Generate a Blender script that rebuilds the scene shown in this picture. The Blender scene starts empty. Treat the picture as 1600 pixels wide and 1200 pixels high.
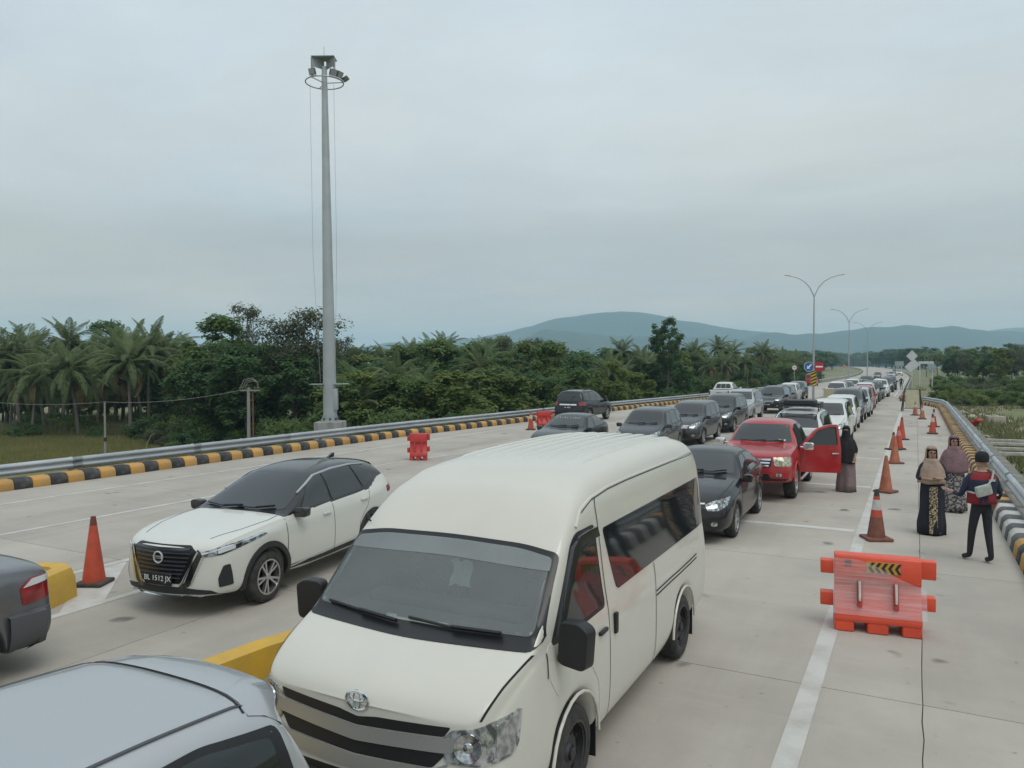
import bpy, bmesh, math, random
import numpy as np
from mathutils import Vector, Matrix
from mathutils import noise as mnoise
from mathutils.bvhtree import BVHTree
R = math.radians
random.seed(7)
SC = bpy.context.scene
COL = SC.collection

# ---------------------------------------------------------------- camera
CAM_H = 3.1; YAW = R(27.77); PITCH = R(1.337)
cam_d = bpy.data.cameras.new('camera'); cam = bpy.data.objects.new('camera', cam_d); COL.objects.link(cam)
cam_d.sensor_fit = 'HORIZONTAL'; cam_d.sensor_width = 36.0; cam_d.lens = 27.0
cam_d.clip_start = 0.05; cam_d.clip_end = 30000
cam.location = (0, 0, CAM_H); cam.rotation_euler = (R(90) - PITCH, 0, YAW)
SC.camera = cam

# ---------------------------------------------------------------- sky, sun, exposure
SUN_EL, SUN_AZ = 60.0, 118.0          # elevation, azimuth (degrees clockwise from +Y)
w = bpy.data.worlds.new('World'); SC.world = w; w.use_nodes = True
nt = w.node_tree; N = nt.nodes; N.clear()
def wn(t, **k):
    n = N.new(t)
    for a, b in k.items(): setattr(n, a, b)
    return n
L = nt.links.new
out = wn('ShaderNodeOutputWorld'); bg = wn('ShaderNodeBackground'); bg.inputs[1].default_value = 0.1
sky = wn('ShaderNodeTexSky', sky_type='NISHITA', sun_disc=False)
sky.sun_elevation = R(SUN_EL); sky.sun_rotation = R(SUN_AZ); sky.air_density = 1.4; sky.dust_density = 3.0
tc = wn('ShaderNodeTexCoord'); sep = wn('ShaderNodeSeparateXYZ'); L(tc.outputs['Generated'], sep.inputs[0])
def wmath(op, a, b=None, clamp=False):
    n = wn('ShaderNodeMath', operation=op, use_clamp=clamp)
    for i, v in enumerate((a, b)):
        if v is None: continue
        if isinstance(v, (int, float)): n.inputs[i].default_value = v
        else: L(v, n.inputs[i])
    return n.outputs[0]
zc = wmath('MAXIMUM', sep.outputs[2], 0.0)
den = wmath('ADD', zc, 0.09)
cmb = wn('ShaderNodeCombineXYZ')
# the cloud deck as a flat layer overhead: bands stretch toward the horizon as they do in the real sky
L(wmath('DIVIDE', sep.outputs[0], den), cmb.inputs[0]); L(wmath('DIVIDE', sep.outputs[1], den), cmb.inputs[1])
mp = wn('ShaderNodeMapping'); L(cmb.outputs[0], mp.inputs[0])
mp.inputs['Rotation'].default_value = (0, 0, R(28)); mp.inputs['Scale'].default_value = (0.62, 0.80, 1); mp.inputs['Location'].default_value = (1.3, 0.4, 0)
nz1 = wn('ShaderNodeTexNoise'); nz1.inputs['Scale'].default_value = 0.9; nz1.inputs['Detail'].default_value = 9; nz1.inputs['Roughness'].default_value = 0.62
nz1.inputs['Distortion'].default_value = 0.25
L(mp.outputs[0], nz1.inputs['Vector'])
rmp = wn('ShaderNodeValToRGB')            # overcast luminance against elevation (z of the view direction)
L(zc, rmp.inputs[0])
el = rmp.color_ramp.elements
stops = [(0.0, (0.80, 0.70, 0.60)), (0.06, (0.735, 0.655, 0.575)), (0.115, (0.60, 0.585, 0.555)), (0.155, (0.56, 0.58, 0.57)),
         (0.20, (0.665, 0.70, 0.70)), (0.29, (0.735, 0.785, 0.79)), (0.46, (0.685, 0.78, 0.84)), (1.0, (0.98, 1.04, 1.06))]
el[0].position = 0; el[0].color = (*stops[0][1], 1); el[1].position = 1; el[1].color = (*stops[-1][1], 1)
for p, c in stops[1:-1]:
    e = el.new(p); e.color = (*c, 1)
nr = wn('ShaderNodeMapRange'); L(nz1.outputs['Fac'], nr.inputs[0])
nr.inputs[1].default_value = 0.30; nr.inputs[2].default_value = 0.70; nr.inputs[3].default_value = 0.90; nr.inputs[4].default_value = 1.12
mul = wn('ShaderNodeVectorMath', operation='SCALE'); L(rmp.outputs[0], mul.inputs[0]); L(wmath('MULTIPLY', nr.outputs[0], 9.6), mul.inputs['Scale'])
mix = wn('ShaderNodeMix', data_type='RGBA'); mix.inputs['Factor'].default_value = 0.93
# thinner places let the blue through, thick cloud is creamier
nz2 = wn('ShaderNodeTexNoise'); nz2.inputs['Scale'].default_value = 0.55; nz2.inputs['Detail'].default_value = 5; nz2.inputs['Distortion'].default_value = 0.6; L(mp.outputs[0], nz2.inputs['Vector'])
nr2 = wn('ShaderNodeMapRange'); L(nz2.outputs['Fac'], nr2.inputs[0]); nr2.inputs[1].default_value = 0.38; nr2.inputs[2].default_value = 0.62
hue = wn('ShaderNodeMix', data_type='RGBA'); L(nr2.outputs[0], hue.inputs['Factor']); hue.inputs['A'].default_value = (0.955, 0.995, 1.045, 1); hue.inputs['B'].default_value = (1.045, 1.015, 0.975, 1)
tint = wn('ShaderNodeVectorMath', operation='MULTIPLY'); L(mul.outputs[0], tint.inputs[0]); L(hue.outputs['Result'], tint.inputs[1])
L(sky.outputs[0], mix.inputs['A']); L(tint.outputs[0], mix.inputs['B'])
L(mix.outputs['Result'], bg.inputs[0]); L(bg.outputs[0], out.inputs[0])

sl = bpy.data.lights.new('sun', 'SUN'); sun = bpy.data.objects.new('sun', sl); COL.objects.link(sun)
sl.energy = 1.15; sl.angle = R(35); sl.color = (1.0, 0.965, 0.90)
sd = Vector((math.sin(R(SUN_AZ)) * math.cos(R(SUN_EL)), math.cos(R(SUN_AZ)) * math.cos(R(SUN_EL)), math.sin(R(SUN_EL))))
sun.rotation_euler = sd.to_track_quat('Z', 'Y').to_euler(); sun.location = sd * 60
SC.view_settings.view_transform = 'Standard'; SC.view_settings.look = 'None'
SC.view_settings.exposure = 0.0; SC.view_settings.gamma = 1.0; SC.view_settings.use_curve_mapping = False
SC.cycles.max_bounces = 6; SC.cycles.transparent_max_bounces = 12; SC.cycles.volume_bounces = 2
SC.cycles.use_denoising = True

# ---------------------------------------------------------------- materials
MATS = {}
def mat(name, c, rough=0.6, metal=0.0, c2=None, scale=4.0, lo=0.35, hi=0.65, spec=0.5, coat=0.0, bump=0.0, bscale=None,
        world=False, rnd=0.0, detail=5, sss=0.0, emit=None, c3=None, scale3=0.5, f3=0.5, trans=0.0, stretch=None):
    """Principled material; c2 mixed in by noise, c3 by a second larger noise, rnd: per-object brightness spread."""
    if name in MATS: return MATS[name]
    m = bpy.data.materials.new(name); m.use_nodes = True; MATS[name] = m
    t = m.node_tree; n = t.nodes; l = t.links.new; b = n['Principled BSDF']
    b.inputs['Base Color'].default_value = (*c, 1); b.inputs['Roughness'].default_value = rough; b.inputs['Metallic'].default_value = metal
    b.inputs['Specular IOR Level'].default_value = spec; b.inputs['Coat Weight'].default_value = coat; b.inputs['Coat Roughness'].default_value = 0.06
    if emit: b.inputs['Emission Color'].default_value = (*emit[:3], 1); b.inputs['Emission Strength'].default_value = emit[3]
    if c2 is None and not bump and not rnd and c3 is None and not trans: return m
    if world: src = n.new('ShaderNodeNewGeometry').outputs['Position']
    else: src = n.new('ShaderNodeTexCoord').outputs['Object']
    if stretch:
        mpn = n.new('ShaderNodeMapping'); mpn.inputs['Scale'].default_value = stretch; l(src, mpn.inputs[0]); src = mpn.outputs[0]
    col = None
    def nz(sc, lo, hi, det=detail):
        x = n.new('ShaderNodeTexNoise'); x.inputs['Scale'].default_value = sc; x.inputs['Detail'].default_value = det; x.inputs['Roughness'].default_value = 0.6
        l(src, x.inputs['Vector'])
        r = n.new('ShaderNodeMapRange'); r.inputs[1].default_value = lo; r.inputs[2].default_value = hi; l(x.outputs['Fac'], r.inputs[0])
        return r.outputs[0]
    def mx(f, a, bb):
        q = n.new('ShaderNodeMix'); q.data_type = 'RGBA'; l(f, q.inputs['Factor'])
        if isinstance(a, tuple): q.inputs['A'].default_value = (*a, 1)
        else: l(a, q.inputs['A'])
        q.inputs['B'].default_value = (*bb, 1)
        return q.outputs['Result']
    col = c
    if c2 is not None: col = mx(nz(scale, lo, hi), col, c2)
    if c3 is not None: col = mx(nz(scale3, 0.5, 0.5 + f3), col, c3)
    if rnd:
        oi = n.new('ShaderNodeObjectInfo'); r = n.new('ShaderNodeMapRange'); l(oi.outputs['Random'], r.inputs[0])
        r.inputs[3].default_value = 1 - rnd; r.inputs[4].default_value = 1 + rnd
        hs = n.new('ShaderNodeHueSaturation'); l(r.outputs[0], hs.inputs['Value'])
        if isinstance(col, tuple): hs.inputs['Color'].default_value = (*col, 1)
        else: l(col, hs.inputs['Color'])
        col = hs.outputs[0]
    if not isinstance(col, tuple): l(col, b.inputs['Base Color'])
    if bump:
        x = n.new('ShaderNodeTexNoise'); x.inputs['Scale'].default_value = bscale or scale * 4; x.inputs['Detail'].default_value = 4; l(src, x.inputs['Vector'])
        bp = n.new('ShaderNodeBump'); bp.inputs['Strength'].default_value = bump; bp.inputs['Distance'].default_value = 0.02
        l(x.outputs['Fac'], bp.inputs['Height']); l(bp.outputs[0], b.inputs['Normal'])
    if trans:                                   # thin leaf: some light comes through
        tr = n.new('ShaderNodeBsdfTranslucent'); ad = n.new('ShaderNodeMixShader'); ad.inputs[0].default_value = trans
        if isinstance(col, tuple): tr.inputs[0].default_value = (*col, 1)
        else: l(col, tr.inputs[0])
        o = n['Material Output']; l(b.outputs[0], ad.inputs[1]); l(tr.outputs[0], ad.inputs[2]); l(ad.outputs[0], o.inputs[0])
    return m

def paint(name, c, metallic=0.0, dust=None):
    """car paint: clear coat over base with faint road dust and a little waviness in gloss"""
    if name in MATS: return MATS[name]
    if dust is None: dust = 0.025 if max(c) < 0.2 else 0.10
    d = tuple(a * (1 - dust) + b * dust for a, b in zip(c, (0.42, 0.39, 0.33)))
    m = mat(name, c, rough=0.38, metal=metallic, c2=d, scale=1.6, lo=0.38, hi=0.72, coat=0.75, spec=0.12)
    return m

def clear_glass(name, tint, diff, gl_rough=0.02, base=0.10):
    """glass one can look through: tinted transmission, Fresnel reflection and a thin film of dust"""
    m = bpy.data.materials.new(name); m.use_nodes = True; MATS[name] = m
    t = m.node_tree; n = t.nodes; l = t.links.new; n.clear()
    o = n.new('ShaderNodeOutputMaterial'); tr = n.new('ShaderNodeBsdfTransparent'); tr.inputs[0].default_value = (*tint, 1)
    df = n.new('ShaderNodeBsdfDiffuse'); df.inputs[0].default_value = (0.42, 0.45, 0.43, 1)
    gl = n.new('ShaderNodeBsdfGlossy'); gl.inputs['Roughness'].default_value = gl_rough
    lw = n.new('ShaderNodeLayerWeight'); lw.inputs[0].default_value = 0.5; pw = n.new('ShaderNodeMath'); pw.operation = 'POWER'; pw.inputs[1].default_value = 5.0; l(lw.outputs['Facing'], pw.inputs[0])
    fr = n.new('ShaderNodeMath'); fr.operation = 'MULTIPLY_ADD'; fr.inputs[1].default_value = .92; fr.inputs[2].default_value = .06; l(pw.outputs[0], fr.inputs[0])
    nzz = n.new('ShaderNodeTexNoise'); nzz.inputs['Scale'].default_value = 2.2; nzz.inputs['Detail'].default_value = 5
    tcn = n.new('ShaderNodeTexCoord'); l(tcn.outputs['Object'], nzz.inputs['Vector'])
    mr = n.new('ShaderNodeMapRange'); mr.inputs[3].default_value = diff * 0.6; mr.inputs[4].default_value = diff * 1.5; l(nzz.outputs['Fac'], mr.inputs[0])
    m1 = n.new('ShaderNodeMixShader'); l(mr.outputs[0], m1.inputs[0]); l(tr.outputs[0], m1.inputs[1]); l(df.outputs[0], m1.inputs[2])
    ma = n.new('ShaderNodeMath'); ma.operation = 'ADD'; ma.use_clamp = True; ma.inputs[1].default_value = base; l(fr.outputs[0], ma.inputs[0])
    m2 = n.new('ShaderNodeMixShader'); l(ma.outputs[0], m2.inputs[0]); l(m1.outputs[0], m2.inputs[1]); l(gl.outputs[0], m2.inputs[2])
    l(m2.outputs[0], o.inputs[0])
    return m

M_GLASS = mat('dark_glass', (0.012, 0.015, 0.016), rough=0.04, spec=0.65, coat=0.3)
M_BLACK = mat('black_plastic', (0.012, 0.012, 0.013), rough=0.45)
M_UNDER = mat('underbody_black', (0.006, 0.006, 0.006), rough=0.9)
M_GAP = mat('panel_gap_black', (0.01, 0.01, 0.01), rough=0.8)
M_TYRE = mat('tyre_rubber', (0.018, 0.018, 0.018), rough=0.85, c2=(0.05, 0.047, 0.042), scale=9)
M_ALLOY = mat('alloy_metal', (0.55, 0.56, 0.57), rough=0.3, metal=0.9)
M_CHROME = mat('chrome', (0.75, 0.76, 0.77), rough=0.12, metal=1.0)
M_STEEL_DK = mat('dark_steel', (0.05, 0.05, 0.052), rough=0.5, metal=0.5)
M_LENS = mat('headlamp_lens', (0.50, 0.52, 0.52), rough=0.08, metal=0.55, c2=(0.10, 0.11, 0.12), scale=16, lo=0.42, hi=0.58, coat=1.0, detail=2)
M_LENS_OLD = mat('headlamp_lens_yellowed', (0.50, 0.49, 0.36), rough=0.15, metal=0.35, c2=(0.22, 0.21, 0.13), scale=14, lo=0.42, hi=0.58, coat=1.0, detail=2)
M_TAIL = mat('tail_lamp_red', (0.30, 0.008, 0.010), rough=0.15, coat=0.8, c2=(0.16, 0.004, 0.006), scale=12)
M_WHITELENS = mat('white_lens', (0.55, 0.55, 0.55), rough=0.2, coat=0.6)
M_AMBER = mat('amber_lens', (0.55, 0.20, 0.02), rough=0.2, coat=0.6)
M_PLATE = mat('number_plate_black', (0.012, 0.012, 0.014), rough=0.4)
M_PLATETXT = mat('plate_letter_white', (0.62, 0.62, 0.60), rough=0.5)
M_INTERIOR = mat('car_interior', (0.045, 0.043, 0.040), rough=0.85, c2=(0.07, 0.068, 0.062), scale=6)
M_WHITEPAINT = mat('white_road_paint', (0.52, 0.51, 0.475), rough=0.7, c2=(0.37, 0.34, 0.30), scale=2.2, lo=0.42, hi=0.75, world=True)

# ---------------------------------------------------------------- mesh helpers
def mk(name, verts, faces, mats, idx=None, smooth=True, angle=40):
    me = bpy.data.meshes.new(name); me.from_pydata([tuple(v) for v in verts], [], [tuple(f) for f in faces])
    for m in (mats if isinstance(mats, (list, tuple)) else [mats]): me.materials.append(m)
    if idx is not None: me.polygons.foreach_set('material_index', idx)
    if smooth:
        me.shade_smooth()
        if angle: me.set_sharp_from_angle(angle=R(angle))
    me.update(); return me
def ob(name, me, parent=None, loc=None, rot=None, scale=None):
    o = bpy.data.objects.new(name, me); COL.objects.link(o)
    if parent is not None: o.parent = parent
    if loc is not None: o.location = loc
    if rot is not None: o.rotation_euler = rot
    if scale is not None: o.scale = scale
    return o
def tag(o, label=None, cat=None, group=None, kind=None):
    if label: o['label'] = label
    if cat: o['category'] = cat
    if group: o['group'] = group
    if kind: o['kind'] = kind
    return o
def empty(name, loc=(0, 0, 0), rz=0.0):
    o = bpy.data.objects.new(name, None); COL.objects.link(o); o.location = loc; o.rotation_euler = (0, 0, rz); o.empty_display_size = 0.2
    return o
KIDS = {}
def kids(o):
    return [c for c in bpy.data.objects if c.parent is o]
def tree_of(o):
    """snapshot of a thing: nested list of (object, children)"""
    ch = {}
    for c in bpy.data.objects:
        if c.parent is not None: ch.setdefault(c.parent.name, []).append(c)
    def rec(x): return (x, [rec(c) for c in ch.get(x.name, [])])
    return rec(o)
def copy_tree(t, parent=None, swap=None):
    """copy a thing with its parts; swap {material name: material} repaints through object-linked slots"""
    o, ch = t
    c = o.copy(); COL.objects.link(c); c.parent = parent
    if swap and c.type == 'MESH':
        for s in c.material_slots:
            if s.material and s.material.name in swap:
                mm = swap[s.material.name]; s.link = 'OBJECT'; s.material = mm
    for k in ch: copy_tree(k, c, swap)
    return c

class MB:
    """collects simple shapes into one mesh with several materials"""
    def __init__(s): s.v = []; s.f = []; s.i = []
    def add(s, vs, fs, mi=0):
        o = len(s.v); s.v += [Vector(v) for v in vs]; s.f += [tuple(a + o for a in f) for f in fs]; s.i += [mi] * len(fs); return s
    def box(s, c, d, mi=0, rot=None, taper=1.0):
        x, y, z = (a / 2 for a in d); c = Vector(c)
        vs = [Vector((sx * x * (taper if sz > 0 else 1), sy * y * (taper if sz > 0 else 1), sz * z)) for sz in (-1, 1) for sx, sy in ((-1, -1), (1, -1), (1, 1), (-1, 1))]
        if rot is not None: vs = [rot @ v for v in vs]
        return s.add([v + c for v in vs], [(3, 2, 1, 0), (4, 5, 6, 7), (0, 1, 5, 4), (1, 2, 6, 5), (2, 3, 7, 6), (3, 0, 4, 7)], mi)
    def tube(s, pts, rad, n=8, mi=0, cap=True):
        pts = [Vector(p) for p in pts]; vs = []; fs = []
        if not isinstance(rad, (list, tuple)): rad = [rad] * len(pts)
        up = None
        for k, p in enumerate(pts):
            a = pts[max(0, k - 1)]; b = pts[min(len(pts) - 1, k + 1)]; t = (b - a).normalized()
            if up is None:
                up = Vector((0, 0, 1)) if abs(t.z) < 0.9 else Vector((1, 0, 0))
            x = t.cross(up).normalized(); y = x.cross(t).normalized(); up = y
            for q in range(n):
                an = 2 * math.pi * q / n
                vs.append(p + (x * math.cos(an) + y * math.sin(an)) * rad[k])
        for k in range(len(pts) - 1):
            for q in range(n):
                r2 = (q + 1) % n
                fs.append((k * n + q, k * n + r2, (k + 1) * n + r2, (k + 1) * n + q))
        if cap:
            fs.append(tuple(range(n - 1, -1, -1))); fs.append(tuple(range((len(pts) - 1) * n, len(pts) * n)))
        return s.add(vs, [f[::-1] for f in fs], mi)
    def lathe(s, prof, n=24, axis='Z', c=(0, 0, 0), mi=0, close=False):
        vs = []; fs = []; m = len(prof); c = Vector(c)
        for q in range(n):
            an = 2 * math.pi * q / n
            for h, r in prof:
                a, b = r * math.cos(an), r * math.sin(an)
                vs.append(c + (Vector((a, b, h)) if axis == 'Z' else Vector((h, a, b)) if axis == 'X' else Vector((b, h, a))))
        for q in range(n):
            r2 = (q + 1) % n
            for k in range(m - 1): fs.append((q * m + k, r2 * m + k, r2 * m + k + 1, q * m + k + 1))
            if close: fs.append((q * m + m - 1, r2 * m + m - 1, r2 * m, q * m))
        return s.add(vs, fs, mi)
    def prism(s, outline, h0, h1, axis='Z', mi=0):
        """extrude a 2-D outline; axis Z: (x,y)->z, Y: (x,z)->y, X: (y,z)->x"""
        def P(p, h): return Vector((p[0], p[1], h)) if axis == 'Z' else Vector((p[0], h, p[1])) if axis == 'Y' else Vector((h, p[0], p[1]))
        n = len(outline); vs = [P(p, h0) for p in outline] + [P(p, h1) for p in outline]
        fs = [tuple(range(n - 1, -1, -1)), tuple(range(n, 2 * n))] + [(k, (k + 1) % n, n + (k + 1) % n, n + k) for k in range(n)]
        return s.add(vs, fs, mi)
    def mesh(s, name, mats, angle=40, bevel=0.0, seg=2, fix=True):
        me = bpy.data.meshes.new(name); bm = bmesh.new()
        bv = [bm.verts.new(v) for v in s.v]
        for f, i in zip(s.f, s.i):
            try: x = bm.faces.new([bv[a] for a in f]); x.material_index = i
            except ValueError: pass
        if fix: bmesh.ops.recalc_face_normals(bm, faces=bm.faces)
        if bevel:
            es = [e for e in bm.edges if len(e.link_faces) == 2 and e.calc_face_angle(0) > R(35)]
            bmesh.ops.bevel(bm, geom=es, offset=bevel, segments=seg, profile=0.6, affect='EDGES', clamp_overlap=True)
        bm.to_mesh(me); bm.free()
        for m in (mats if isinstance(mats, (list, tuple)) else [mats]): me.materials.append(m)
        me.shade_smooth(); me.set_sharp_from_angle(angle=R(angle)); return me
    def build(s, name, mats, parent=None, angle=40, bevel=0.0, seg=2, **k):
        return ob(name, s.mesh(name, mats, angle, bevel, seg), parent, **k)

def lerp_tab(tab, x):
    if x <= tab[0][0]: return tab[0][1]
    for (a, p), (b, q) in zip(tab, tab[1:]):
        if x <= b: return p + (q - p) * (x - a) / max(b - a, 1e-9)
    return tab[-1][1]
def sstep(t): t = max(0.0, min(1.0, t)); return t * t * (3 - 2 * t)
def rnd_out(pts, r, n=4):
    """round the corners of an outline; r one radius or one for each corner"""
    res = []; m = len(pts)
    for k in range(m):
        p = Vector(pts[k][:2]); a = Vector(pts[k - 1][:2]); b = Vector(pts[(k + 1) % m][:2]); rr = r[k] if isinstance(r, (list, tuple)) else r
        da = (a - p); db = (b - p); rr = min(rr, da.length * 0.45, db.length * 0.45)
        if rr < 1e-4: res.append(tuple(p)); continue
        s = p + da.normalized() * rr; e = p + db.normalized() * rr
        for q in range(n + 1):
            t = q / n; res.append(tuple(s * (1 - t) ** 2 + p * 2 * t * (1 - t) + e * t * t))
    return res
def text_mesh(name, txt, size, m, extrude=0.002, align='CENTER'):
    cu = bpy.data.curves.new(name, 'FONT'); cu.body = txt; cu.size = size; cu.align_x = align; cu.align_y = 'CENTER'; cu.extrude = extrude; cu.resolution_u = 2
    o = bpy.data.objects.new(name, cu); COL.objects.link(o)
    dg = bpy.context.evaluated_depsgraph_get(); me = bpy.data.meshes.new_from_object(o.evaluated_get(dg))
    bpy.data.objects.remove(o); bpy.data.curves.remove(cu)
    me.materials.clear(); me.materials.append(m); me.name = name
    return me

# place from the picture's angles: a bearing (in 1600-px columns) and a distance along the view axis give ground X, Y
def at(px, d):
    u = (px - 800) / 1200.0 * d
    c, s = math.cos(YAW), math.sin(YAW)
    return u * c - d * s, u * s + d * c
def z_at(py, d): return CAM_H - (py - 572) / 1200.0 * d
# ================================================================= ground, road, kerbs
LEFT = [(-60, -19.95), (27, -19.9), (35, -19.3), (48, -18.6), (61, -17.3), (75, -16.2), (90, -15.6), (110, -15.4), (200, -15.4)]
RIGHT = [(-60, 1.42), (65, 1.40), (71, 0.0), (77, -1.2), (90, -1.5), (200, -1.5)]
KC = 1.85e-4
def bend(Y): return -KC * max(0.0, Y - 200) ** 2 if Y < 1100 else -KC * 900 ** 2 - 2 * KC * 900 * (Y - 1100)
def xl(Y): return lerp_tab(LEFT, Y) + bend(Y)
def xr(Y): return lerp_tab(RIGHT, Y) + bend(Y)
def road_z(Y): return 2.45 * sstep((Y - 190) / 420.0)
def terrain_z(X, Y):
    base = road_z(Y) - 0.30
    n = mnoise.noise(Vector((X * 0.05, Y * 0.05, 3.1))) * 0.35 + mnoise.noise(Vector((X * 0.21, Y * 0.21, 9.7))) * 0.12
    far = sstep((math.hypot(X, Y) - 900) / 900)
    if X < xl(Y) - 1.0:
        t = sstep((xl(Y) - 1.0 - X) / (7.0 + 0.10 * max(0, Y - 60)))
        z = base - (3.7 - 1.9 * sstep((Y - 90) / 160)) * t + n * t
    elif X > xr(Y) + 0.9:
        t = sstep((X - xr(Y) - 0.9) / 5.0)
        z = base - 0.75 * t + n * t + 2.2 * sstep((X - 30) / 160)
    else: return base
    return z * (1 - far) + (-1.5) * far

M_GROUND = mat('grassy_ground', (0.115, 0.135, 0.050), rough=0.95, c2=(0.185, 0.175, 0.085), scale=0.35, lo=0.38, hi=0.64, c3=(0.25, 0.21, 0.145), scale3=0.09, f3=0.16, world=True, bump=0.6, bscale=3.0)
ysp = [-60, -30, -15, -5] + [k * 2.5 for k in range(0, 50)] + [125 + k * 6 for k in range(30)] + [310 + k * 18 for k in range(30)] + [860, 950, 1060, 1200, 1500, 2000, 3000, 5000, 9000]
offs = [-9000, -4000, -2000, -1000, -600, -400, -300, -220, -160, -120, -90, -70, -58, -48, -40, -33, -27, -22, -18, -15, -12, -10, -8, -6.5, -5, -3.5, -2.2, -1.2, 0.0]
gv = []; gf = []
rowsx = []
for Y in ysp:
    a, b = xl(Y), xr(Y)
    row = [a + o for o in offs] + [a + (b - a) * t for t in (0.33, 0.66)] + [b - o for o in reversed(offs)]
    rowsx.append(row)
    for X in row: gv.append((X, Y, terrain_z(X, Y)))
nx = len(rowsx[0])
for j in range(len(ysp) - 1):
    for i in range(nx - 1):
        a = j * nx + i; gf.append((a, a + 1, a + nx + 1, a + nx))
ground = tag(ob('ground', mk('ground', gv, gf, M_GROUND, angle=0)), kind='structure', label='rough grassy ground on both sides of the road')

# concrete: slabs laid on a dark base so that the joints are real grooves
def concrete_mat():
    m = bpy.data.materials.new('concrete_pavement'); m.use_nodes = True; t = m.node_tree; n = t.nodes; l = t.links.new; b = n['Principled BSDF']
    geo = n.new('ShaderNodeNewGeometry'); P = geo.outputs['Position']
    def nz(sc, det, stretch=None, rough=0.6):
        x = n.new('ShaderNodeTexNoise'); x.inputs['Scale'].default_value = sc; x.inputs['Detail'].default_value = det; x.inputs['Roughness'].default_value = rough
        if stretch:
            mp = n.new('ShaderNodeMapping'); mp.inputs['Scale'].default_value = stretch; l(P, mp.inputs[0]); l(mp.outputs[0], x.inputs['Vector'])
        else: l(P, x.inputs['Vector'])
        return x.outputs['Fac']
    def rg(f, lo, hi, a=0.0, c=1.0):
        r = n.new('ShaderNodeMapRange'); l(f, r.inputs[0]); r.inputs[1].default_value = lo; r.inputs[2].default_value = hi; r.inputs[3].default_value = a; r.inputs[4].default_value = c; return r.outputs[0]
    def mx(f, A, B):
        q = n.new('ShaderNodeMix'); q.data_type = 'RGBA'; l(f, q.inputs['Factor'])
        if isinstance(A, tuple): q.inputs['A'].default_value = (*A, 1)
        else: l(A, q.inputs['A'])
        q.inputs['B'].default_value = (*B, 1); return q.outputs['Result']
    c = mx(rg(nz(0.55, 6), 0.36, 0.66), (0.425, 0.390, 0.338), (0.352, 0.322, 0.280))
    c = mx(rg(nz(1.0, 5, (0.9, 0.10, 1)), 0.50, 0.78, 0, 0.6), c, (0.28, 0.25, 0.215))      # tyre-worn streaks along the lanes
    c = mx(rg(nz(1.0, 3, (0.25, 3.0, 1)), 0.55, 0.8, 0, 0.35), c, (0.47, 0.425, 0.365))          # broom texture and laitance across
    c = mx(rg(nz(0.16, 3, (1, .55, 1)), 0.50, 0.72, 0, 0.28), c, (0.27, 0.245, 0.212))             # broad damp and dirt patches
    c = mx(rg(nz(1.7, 2, None, 0.4), 0.69, 0.76, 0, 0.8), c, (0.11, 0.10, 0.09))               # oil spots
    c = mx(rg(nz(9.0, 2, None, 0.4), 0.72, 0.80, 0, 0.5), c, (0.16, 0.145, 0.125))              # drips and specks
    oi = n.new('ShaderNodeObjectInfo'); hs = n.new('ShaderNodeHueSaturation'); l(rg(oi.outputs['Random'], 0, 1, 0.93, 1.05), hs.inputs['Value']); l(c, hs.inputs['Color'])
    l(hs.outputs[0], b.inputs['Base Color']); b.inputs['Roughness'].default_value = 0.82; b.inputs['Specular IOR Level'].default_value = 0.35
    bp = n.new('ShaderNodeBump'); bp.inputs['Strength'].default_value = 0.35; bp.inputs['Distance'].default_value = 0.01; l(nz(26, 4), bp.inputs['Height']); l(bp.outputs[0], b.inputs['Normal'])
    return m
M_CONC = concrete_mat(); M_JOINT = mat('joint_sealant_dark', (0.085, 0.078, 0.068), rough=0.9, c2=(.16, .145, .125), scale=1.3, world=True)
road = tag(empty('road'), kind='structure', label='wide pale concrete toll road full of queuing cars')
ys = [-20 + k * 2 for k in range(80)] + [140 + 8 * k for k in range(60)] + [620 + 40 * k for k in range(14)]
ys = [y for y in ys if y < 118] + [118.0]
bvs = []; bfs = []
for k, Y in enumerate(ys):
    bvs += [(xl(Y), Y, -0.016), (xr(Y), Y, -0.016)]
    if k: bfs.append((2 * k - 2, 2 * k - 1, 2 * k + 1, 2 * k))
tag(ob('joint_bed', mk('joint_bed', bvs, bfs, M_JOINT, smooth=False), road))
XJ = [0.08, -4.15, -7.75, -11.30, -14.95, -17.6]
SL = 5.15; Y0 = 7.9 - SL * 4
G = 0.006
k = 0
Yj = Y0
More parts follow.
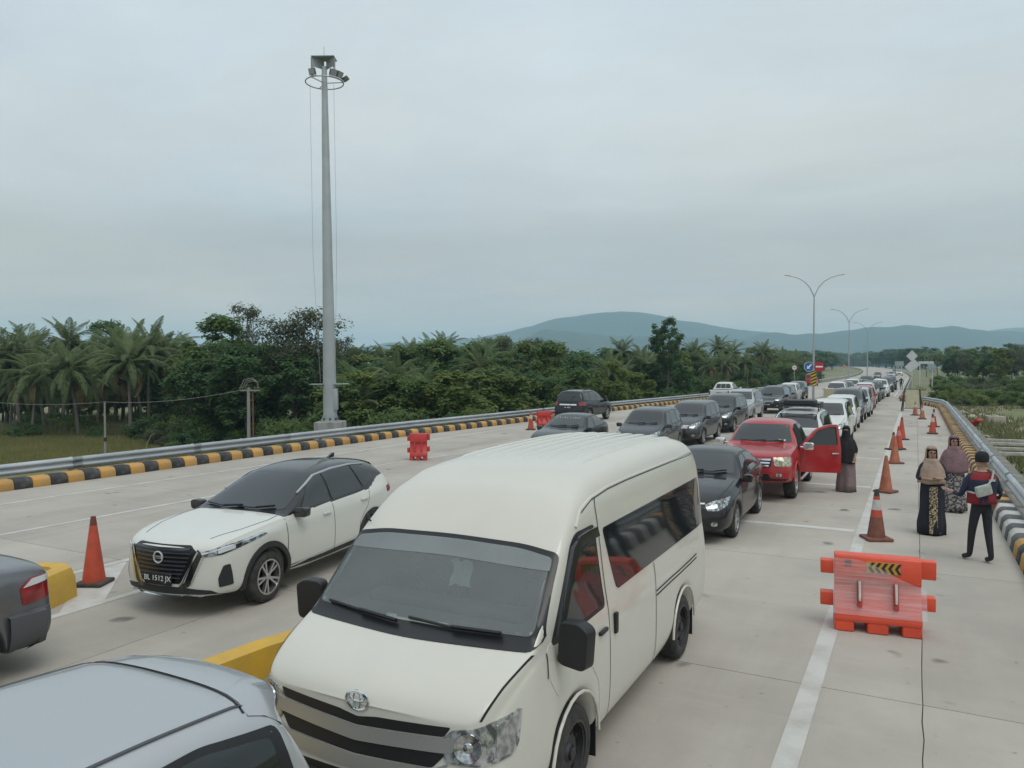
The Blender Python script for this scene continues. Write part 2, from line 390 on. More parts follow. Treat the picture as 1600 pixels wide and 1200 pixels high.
while Yj < 118:
    ya, yb = Yj + G, min(Yj + SL, 118) - G
    la, lb = xl(ya) - .08, xl(yb) - .08; ra, rb = xr(ya) + .08, xr(yb) + .08
    edges = [(ra, rb)] + [(x, x) for x in XJ] + [(la, lb)]
    for (p, p2), (q, q2) in zip(edges, edges[1:]):
        if p == ra and ra < 0.2: continue
        if (p, p2) == (0.08, 0.08) and ra < 0.2: p, p2 = ra, rb
        if q < la or q2 < lb: q, q2 = max(q, la), max(q2, lb)
        if p - q < 0.3: continue
        # ragged saw-cut edges: the joint wanders and its width varies
        def wob(x, y, s): return .016 * mnoise.noise(Vector((x * 3.1, y * 1.9, 1.0))) + .010 * mnoise.noise(Vector((x, y * 7.0, 4.0))) + s * (G * .6 + .006 * abs(mnoise.noise(Vector((x * 2, y * 4.3, 8.0 + s)))))
        nn_ = 14; ring = []
        for t in range(nn_ + 1): y = ya + (yb - ya) * t / nn_; x = p + (p2 - p) * t / nn_; ring.append((x - (0 if abs(p - ra) < 1e-6 else 0) + wob(p, y, -1), y))
        for t in range(1, 9): x = p2 + (q2 - p2) * t / 9; ring.append((x, yb + wob(yb + G, x, 0) * .5))
        for t in range(nn_ + 1): y = yb + (ya - yb) * t / nn_; x = q2 + (q - q2) * t / nn_; ring.append((x + wob(q, y, 1), y))
        for t in range(1, 9): x = q + (p - q) * t / 9; ring.append((x, ya + wob(ya - G, x, 0) * .5))
        m_ = len(ring); vs = [(x, y, 0) for x, y in ring] + [(x, y, -0.03) for x, y in ring]
        ob('concrete_slab', mk('concrete_slab', vs, [tuple(range(m_))] + [(t, t + m_, (t + 1) % m_ + m_, (t + 1) % m_) for t in range(m_)], M_CONC, smooth=False), road)
        if (q, q2) == (la, lb): break
    Yj += SL
fv = []; ff = []
fy = [118 + 6 * k for k in range(32)] + [310 + 15 * k for k in range(56)]
for k, Y in enumerate(fy):
    z = road_z(Y); a, b = xl(Y), xr(Y)
    for t in (0, 0.25, 0.5, 0.75, 1): fv.append((a + (b - a) * t, Y, z))
    if k:
        for t in range(4): o = 5 * (k - 1) + t; ff.append((o, o + 1, o + 6, o + 5))
ob('far_pavement', mk('far_pavement', fv, ff, M_CONC, angle=0), road)

# painted lines, 4 mm sheets
lines = MB()
def stripe(x0, x1, w, y0, y1, z=0.004, step=4.0):
    n = max(1, int((y1 - y0) / step)); vs = []; fs = []
    for k in range(n + 1):
        t = k / n; Y = y0 + (y1 - y0) * t; X = (x0 + (x1 - x0) * t)
        vs += [(X - w / 2, Y, z + road_z(Y)), (X + w / 2, Y, z + road_z(Y))]
        if k: fs.append((2 * k - 2, 2 * k - 1, 2 * k + 1, 2 * k))
    lines.add(vs, fs)
stripe(-0.87, -0.87, 0.185, -8, 57); stripe(-1.95, -1.95, 0.16, 88, 240)
stripe(-18.15, -17.95, 0.13, 2, 34); stripe(-17.95, -15.0, 0.13, 34, 78); stripe(-14.95, -14.95, 0.13, 78, 240)
stripe(-14.87, -14.80, 0.14, 0, 20); stripe(-14.7, -13.9, 0.13, 20.2, 27)
for k in range(9): stripe(-11.5, -11.5, 0.12, 46 + k * 10, 50 + k * 10)
for k in range(16): stripe(-4.75, -4.75, 0.12, 70 + k * 10, 74 + k * 10)
# gore in front of the toll island: two converging lines and a diagonal band
stripe(-11.18, -11.0, 0.14, 6.1, 12.0); stripe(-9.40, -9.55, 0.14, 5.0, 12.0)
lines.add([(-9.41, 5.75, 0.0045), (-9.50, 6.45, 0.0045), (-11.02, 7.85, 0.0045), (-11.06, 7.20, 0.0045)], [(0, 1, 2, 3)])
o = lines.build('road_marking', M_WHITEPAINT); tag(o, 'white painted lane lines and gore band on the concrete', kind='structure')
M_BAND = mat('pale_joint_filler', (0.58, 0.565, 0.525), rough=0.8, c2=(0.46, 0.44, 0.40), scale=3, world=True)
bands = MB()
for Y, xa in ((15.72, -3.1), (21.6, -2.6), (28.4, -2.3)):
    bands.add([(xa, Y - 0.12, 0.0035), (-1.0, Y - 0.14, 0.0035), (-1.0, Y + 0.12, 0.0035), (xa, Y + 0.10, 0.0035)], [(0, 1, 2, 3)])
tag(bands.build('joint_band', M_BAND), 'pale mortar bands across the right lane', kind='structure')

# ---------------------------------------------------------------- kerb blocks
M_KY = mat('kerb_yellow', (0.52, 0.27, 0.055), rough=0.75, c2=(0.40, 0.27, 0.13), scale=3.0, lo=0.45, hi=0.75, rnd=0.12, bump=0.25, bscale=30)
M_KB = mat('kerb_black', (0.030, 0.030, 0.032), rough=0.75, c2=(0.12, 0.11, 0.10), scale=3.5, lo=0.5, hi=0.8, rnd=0.15, bump=0.25, bscale=30)
M_KW = mat('kerb_white', (0.55, 0.54, 0.50), rough=0.75, c2=(0.36, 0.34, 0.30), scale=3.0, lo=0.45, hi=0.75, rnd=0.08, bump=0.25, bscale=30)
M_KG = mat('kerb_grey', (0.075, 0.08, 0.085), rough=0.75, c2=(0.16, 0.15, 0.14), scale=3.0, lo=0.5, hi=0.8, rnd=0.1)
def kerb_mesh(name, m, Ln):
    b = MB(); b.prism(rnd_out([(0, 0), (0.03, 0.21), (0.10, 0.29), (0.36, 0.29), (0.36, 0)], [0, 0.02, 0.05, 0.02, 0]), 0.004, Ln - 0.004, axis='Y')
    return b.mesh(name, m, angle=50, bevel=0.012, seg=1)
KL = 0.46
kme = {c: kerb_mesh('kerb_block', m, KL) for c, m in (('Y', M_KY), ('B', M_KB), ('W', M_KW), ('G', M_KG))}
def walk(path, step):
    """points at equal steps along a polyline of (X, Y)"""
    pts = [Vector(p) for p in path]; res = []; carry = 0.0
    for a, b in zip(pts, pts[1:]):
        L_ = (b - a).length; d = (b - a) / L_; t = carry
        while t < L_:
            res.append((a + d * t, math.atan2(-d.x, d.y))); t += step
        carry = t - L_
    return res
def curve_pts(f, y0, y1, n): return [(f(y0 + (y1 - y0) * k / n), y0 + (y1 - y0) * k / n) for k in range(n + 1)]
kerbL = tag(empty('kerb', (0, 0, 0)), 'black and yellow block kerb along the left guardrail', 'kerb')
for k, (p, a) in enumerate(walk(curve_pts(xl, 7.0, 92, 60), KL)):
    o = ob('kerb_block', kme['YB'[k % 2]], kerbL, (p.x, p.y, -0.02 + random.uniform(-.006, .006)), (0, 0, a + R(0)), (-1, 1, 1))
kerbR = tag(empty('kerb', (0, 0, 0)), 'striped block kerb, white and grey then yellow and black, beside the right guardrail', 'kerb')
rp = [(1.44, 10.0), (1.41, 64.0), (1.0, 67.0), (0.0, 71.0), (-1.2, 76.5), (-1.45, 82)]
for k, (p, a) in enumerate(walk(rp, KL)):
    c = ('WG' if 14.9 < p.y < 18.6 else 'YB')[k % 2]
    ob('kerb_block', kme[c], kerbR, (p.x, p.y, -0.02 + random.uniform(-.006, .006)), (0, 0, a))
# plain concrete verge behind the kerbs
M_VERGE = mat('verge_concrete', (0.24, 0.23, 0.20), rough=0.9, c2=(0.13, 0.125, 0.10), scale=1.2, world=True, bump=0.3, bscale=14)
def strip(name, f0, f1, y0, y1, n, z, label, m=M_VERGE):
    vs = []; fs = []
    for k in range(n + 1):
        Y = y0 + (y1 - y0) * k / n
        vs += [(f0(Y), Y, z + road_z(Y)), (f1(Y), Y, z + road_z(Y)), (f0(Y), Y, z - 0.5 + road_z(Y)), (f1(Y), Y, z - 0.5 + road_z(Y))]
        if k:
            a = 4 * (k - 1); fs += [(a, a + 1, a + 5, a + 4), (a + 2, a, a + 4, a + 6), (a + 1, a + 3, a + 7, a + 5)]
    return tag(ob(name, mk(name, vs, fs, m, smooth=False)), label, kind='structure')
strip('verge', lambda Y: xl(Y) - 1.15, lambda Y: xl(Y) - 0.365, 0, 118, 60, 0.17, 'narrow concrete verge under the left guardrail')
def xrk(Y): return lerp_tab([(y, x) for x, y in rp], Y)
strip('verge', lambda Y: xrk(Y) + 0.37, lambda Y: xrk(Y) + 1.1, 9, 82, 50, 0.17, 'narrow concrete verge under the right guardrail')

# ---------------------------------------------------------------- guardrails
M_GALV = mat('galvanised_steel', (0.47, 0.50, 0.52), rough=0.42, metal=0.55, c2=(0.36, 0.385, 0.40), scale=3.0, rnd=0.06)
M_GALVP = mat('galvanised_post', (0.36, 0.38, 0.39), rough=0.5, metal=0.5, c2=(0.27, 0.28, 0.28), scale=5)
wsec = [(0.00, -0.155), (0.02, -0.15), (0.075, -0.115), (0.083, -0.08), (0.075, -0.05), (0.02, -0.015), (0.015, 0.0), (0.02, 0.015), (0.075, 0.05), (0.083, 0.08), (0.075, 0.115), (0.02, 0.15), (0.0, 0.155)]
def rail_mesh():
    vs = []; fs = []; n = len(wsec)
    for y in (0.0, 1.0):
        vs += [(x, y, z) for x, z in wsec]
    for y in (0.0, 1.0):
        vs += [(x - 0.004, y, z) for x, z in wsec]
    for k in range(n - 1): fs += [(k, k + 1, n + k + 1, n + k), (2 * n + k, 3 * n + k, 3 * n + k + 1, 2 * n + k + 1)]
    return mk('rail', vs, fs, M_GALV, angle=50)
RAIL = rail_mesh()
pb = MB(); pb.box((-0.05, 0, -0.10), (0.06, 0.12, 0.90)); pb.box((-0.012, 0, 0.26), (0.02, 0.10, 0.26)); POST = pb.mesh('post', M_GALVP, bevel=0.008, seg=1)
bb_ = MB()
bb_.lathe([(0, 0.02), (0.012, 0.018), (0.014, 0.0)], 8, 'X', (0.082, 0, 0))
BOLT = bb_.mesh('bolt', M_GALVP)
def guardrail(name, label, path, ztop, side, seg=4.0, zf=lambda Y: 0.0):
    """side +1: corrugations face +X; path as (X, Y)"""
    g = tag(empty(name), label, 'guardrail')
    pts = walk(path, seg)
    for (p, a), (q, _) in zip(pts, pts[1:]):
        d = q - p; z0 = zf(p.y) + ztop - 0.155; z1 = zf(q.y) + ztop - 0.155
        ang = math.atan2(-d.x, d.y); tilt = math.atan2(z1 - z0, d.length)
        o = ob('rail', RAIL, g, (p.x, p.y, z0), (tilt, 0, ang), (side, d.length + 0.28, 1)); 
        if d.length < 6:
            for zz in (-.075, .075): ob('bolt', BOLT, g, (p.x, p.y, z0 + zz), (0, 0, ang), (side, 1, 1))
    for (p, a) in walk(path, seg / 2):
        ob('post', POST, g, (p.x - side * 0.02, p.y, zf(p.y) + ztop - 0.155 - 0.22), (0, 0, a), (side, 1, 1))
    return g
guardrail('guardrail', 'long galvanised guardrail along the left edge of the road', curve_pts(lambda Y: xl(Y) - 0.62, 5, 116, 60), 0.60, 1)
guardrail('guardrail', 'distant guardrail curving away along the left side of the far road', curve_pts(lambda Y: xl(Y) - 0.62, 116.3, 400, 60), 0.62, 1, seg=8.0, zf=road_z)
guardrail('guardrail', 'galvanised guardrail beside the striped kerb at right', [(1.95, 9.0), (1.92, 63.6), (1.55, 66.5), (0.5, 70.7), (-0.75, 76.3), (-0.98, 82)], 0.62, -1)
guardrail('guardrail', 'distant guardrail along the right side of the far road', curve_pts(lambda Y: xr(Y) + 0.6, 82.3, 400, 60), 0.62, -1, seg=8.0, zf=road_z)
# ================================================================= vehicles
# every vehicle is modelled at the origin, standing on z=0, front toward -Y
class Body:
    """car shell lofted from its side profile, belt line and plan; panels are fitted on it by projection"""
    def __init__(s, sp, mats, pick=None, lvl=2):
        s.sp = sp; Lh = sp['L'] / 2; s.Lh = Lh
        top, belt, plan, low = sp['top'], sp['belt'], sp['plan'], sp['low']
        yset = set(round(y, 3) for y, _ in top) | set(round(y, 3) for y in sp.get('extra', []))
        arch = {}
        for wy in sp['wheels']:
            AR = sp['arch']; wz = sp['r']
            for y in list(yset):
                if wy - AR - 0.07 < y < wy + AR + 0.07: yset.discard(y)
            for th in (180, 158, 130, 90, 50, 22, 0):
                y = round(wy + AR * math.cos(R(th)) * (1.0 if 0 < th < 180 else 1.0), 3); yset.add(y); arch[y] = wz + AR * math.sin(R(th)) * 1.02
            yset.add(round(wy - AR - 0.05, 3)); yset.add(round(wy + AR + 0.05, 3))
        yset.add(-Lh); yset.add(Lh)
        Y = sorted(yset); rings = []
        zr, wt0 = sp['zr'], sp['wt']; bulgeF, bulgeB = sp.get('bulgeF', 0.12), sp.get('bulgeB', 0.06)
        fz, bz = sp.get('fz', [(0, 0), (3, 0)]), sp.get('bz', [(0, 0), (3, 0)])
        crown = sp.get('crown', [(-9, 0.03), (9, 0.03)]); bsec = sp.get('sec', (0.955, 1.0, 1.0, 0.97))
        for y in Y:
            ww = lerp_tab(plan, y); zl0 = lerp_tab(low, y); zl = arch.get(y, zl0); zb = lerp_tab(belt, y); zt = lerp_tab(top, y); h = max(zt - zb, 0.01)
            cr = lerp_tab(crown, y); wg = ww * bsec[3] - 0.02; wt = lerp_tab(wt0, y) if isinstance(wt0, list) else wt0
            def xs(z): return wg - (wg - wt) * max(0.0, min(1.0, (z - zb) / max(zr - zb, 0.05)))
            k = min(1.0, h / 0.40); er = sp.get('er', 0.10); er = lerp_tab(er, y) if isinstance(er, list) else er; p8 = sp.get('p8', 0.90); p8 = lerp_tab(p8, y) if isinstance(p8, list) else p8
            ina = 0.60 if y in arch else 0.75
            pts = [(ina * ww, zl + (0.0 if y in arch else 0.02)), ((0.985 if y in arch else bsec[0]) * ww, zl),
                   (bsec[1] * ww, zl + 0.30 * (zb - zl)), (bsec[2] * ww, zl + 0.68 * (zb - zl)), (bsec[3] * ww, zb - 0.02),
                   (xs(zb + 0.12 * h), zb + 0.12 * h), (xs(zb + 0.55 * h), zb + 0.55 * h), (xs(zt - er * k) - 0.005, zt - er * k - cr * 0.6),
                   (xs(zt) * p8 - 0.02 * k, zt - cr * 0.45 - 0.012 * k), (xs(zt) * 0.5, zt - cr * 0.12), (0.0, zt)]
            dF = sstep(1 - (y + Lh) / sp.get('decF', 0.7)); dB = sstep(1 - (Lh - y) / sp.get('decB', 0.5))
            ring = []
            for (x, z) in pts:
                yy = y - bulgeF * dF * (1 - (x / ww) ** 2) + lerp_tab(fz, z) * dF + bulgeB * dB * (1 - (x / ww) ** 2) + lerp_tab(bz, z) * dB
                ring.append(Vector((x, yy, z)))
            rings.append(ring)
        n = len(rings[0]); V = []; F = []; MI = []
        idx = {}
        def vid(i, j, sgn):
            if j == n - 1: sgn = 1
            key = (i, j, sgn)
            if key not in idx:
                p = rings[i][j]; idx[key] = len(V); V.append((p.x * sgn, p.y, p.z))
            return idx[key]
        for i in range(len(rings) - 1):
            for sgn in (1, -1):
                for j in range(n - 1):
                    q = [vid(i, j, sgn), vid(i + 1, j, sgn), vid(i + 1, j + 1, sgn), vid(i, j + 1, sgn)]
                    F.append(tuple(q if sgn > 0 else q[::-1])); MI.append(1 if j == 0 else 0)
            q = [vid(i, 0, -1), vid(i + 1, 0, -1), vid(i + 1, 0, 1), vid(i, 0, 1)]
            F.append(tuple(q)); MI.append(1)
        cols = (-1, -0.62, 0, 0.62, 1)
        for i, (bulge, dirn) in ((0, (bulgeF, -1)), (len(rings) - 1, (bulgeB, 1))):
            grid = []
            for j in range(n - 1):
                row = []
                for c in cols:
                    if abs(c) == 1: row.append(vid(i, j, int(c)))
                    else:
                        p = rings[i][j]; ww = lerp_tab(plan, Y[i]); base = p.y - (dirn * bulge * (1 - (p.x / ww) ** 2))
                        x = p.x * c; V.append((x, base + dirn * bulge * (1 - (x / ww) ** 2), p.z)); row.append(len(V) - 1)
                grid.append(row)
            for j in range(n - 2):
                for k in range(4):
                    q = (grid[j][k], grid[j][k + 1], grid[j + 1][k + 1], grid[j + 1][k]); F.append(q if dirn < 0 else q[::-1]); MI.append(1 if j == 0 else 0)
            tv = vid(i, n - 1, 1)
            for k in range(4):
                q = (grid[n - 2][k], grid[n - 2][k + 1], tv); F.append(q if dirn < 0 else q[::-1]); MI.append(0)
        me = bpy.data.meshes.new('cage'); me.from_pydata(V, [], F); me.polygons.foreach_set('material_index', MI)
        o = bpy.data.objects.new('cage', me); COL.objects.link(o)
        md = o.modifiers.new('s', 'SUBSURF'); md.levels = lvl; md.render_levels = lvl
        dg = bpy.context.evaluated_depsgraph_get(); me2 = bpy.data.meshes.new_from_object(o.evaluated_get(dg))
        bpy.data.objects.remove(o); bpy.data.meshes.remove(me)
        me2.name = 'body'; me2.materials.clear()
        for m in mats: me2.materials.append(m)
        if pick:
            for p in me2.polygons:
                if p.material_index == 0: p.material_index = pick(p.center)
        me2.shade_smooth(); s.me = me2; s.rebvh()
    def rebvh(s):
        s.bvh = BVHTree.FromPolygons([v.co.copy() for v in s.me.vertices], [tuple(p.vertices) for p in s.me.polygons])
    def ray(s, axis, u, v):
        if axis == 'S': o, d = Vector((4, u, v)), Vector((-1, 0, 0))
        elif axis == 'F': o, d = Vector((u, -9, v)), Vector((0, 1, 0))
        elif axis == 'B': o, d = Vector((u, 9, v)), Vector((0, -1, 0))
        elif axis == 'T': o, d = Vector((u, v, 6)), Vector((0, 0, -1))
        else:                                  # ('D', angle): toward the body from a bearing between front (0) and side (90), u across
            a = R(axis[1]); out = Vector((math.sin(a), -math.cos(a), 0)); across = Vector((math.cos(a), math.sin(a), 0))
            o = axis[2] + out * 6 + across * u + Vector((0, 0, v - axis[2].z)); d = -out
        h, nrm, _, _ = s.bvh.ray_cast(o, d)
        if h is None:
            # off the silhouette: the surface point nearest to the ray
            best = None
            for k in range(1, 60):
                p = o + d * (k * 0.3); q, nn, _, dist = s.bvh.find_nearest(p)
                if q is not None and (best is None or dist < best[0]): best = (dist, q, nn)
            h, nrm = best[1], best[2]
        if nrm.dot(d) > 0: nrm = -nrm
        return h, nrm, d
    def panel(s, name, outline, axis, m, off=0.004, th=0.012, res=0.07, parent=None, mirror=False, only_mirror=False, sunk=None):
        bm = bmesh.new(); vs = [bm.verts.new((p[0], p[1], 0)) for p in outline]; bm.faces.new(vs)
        us = [p[0] for p in outline]; v_ = [p[1] for p in outline]
        for ax, lo, hi in ((0, min(us), max(us)), (1, min(v_), max(v_))):
            k = max(1, int(math.ceil((hi - lo) / res)))
            for q in range(1, k):
                t = lo + (hi - lo) * q / k
                co = (t, 0, 0) if ax == 0 else (0, t, 0); no = (1, 0, 0) if ax == 0 else (0, 1, 0)
                bmesh.ops.bisect_plane(bm, geom=bm.verts[:] + bm.edges[:] + bm.faces[:], plane_co=co, plane_no=no, dist=1e-5)
        nr = {}
        dd = None
        for v in bm.verts:
            h, nn, dd = s.ray(axis, v.co.x, v.co.y)
            nr[v.index if False else v] = nn; v.co = h + nn * off
        bm.normal_update()
        if sum((f.normal.dot(dd) * f.calc_area() for f in bm.faces)) > 0:
            bmesh.ops.reverse_faces(bm, faces=bm.faces[:])
        bd = [e for e in bm.edges if e.is_boundary]
        if th:
            inner = {}
            for e in bd:
                for v in e.verts:
                    if v not in inner: inner[v] = bm.verts.new(v.co - nr[v] * th)
            for e in bd:
                f = e.link_faces[0]; lp = [l for l in f.loops if l.edge is e][0]; a, b = lp.vert, lp.link_loop_next.vert
                bm.faces.new((b, a, inner[a], inner[b]))
        me = bpy.data.meshes.new(name); bm.to_mesh(me); bm.free(); me.materials.append(m); me.shade_smooth(); me.set_sharp_from_angle(angle=R(45))
        res_ = []
        if not only_mirror: res_.append(ob(name, me, parent))
        if mirror or only_mirror:
            m2 = me.copy()
            co = np.empty(len(m2.vertices) * 3, np.float32); m2.vertices.foreach_get('co', co); co[0::3] *= -1; m2.vertices.foreach_set('co', co); m2.flip_normals()
            res_.append(ob(name, m2, parent))
        return res_
    def ribbon(s, name, polys, m, width=0.012, off=0.0015, parent=None, mirror=True, res=0.06, th=0.0):
        """thin strips laid on the body along polylines: list of (axis, points)"""
        V = []; F = []
        for axis, pts in polys:
            P = [Vector(p[:2]) for p in pts]; q = []
            for a, b in zip(P, P[1:]):
                k = max(1, int((b - a).length / res))
                q += [a + (b - a) * (t / k) for t in range(k)]
            q.append(P[-1]); o = len(V)
            for k, p in enumerate(q):
                d = (q[min(k + 1, len(q) - 1)] - q[max(k - 1, 0)]).normalized(); nn = Vector((-d.y, d.x)) * width / 2
                for sg in (1, -1):
                    pp = p + nn * sg; h, nrm, _ = s.ray(axis, pp.x, pp.y); V.append(h + nrm * off)
                if k: F.append((o + 2 * k - 2, o + 2 * k - 1, o + 2 * k + 1, o + 2 * k))
        if mirror:
            o = len(V); V2 = [Vector((-v.x, v.y, v.z)) for v in V]; F += [tuple(a + o for a in f[::-1]) for f in F]; V = V + V2
        return tag(ob(name, mk(name, V, F, m), parent), kind='stuff')
    def cut(s, outline, axis):
        """open a hole: drop the shell's faces inside an outline seen along an axis"""
        bm = bmesh.new(); bm.from_mesh(s.me)
        def inside(x, y):
            c = False; n = len(outline); j = n - 1
            for i in range(n):
                xi, yi = outline[i]; xj, yj = outline[j]
                if (yi > y) != (yj > y) and x < (xj - xi) * (y - yi) / (yj - yi) + xi: c = not c
                j = i
            return c
        kill = []
        for f in bm.faces:
            c = f.calc_center_median()
            if axis == 'F': u, v, ok = c.x, c.z, f.normal.y < 0.2 and c.y < 0
            elif axis == 'S': u, v, ok = c.y, c.z, f.normal.x > 0.2
            if ok and inside(u, v): kill.append(f)
        bmesh.ops.delete(bm, geom=kill, context='FACES'); bm.to_mesh(s.me); bm.free()

# ---- wheels
def tyre_mesh(r, wd):
    b = MB(); h = wd / 2
    b.lathe([(-h * .8, r * .60), (-h, r * .70), (-h, r * .88), (-h * .82, r * .97), (-h * .5, r), (h * .5, r), (h * .82, r * .97), (h, r * .88), (h, r * .70), (h * .8, r * .60)], 28, 'X')
    return b.mesh('wheel', M_TYRE, angle=50)
def rim_mesh(r, wd, style, m=None):
    b = MB(); h = wd / 2; rr = r * 0.69; m = m or M_ALLOY
    b.lathe([(h * .35, rr * 1.0), (h * .98, rr * 1.0), (h * .98, rr * .92), (h * .5, rr * .90), (h * .2, rr * .88)], 28, 'X', mi=0)
    b.lathe([(h * .10, rr * .95), (h * .10, 0.001)], 20, 'X', mi=1)
    b.lathe([(h * .25, rr * .20), (h * .86, rr * .20), (h * .92, rr * .12), (h * .92, 0.001)], 14, 'X', mi=0)
    if style == 'twin':        # five pairs of slim spokes
        for k in range(5):
            for da in (-11, 11):
                a = R(72 * k + 90); a2 = R(72 * k + 90 + da)
                p0 = Vector((h * .80, math.cos(a) * rr * .12, math.sin(a) * rr * .12)); p1 = Vector((h * .88, math.cos(a2) * rr * .93, math.sin(a2) * rr * .93))
                t = (p1 - p0).normalized(); sdv = t.cross(Vector((1, 0, 0))).normalized() * rr * .055
                vs = [p0 + sdv, p0 - sdv, p1 - sdv * 1.1, p1 + sdv * 1.1]; vs += [v - Vector((h * .4, 0, 0)) for v in vs]
                b.add(vs, [(0, 1, 2, 3), (4, 7, 6, 5), (0, 3, 7, 4), (1, 5, 6, 2), (0, 4, 5, 1), (3, 2, 6, 7)], 0)
    elif style == 'five':
        for k in range(6):
            a = R(60 * k + 90); p0 = Vector((h * .82, math.cos(a) * rr * .1, math.sin(a) * rr * .1)); p1 = Vector((h * .88, math.cos(a) * rr * .93, math.sin(a) * rr * .93))
            t = (p1 - p0).normalized(); sdv = t.cross(Vector((1, 0, 0))).normalized() * rr * .10
            vs = [p0 + sdv, p0 - sdv, p1 - sdv * 1.2, p1 + sdv * 1.2]; vs += [v - Vector((h * .4, 0, 0)) for v in vs]
            b.add(vs, [(0, 1, 2, 3), (4, 7, 6, 5), (0, 3, 7, 4), (1, 5, 6, 2), (0, 4, 5, 1), (3, 2, 6, 7)], 0)
    else:                       # pressed steel: dished disc with round holes
        b.lathe([(h * .25, rr * .90), (h * .30, rr * .72), (h * .60, rr * .50), (h * .52, rr * .30), (h * .70, rr * .22)], 24, 'X', mi=0)
        for k in range(8):
            a = R(45 * k); b.lathe([(h * .02, rr * .085), (h * .50, rr * .085), (h * .5, 0.001)], 8, 'X', c=(0.012, math.cos(a) * rr * .62, math.sin(a) * rr * .62), mi=1)
    return b.mesh('rim', [m, M_UNDER], angle=35)
def wheels(parent, sp, style, m=None, wd=0.205):
    tm = tyre_mesh(sp['r'], wd); rm = rim_mesh(sp['r'], wd, style, m)
    for wy in sp['wheels']:
        wx = lerp_tab(sp['plan'], wy) - wd / 2 - 0.015
        for sg in (1, -1):
            t = ob('wheel', tm, parent, (sg * wx, wy, sp['r']), (random.uniform(0, 6), 0, 0 if sg > 0 else math.pi)); ob('rim', rm, t)
def mirror_part(parent, x, y, z, m, w=0.20, h=0.15, d=0.12, side=(1, -1), arm=0.07):
    b = MB(); o = rnd_out([(-w * .45, -h * .45), (w * .5, -h * .5), (w * .55, h * .35), (w * .3, h * .5), (-w * .4, h * .42)], 0.045, 4)
    b.prism(o, -d / 2, d / 2, 'Y', 0); b.box((-w * .45 - arm / 2, 0, -h * .25), (arm + .06, d * .35, 0.045), 1)
    me = b.mesh('wing_mirror', [m, M_BLACK], bevel=0.018, seg=2, angle=50)
    for sg in side: ob('wing_mirror', me, parent, (sg * (x + w * .45), y, z), (0, 0, 0), (sg, 1, 1))
def plate(parent, body, x, z, axis, txt=None, wdt=0.42, hgt=0.14):
    h, n, d = body.ray(axis, x, z); sg = -1 if axis == 'F' else 1
    b = MB(); b.box((0, 0, 0), (wdt, 0.016, hgt), 0)
    o = b.build('number_plate', M_PLATE, parent, bevel=0.006, seg=1, loc=(x, h.y + sg * 0.022, z), rot=(0, 0, 0 if sg < 0 else math.pi))
    if txt:
        ob('plate_text', text_mesh('plate_text', txt, hgt * 0.62, M_PLATETXT), o, (0, -0.010, 0.008), (R(90), 0, 0))
    else:
        c = MB()
        for k in range(7):
            if k in (2,): continue
            c.box((-wdt * .38 + k * wdt * .127, -0.009, 0.008), (wdt * .075, 0.003, hgt * .46))
        tag(c.build('plate_text', M_PLATETXT, o), kind='stuff')
    return o
def handle(parent, body, y, z, m, w=0.18):
    h, n, d = body.ray('S', y, z); b = MB(); b.box((0, 0, 0), (0.028, w, 0.032)); me = b.mesh('handle', m, bevel=0.011, seg=2)
    b2 = MB()
    return me, h + n * 0.018
def add_doors(root, body, doors, m, handle_m, trim=None):
    """doors: list of dict(out=outline(y,z), win=outline or None, hy, hz); left and right copies with window and handle below them"""
    made = {}
    for k, dr in enumerate(doors):
        L_ = body.panel('door', dr['out'], 'S', m, off=0.004, th=0.014, parent=root, mirror=True)
        hm = None
        if dr.get('hy') is not None: hm, hp = handle(None, body, dr['hy'], dr['hz'], handle_m, dr.get('hw', 0.18))
        for sg, o in zip((1, -1), L_):
            if hm is not None: ob('handle', hm, o, (hp.x * sg, hp.y, hp.z))
        made[k] = L_
        if dr.get('win'):
            W_ = body.panel('window', dr['win'], 'S', M_GLASS, off=0.010, th=0.012, mirror=True)
            for wn_, o in zip(W_, L_): wn_.parent = o
    return made

PAINT0 = paint('body_paint', (0.30, 0.31, 0.32), 0.0)
M_TRIM = mat('window_trim_black', (0.010, 0.010, 0.011), rough=0.35)

def lamp_pair(root, body, name, outline, axis, m, off=0.008, th=0.03):
    return body.panel(name, outline, axis, m, off=off, th=th, parent=root, mirror=True, res=0.05)
def bars(root, body, name, rows, m, hgt=0.03, th=0.02, off=0.014, axis='F'):
    for (x0, x1, z) in rows:
        body.panel(name, rnd_out([(x0, z - hgt / 2), (x1, z - hgt / 2), (x1, z + hgt / 2), (x0, z + hgt / 2)], 0.01, 2), axis, m, off=off, th=th, parent=root)
def wiper(root, body, pts, name='wiper', axis='F'):
    b = MB(); P = []
    for u, v in pts:
        h, n, d = body.ray(axis, u, v); P.append(h + n * 0.028)
    b.tube(P, [0.010] * len(P), 6); Q = [p + Vector((0, -0.012, 0.012)) for p in P[len(P) // 3:]]
    b.tube(Q, [0.012] * len(Q), 5)
    return b.build(name, M_BLACK, root)

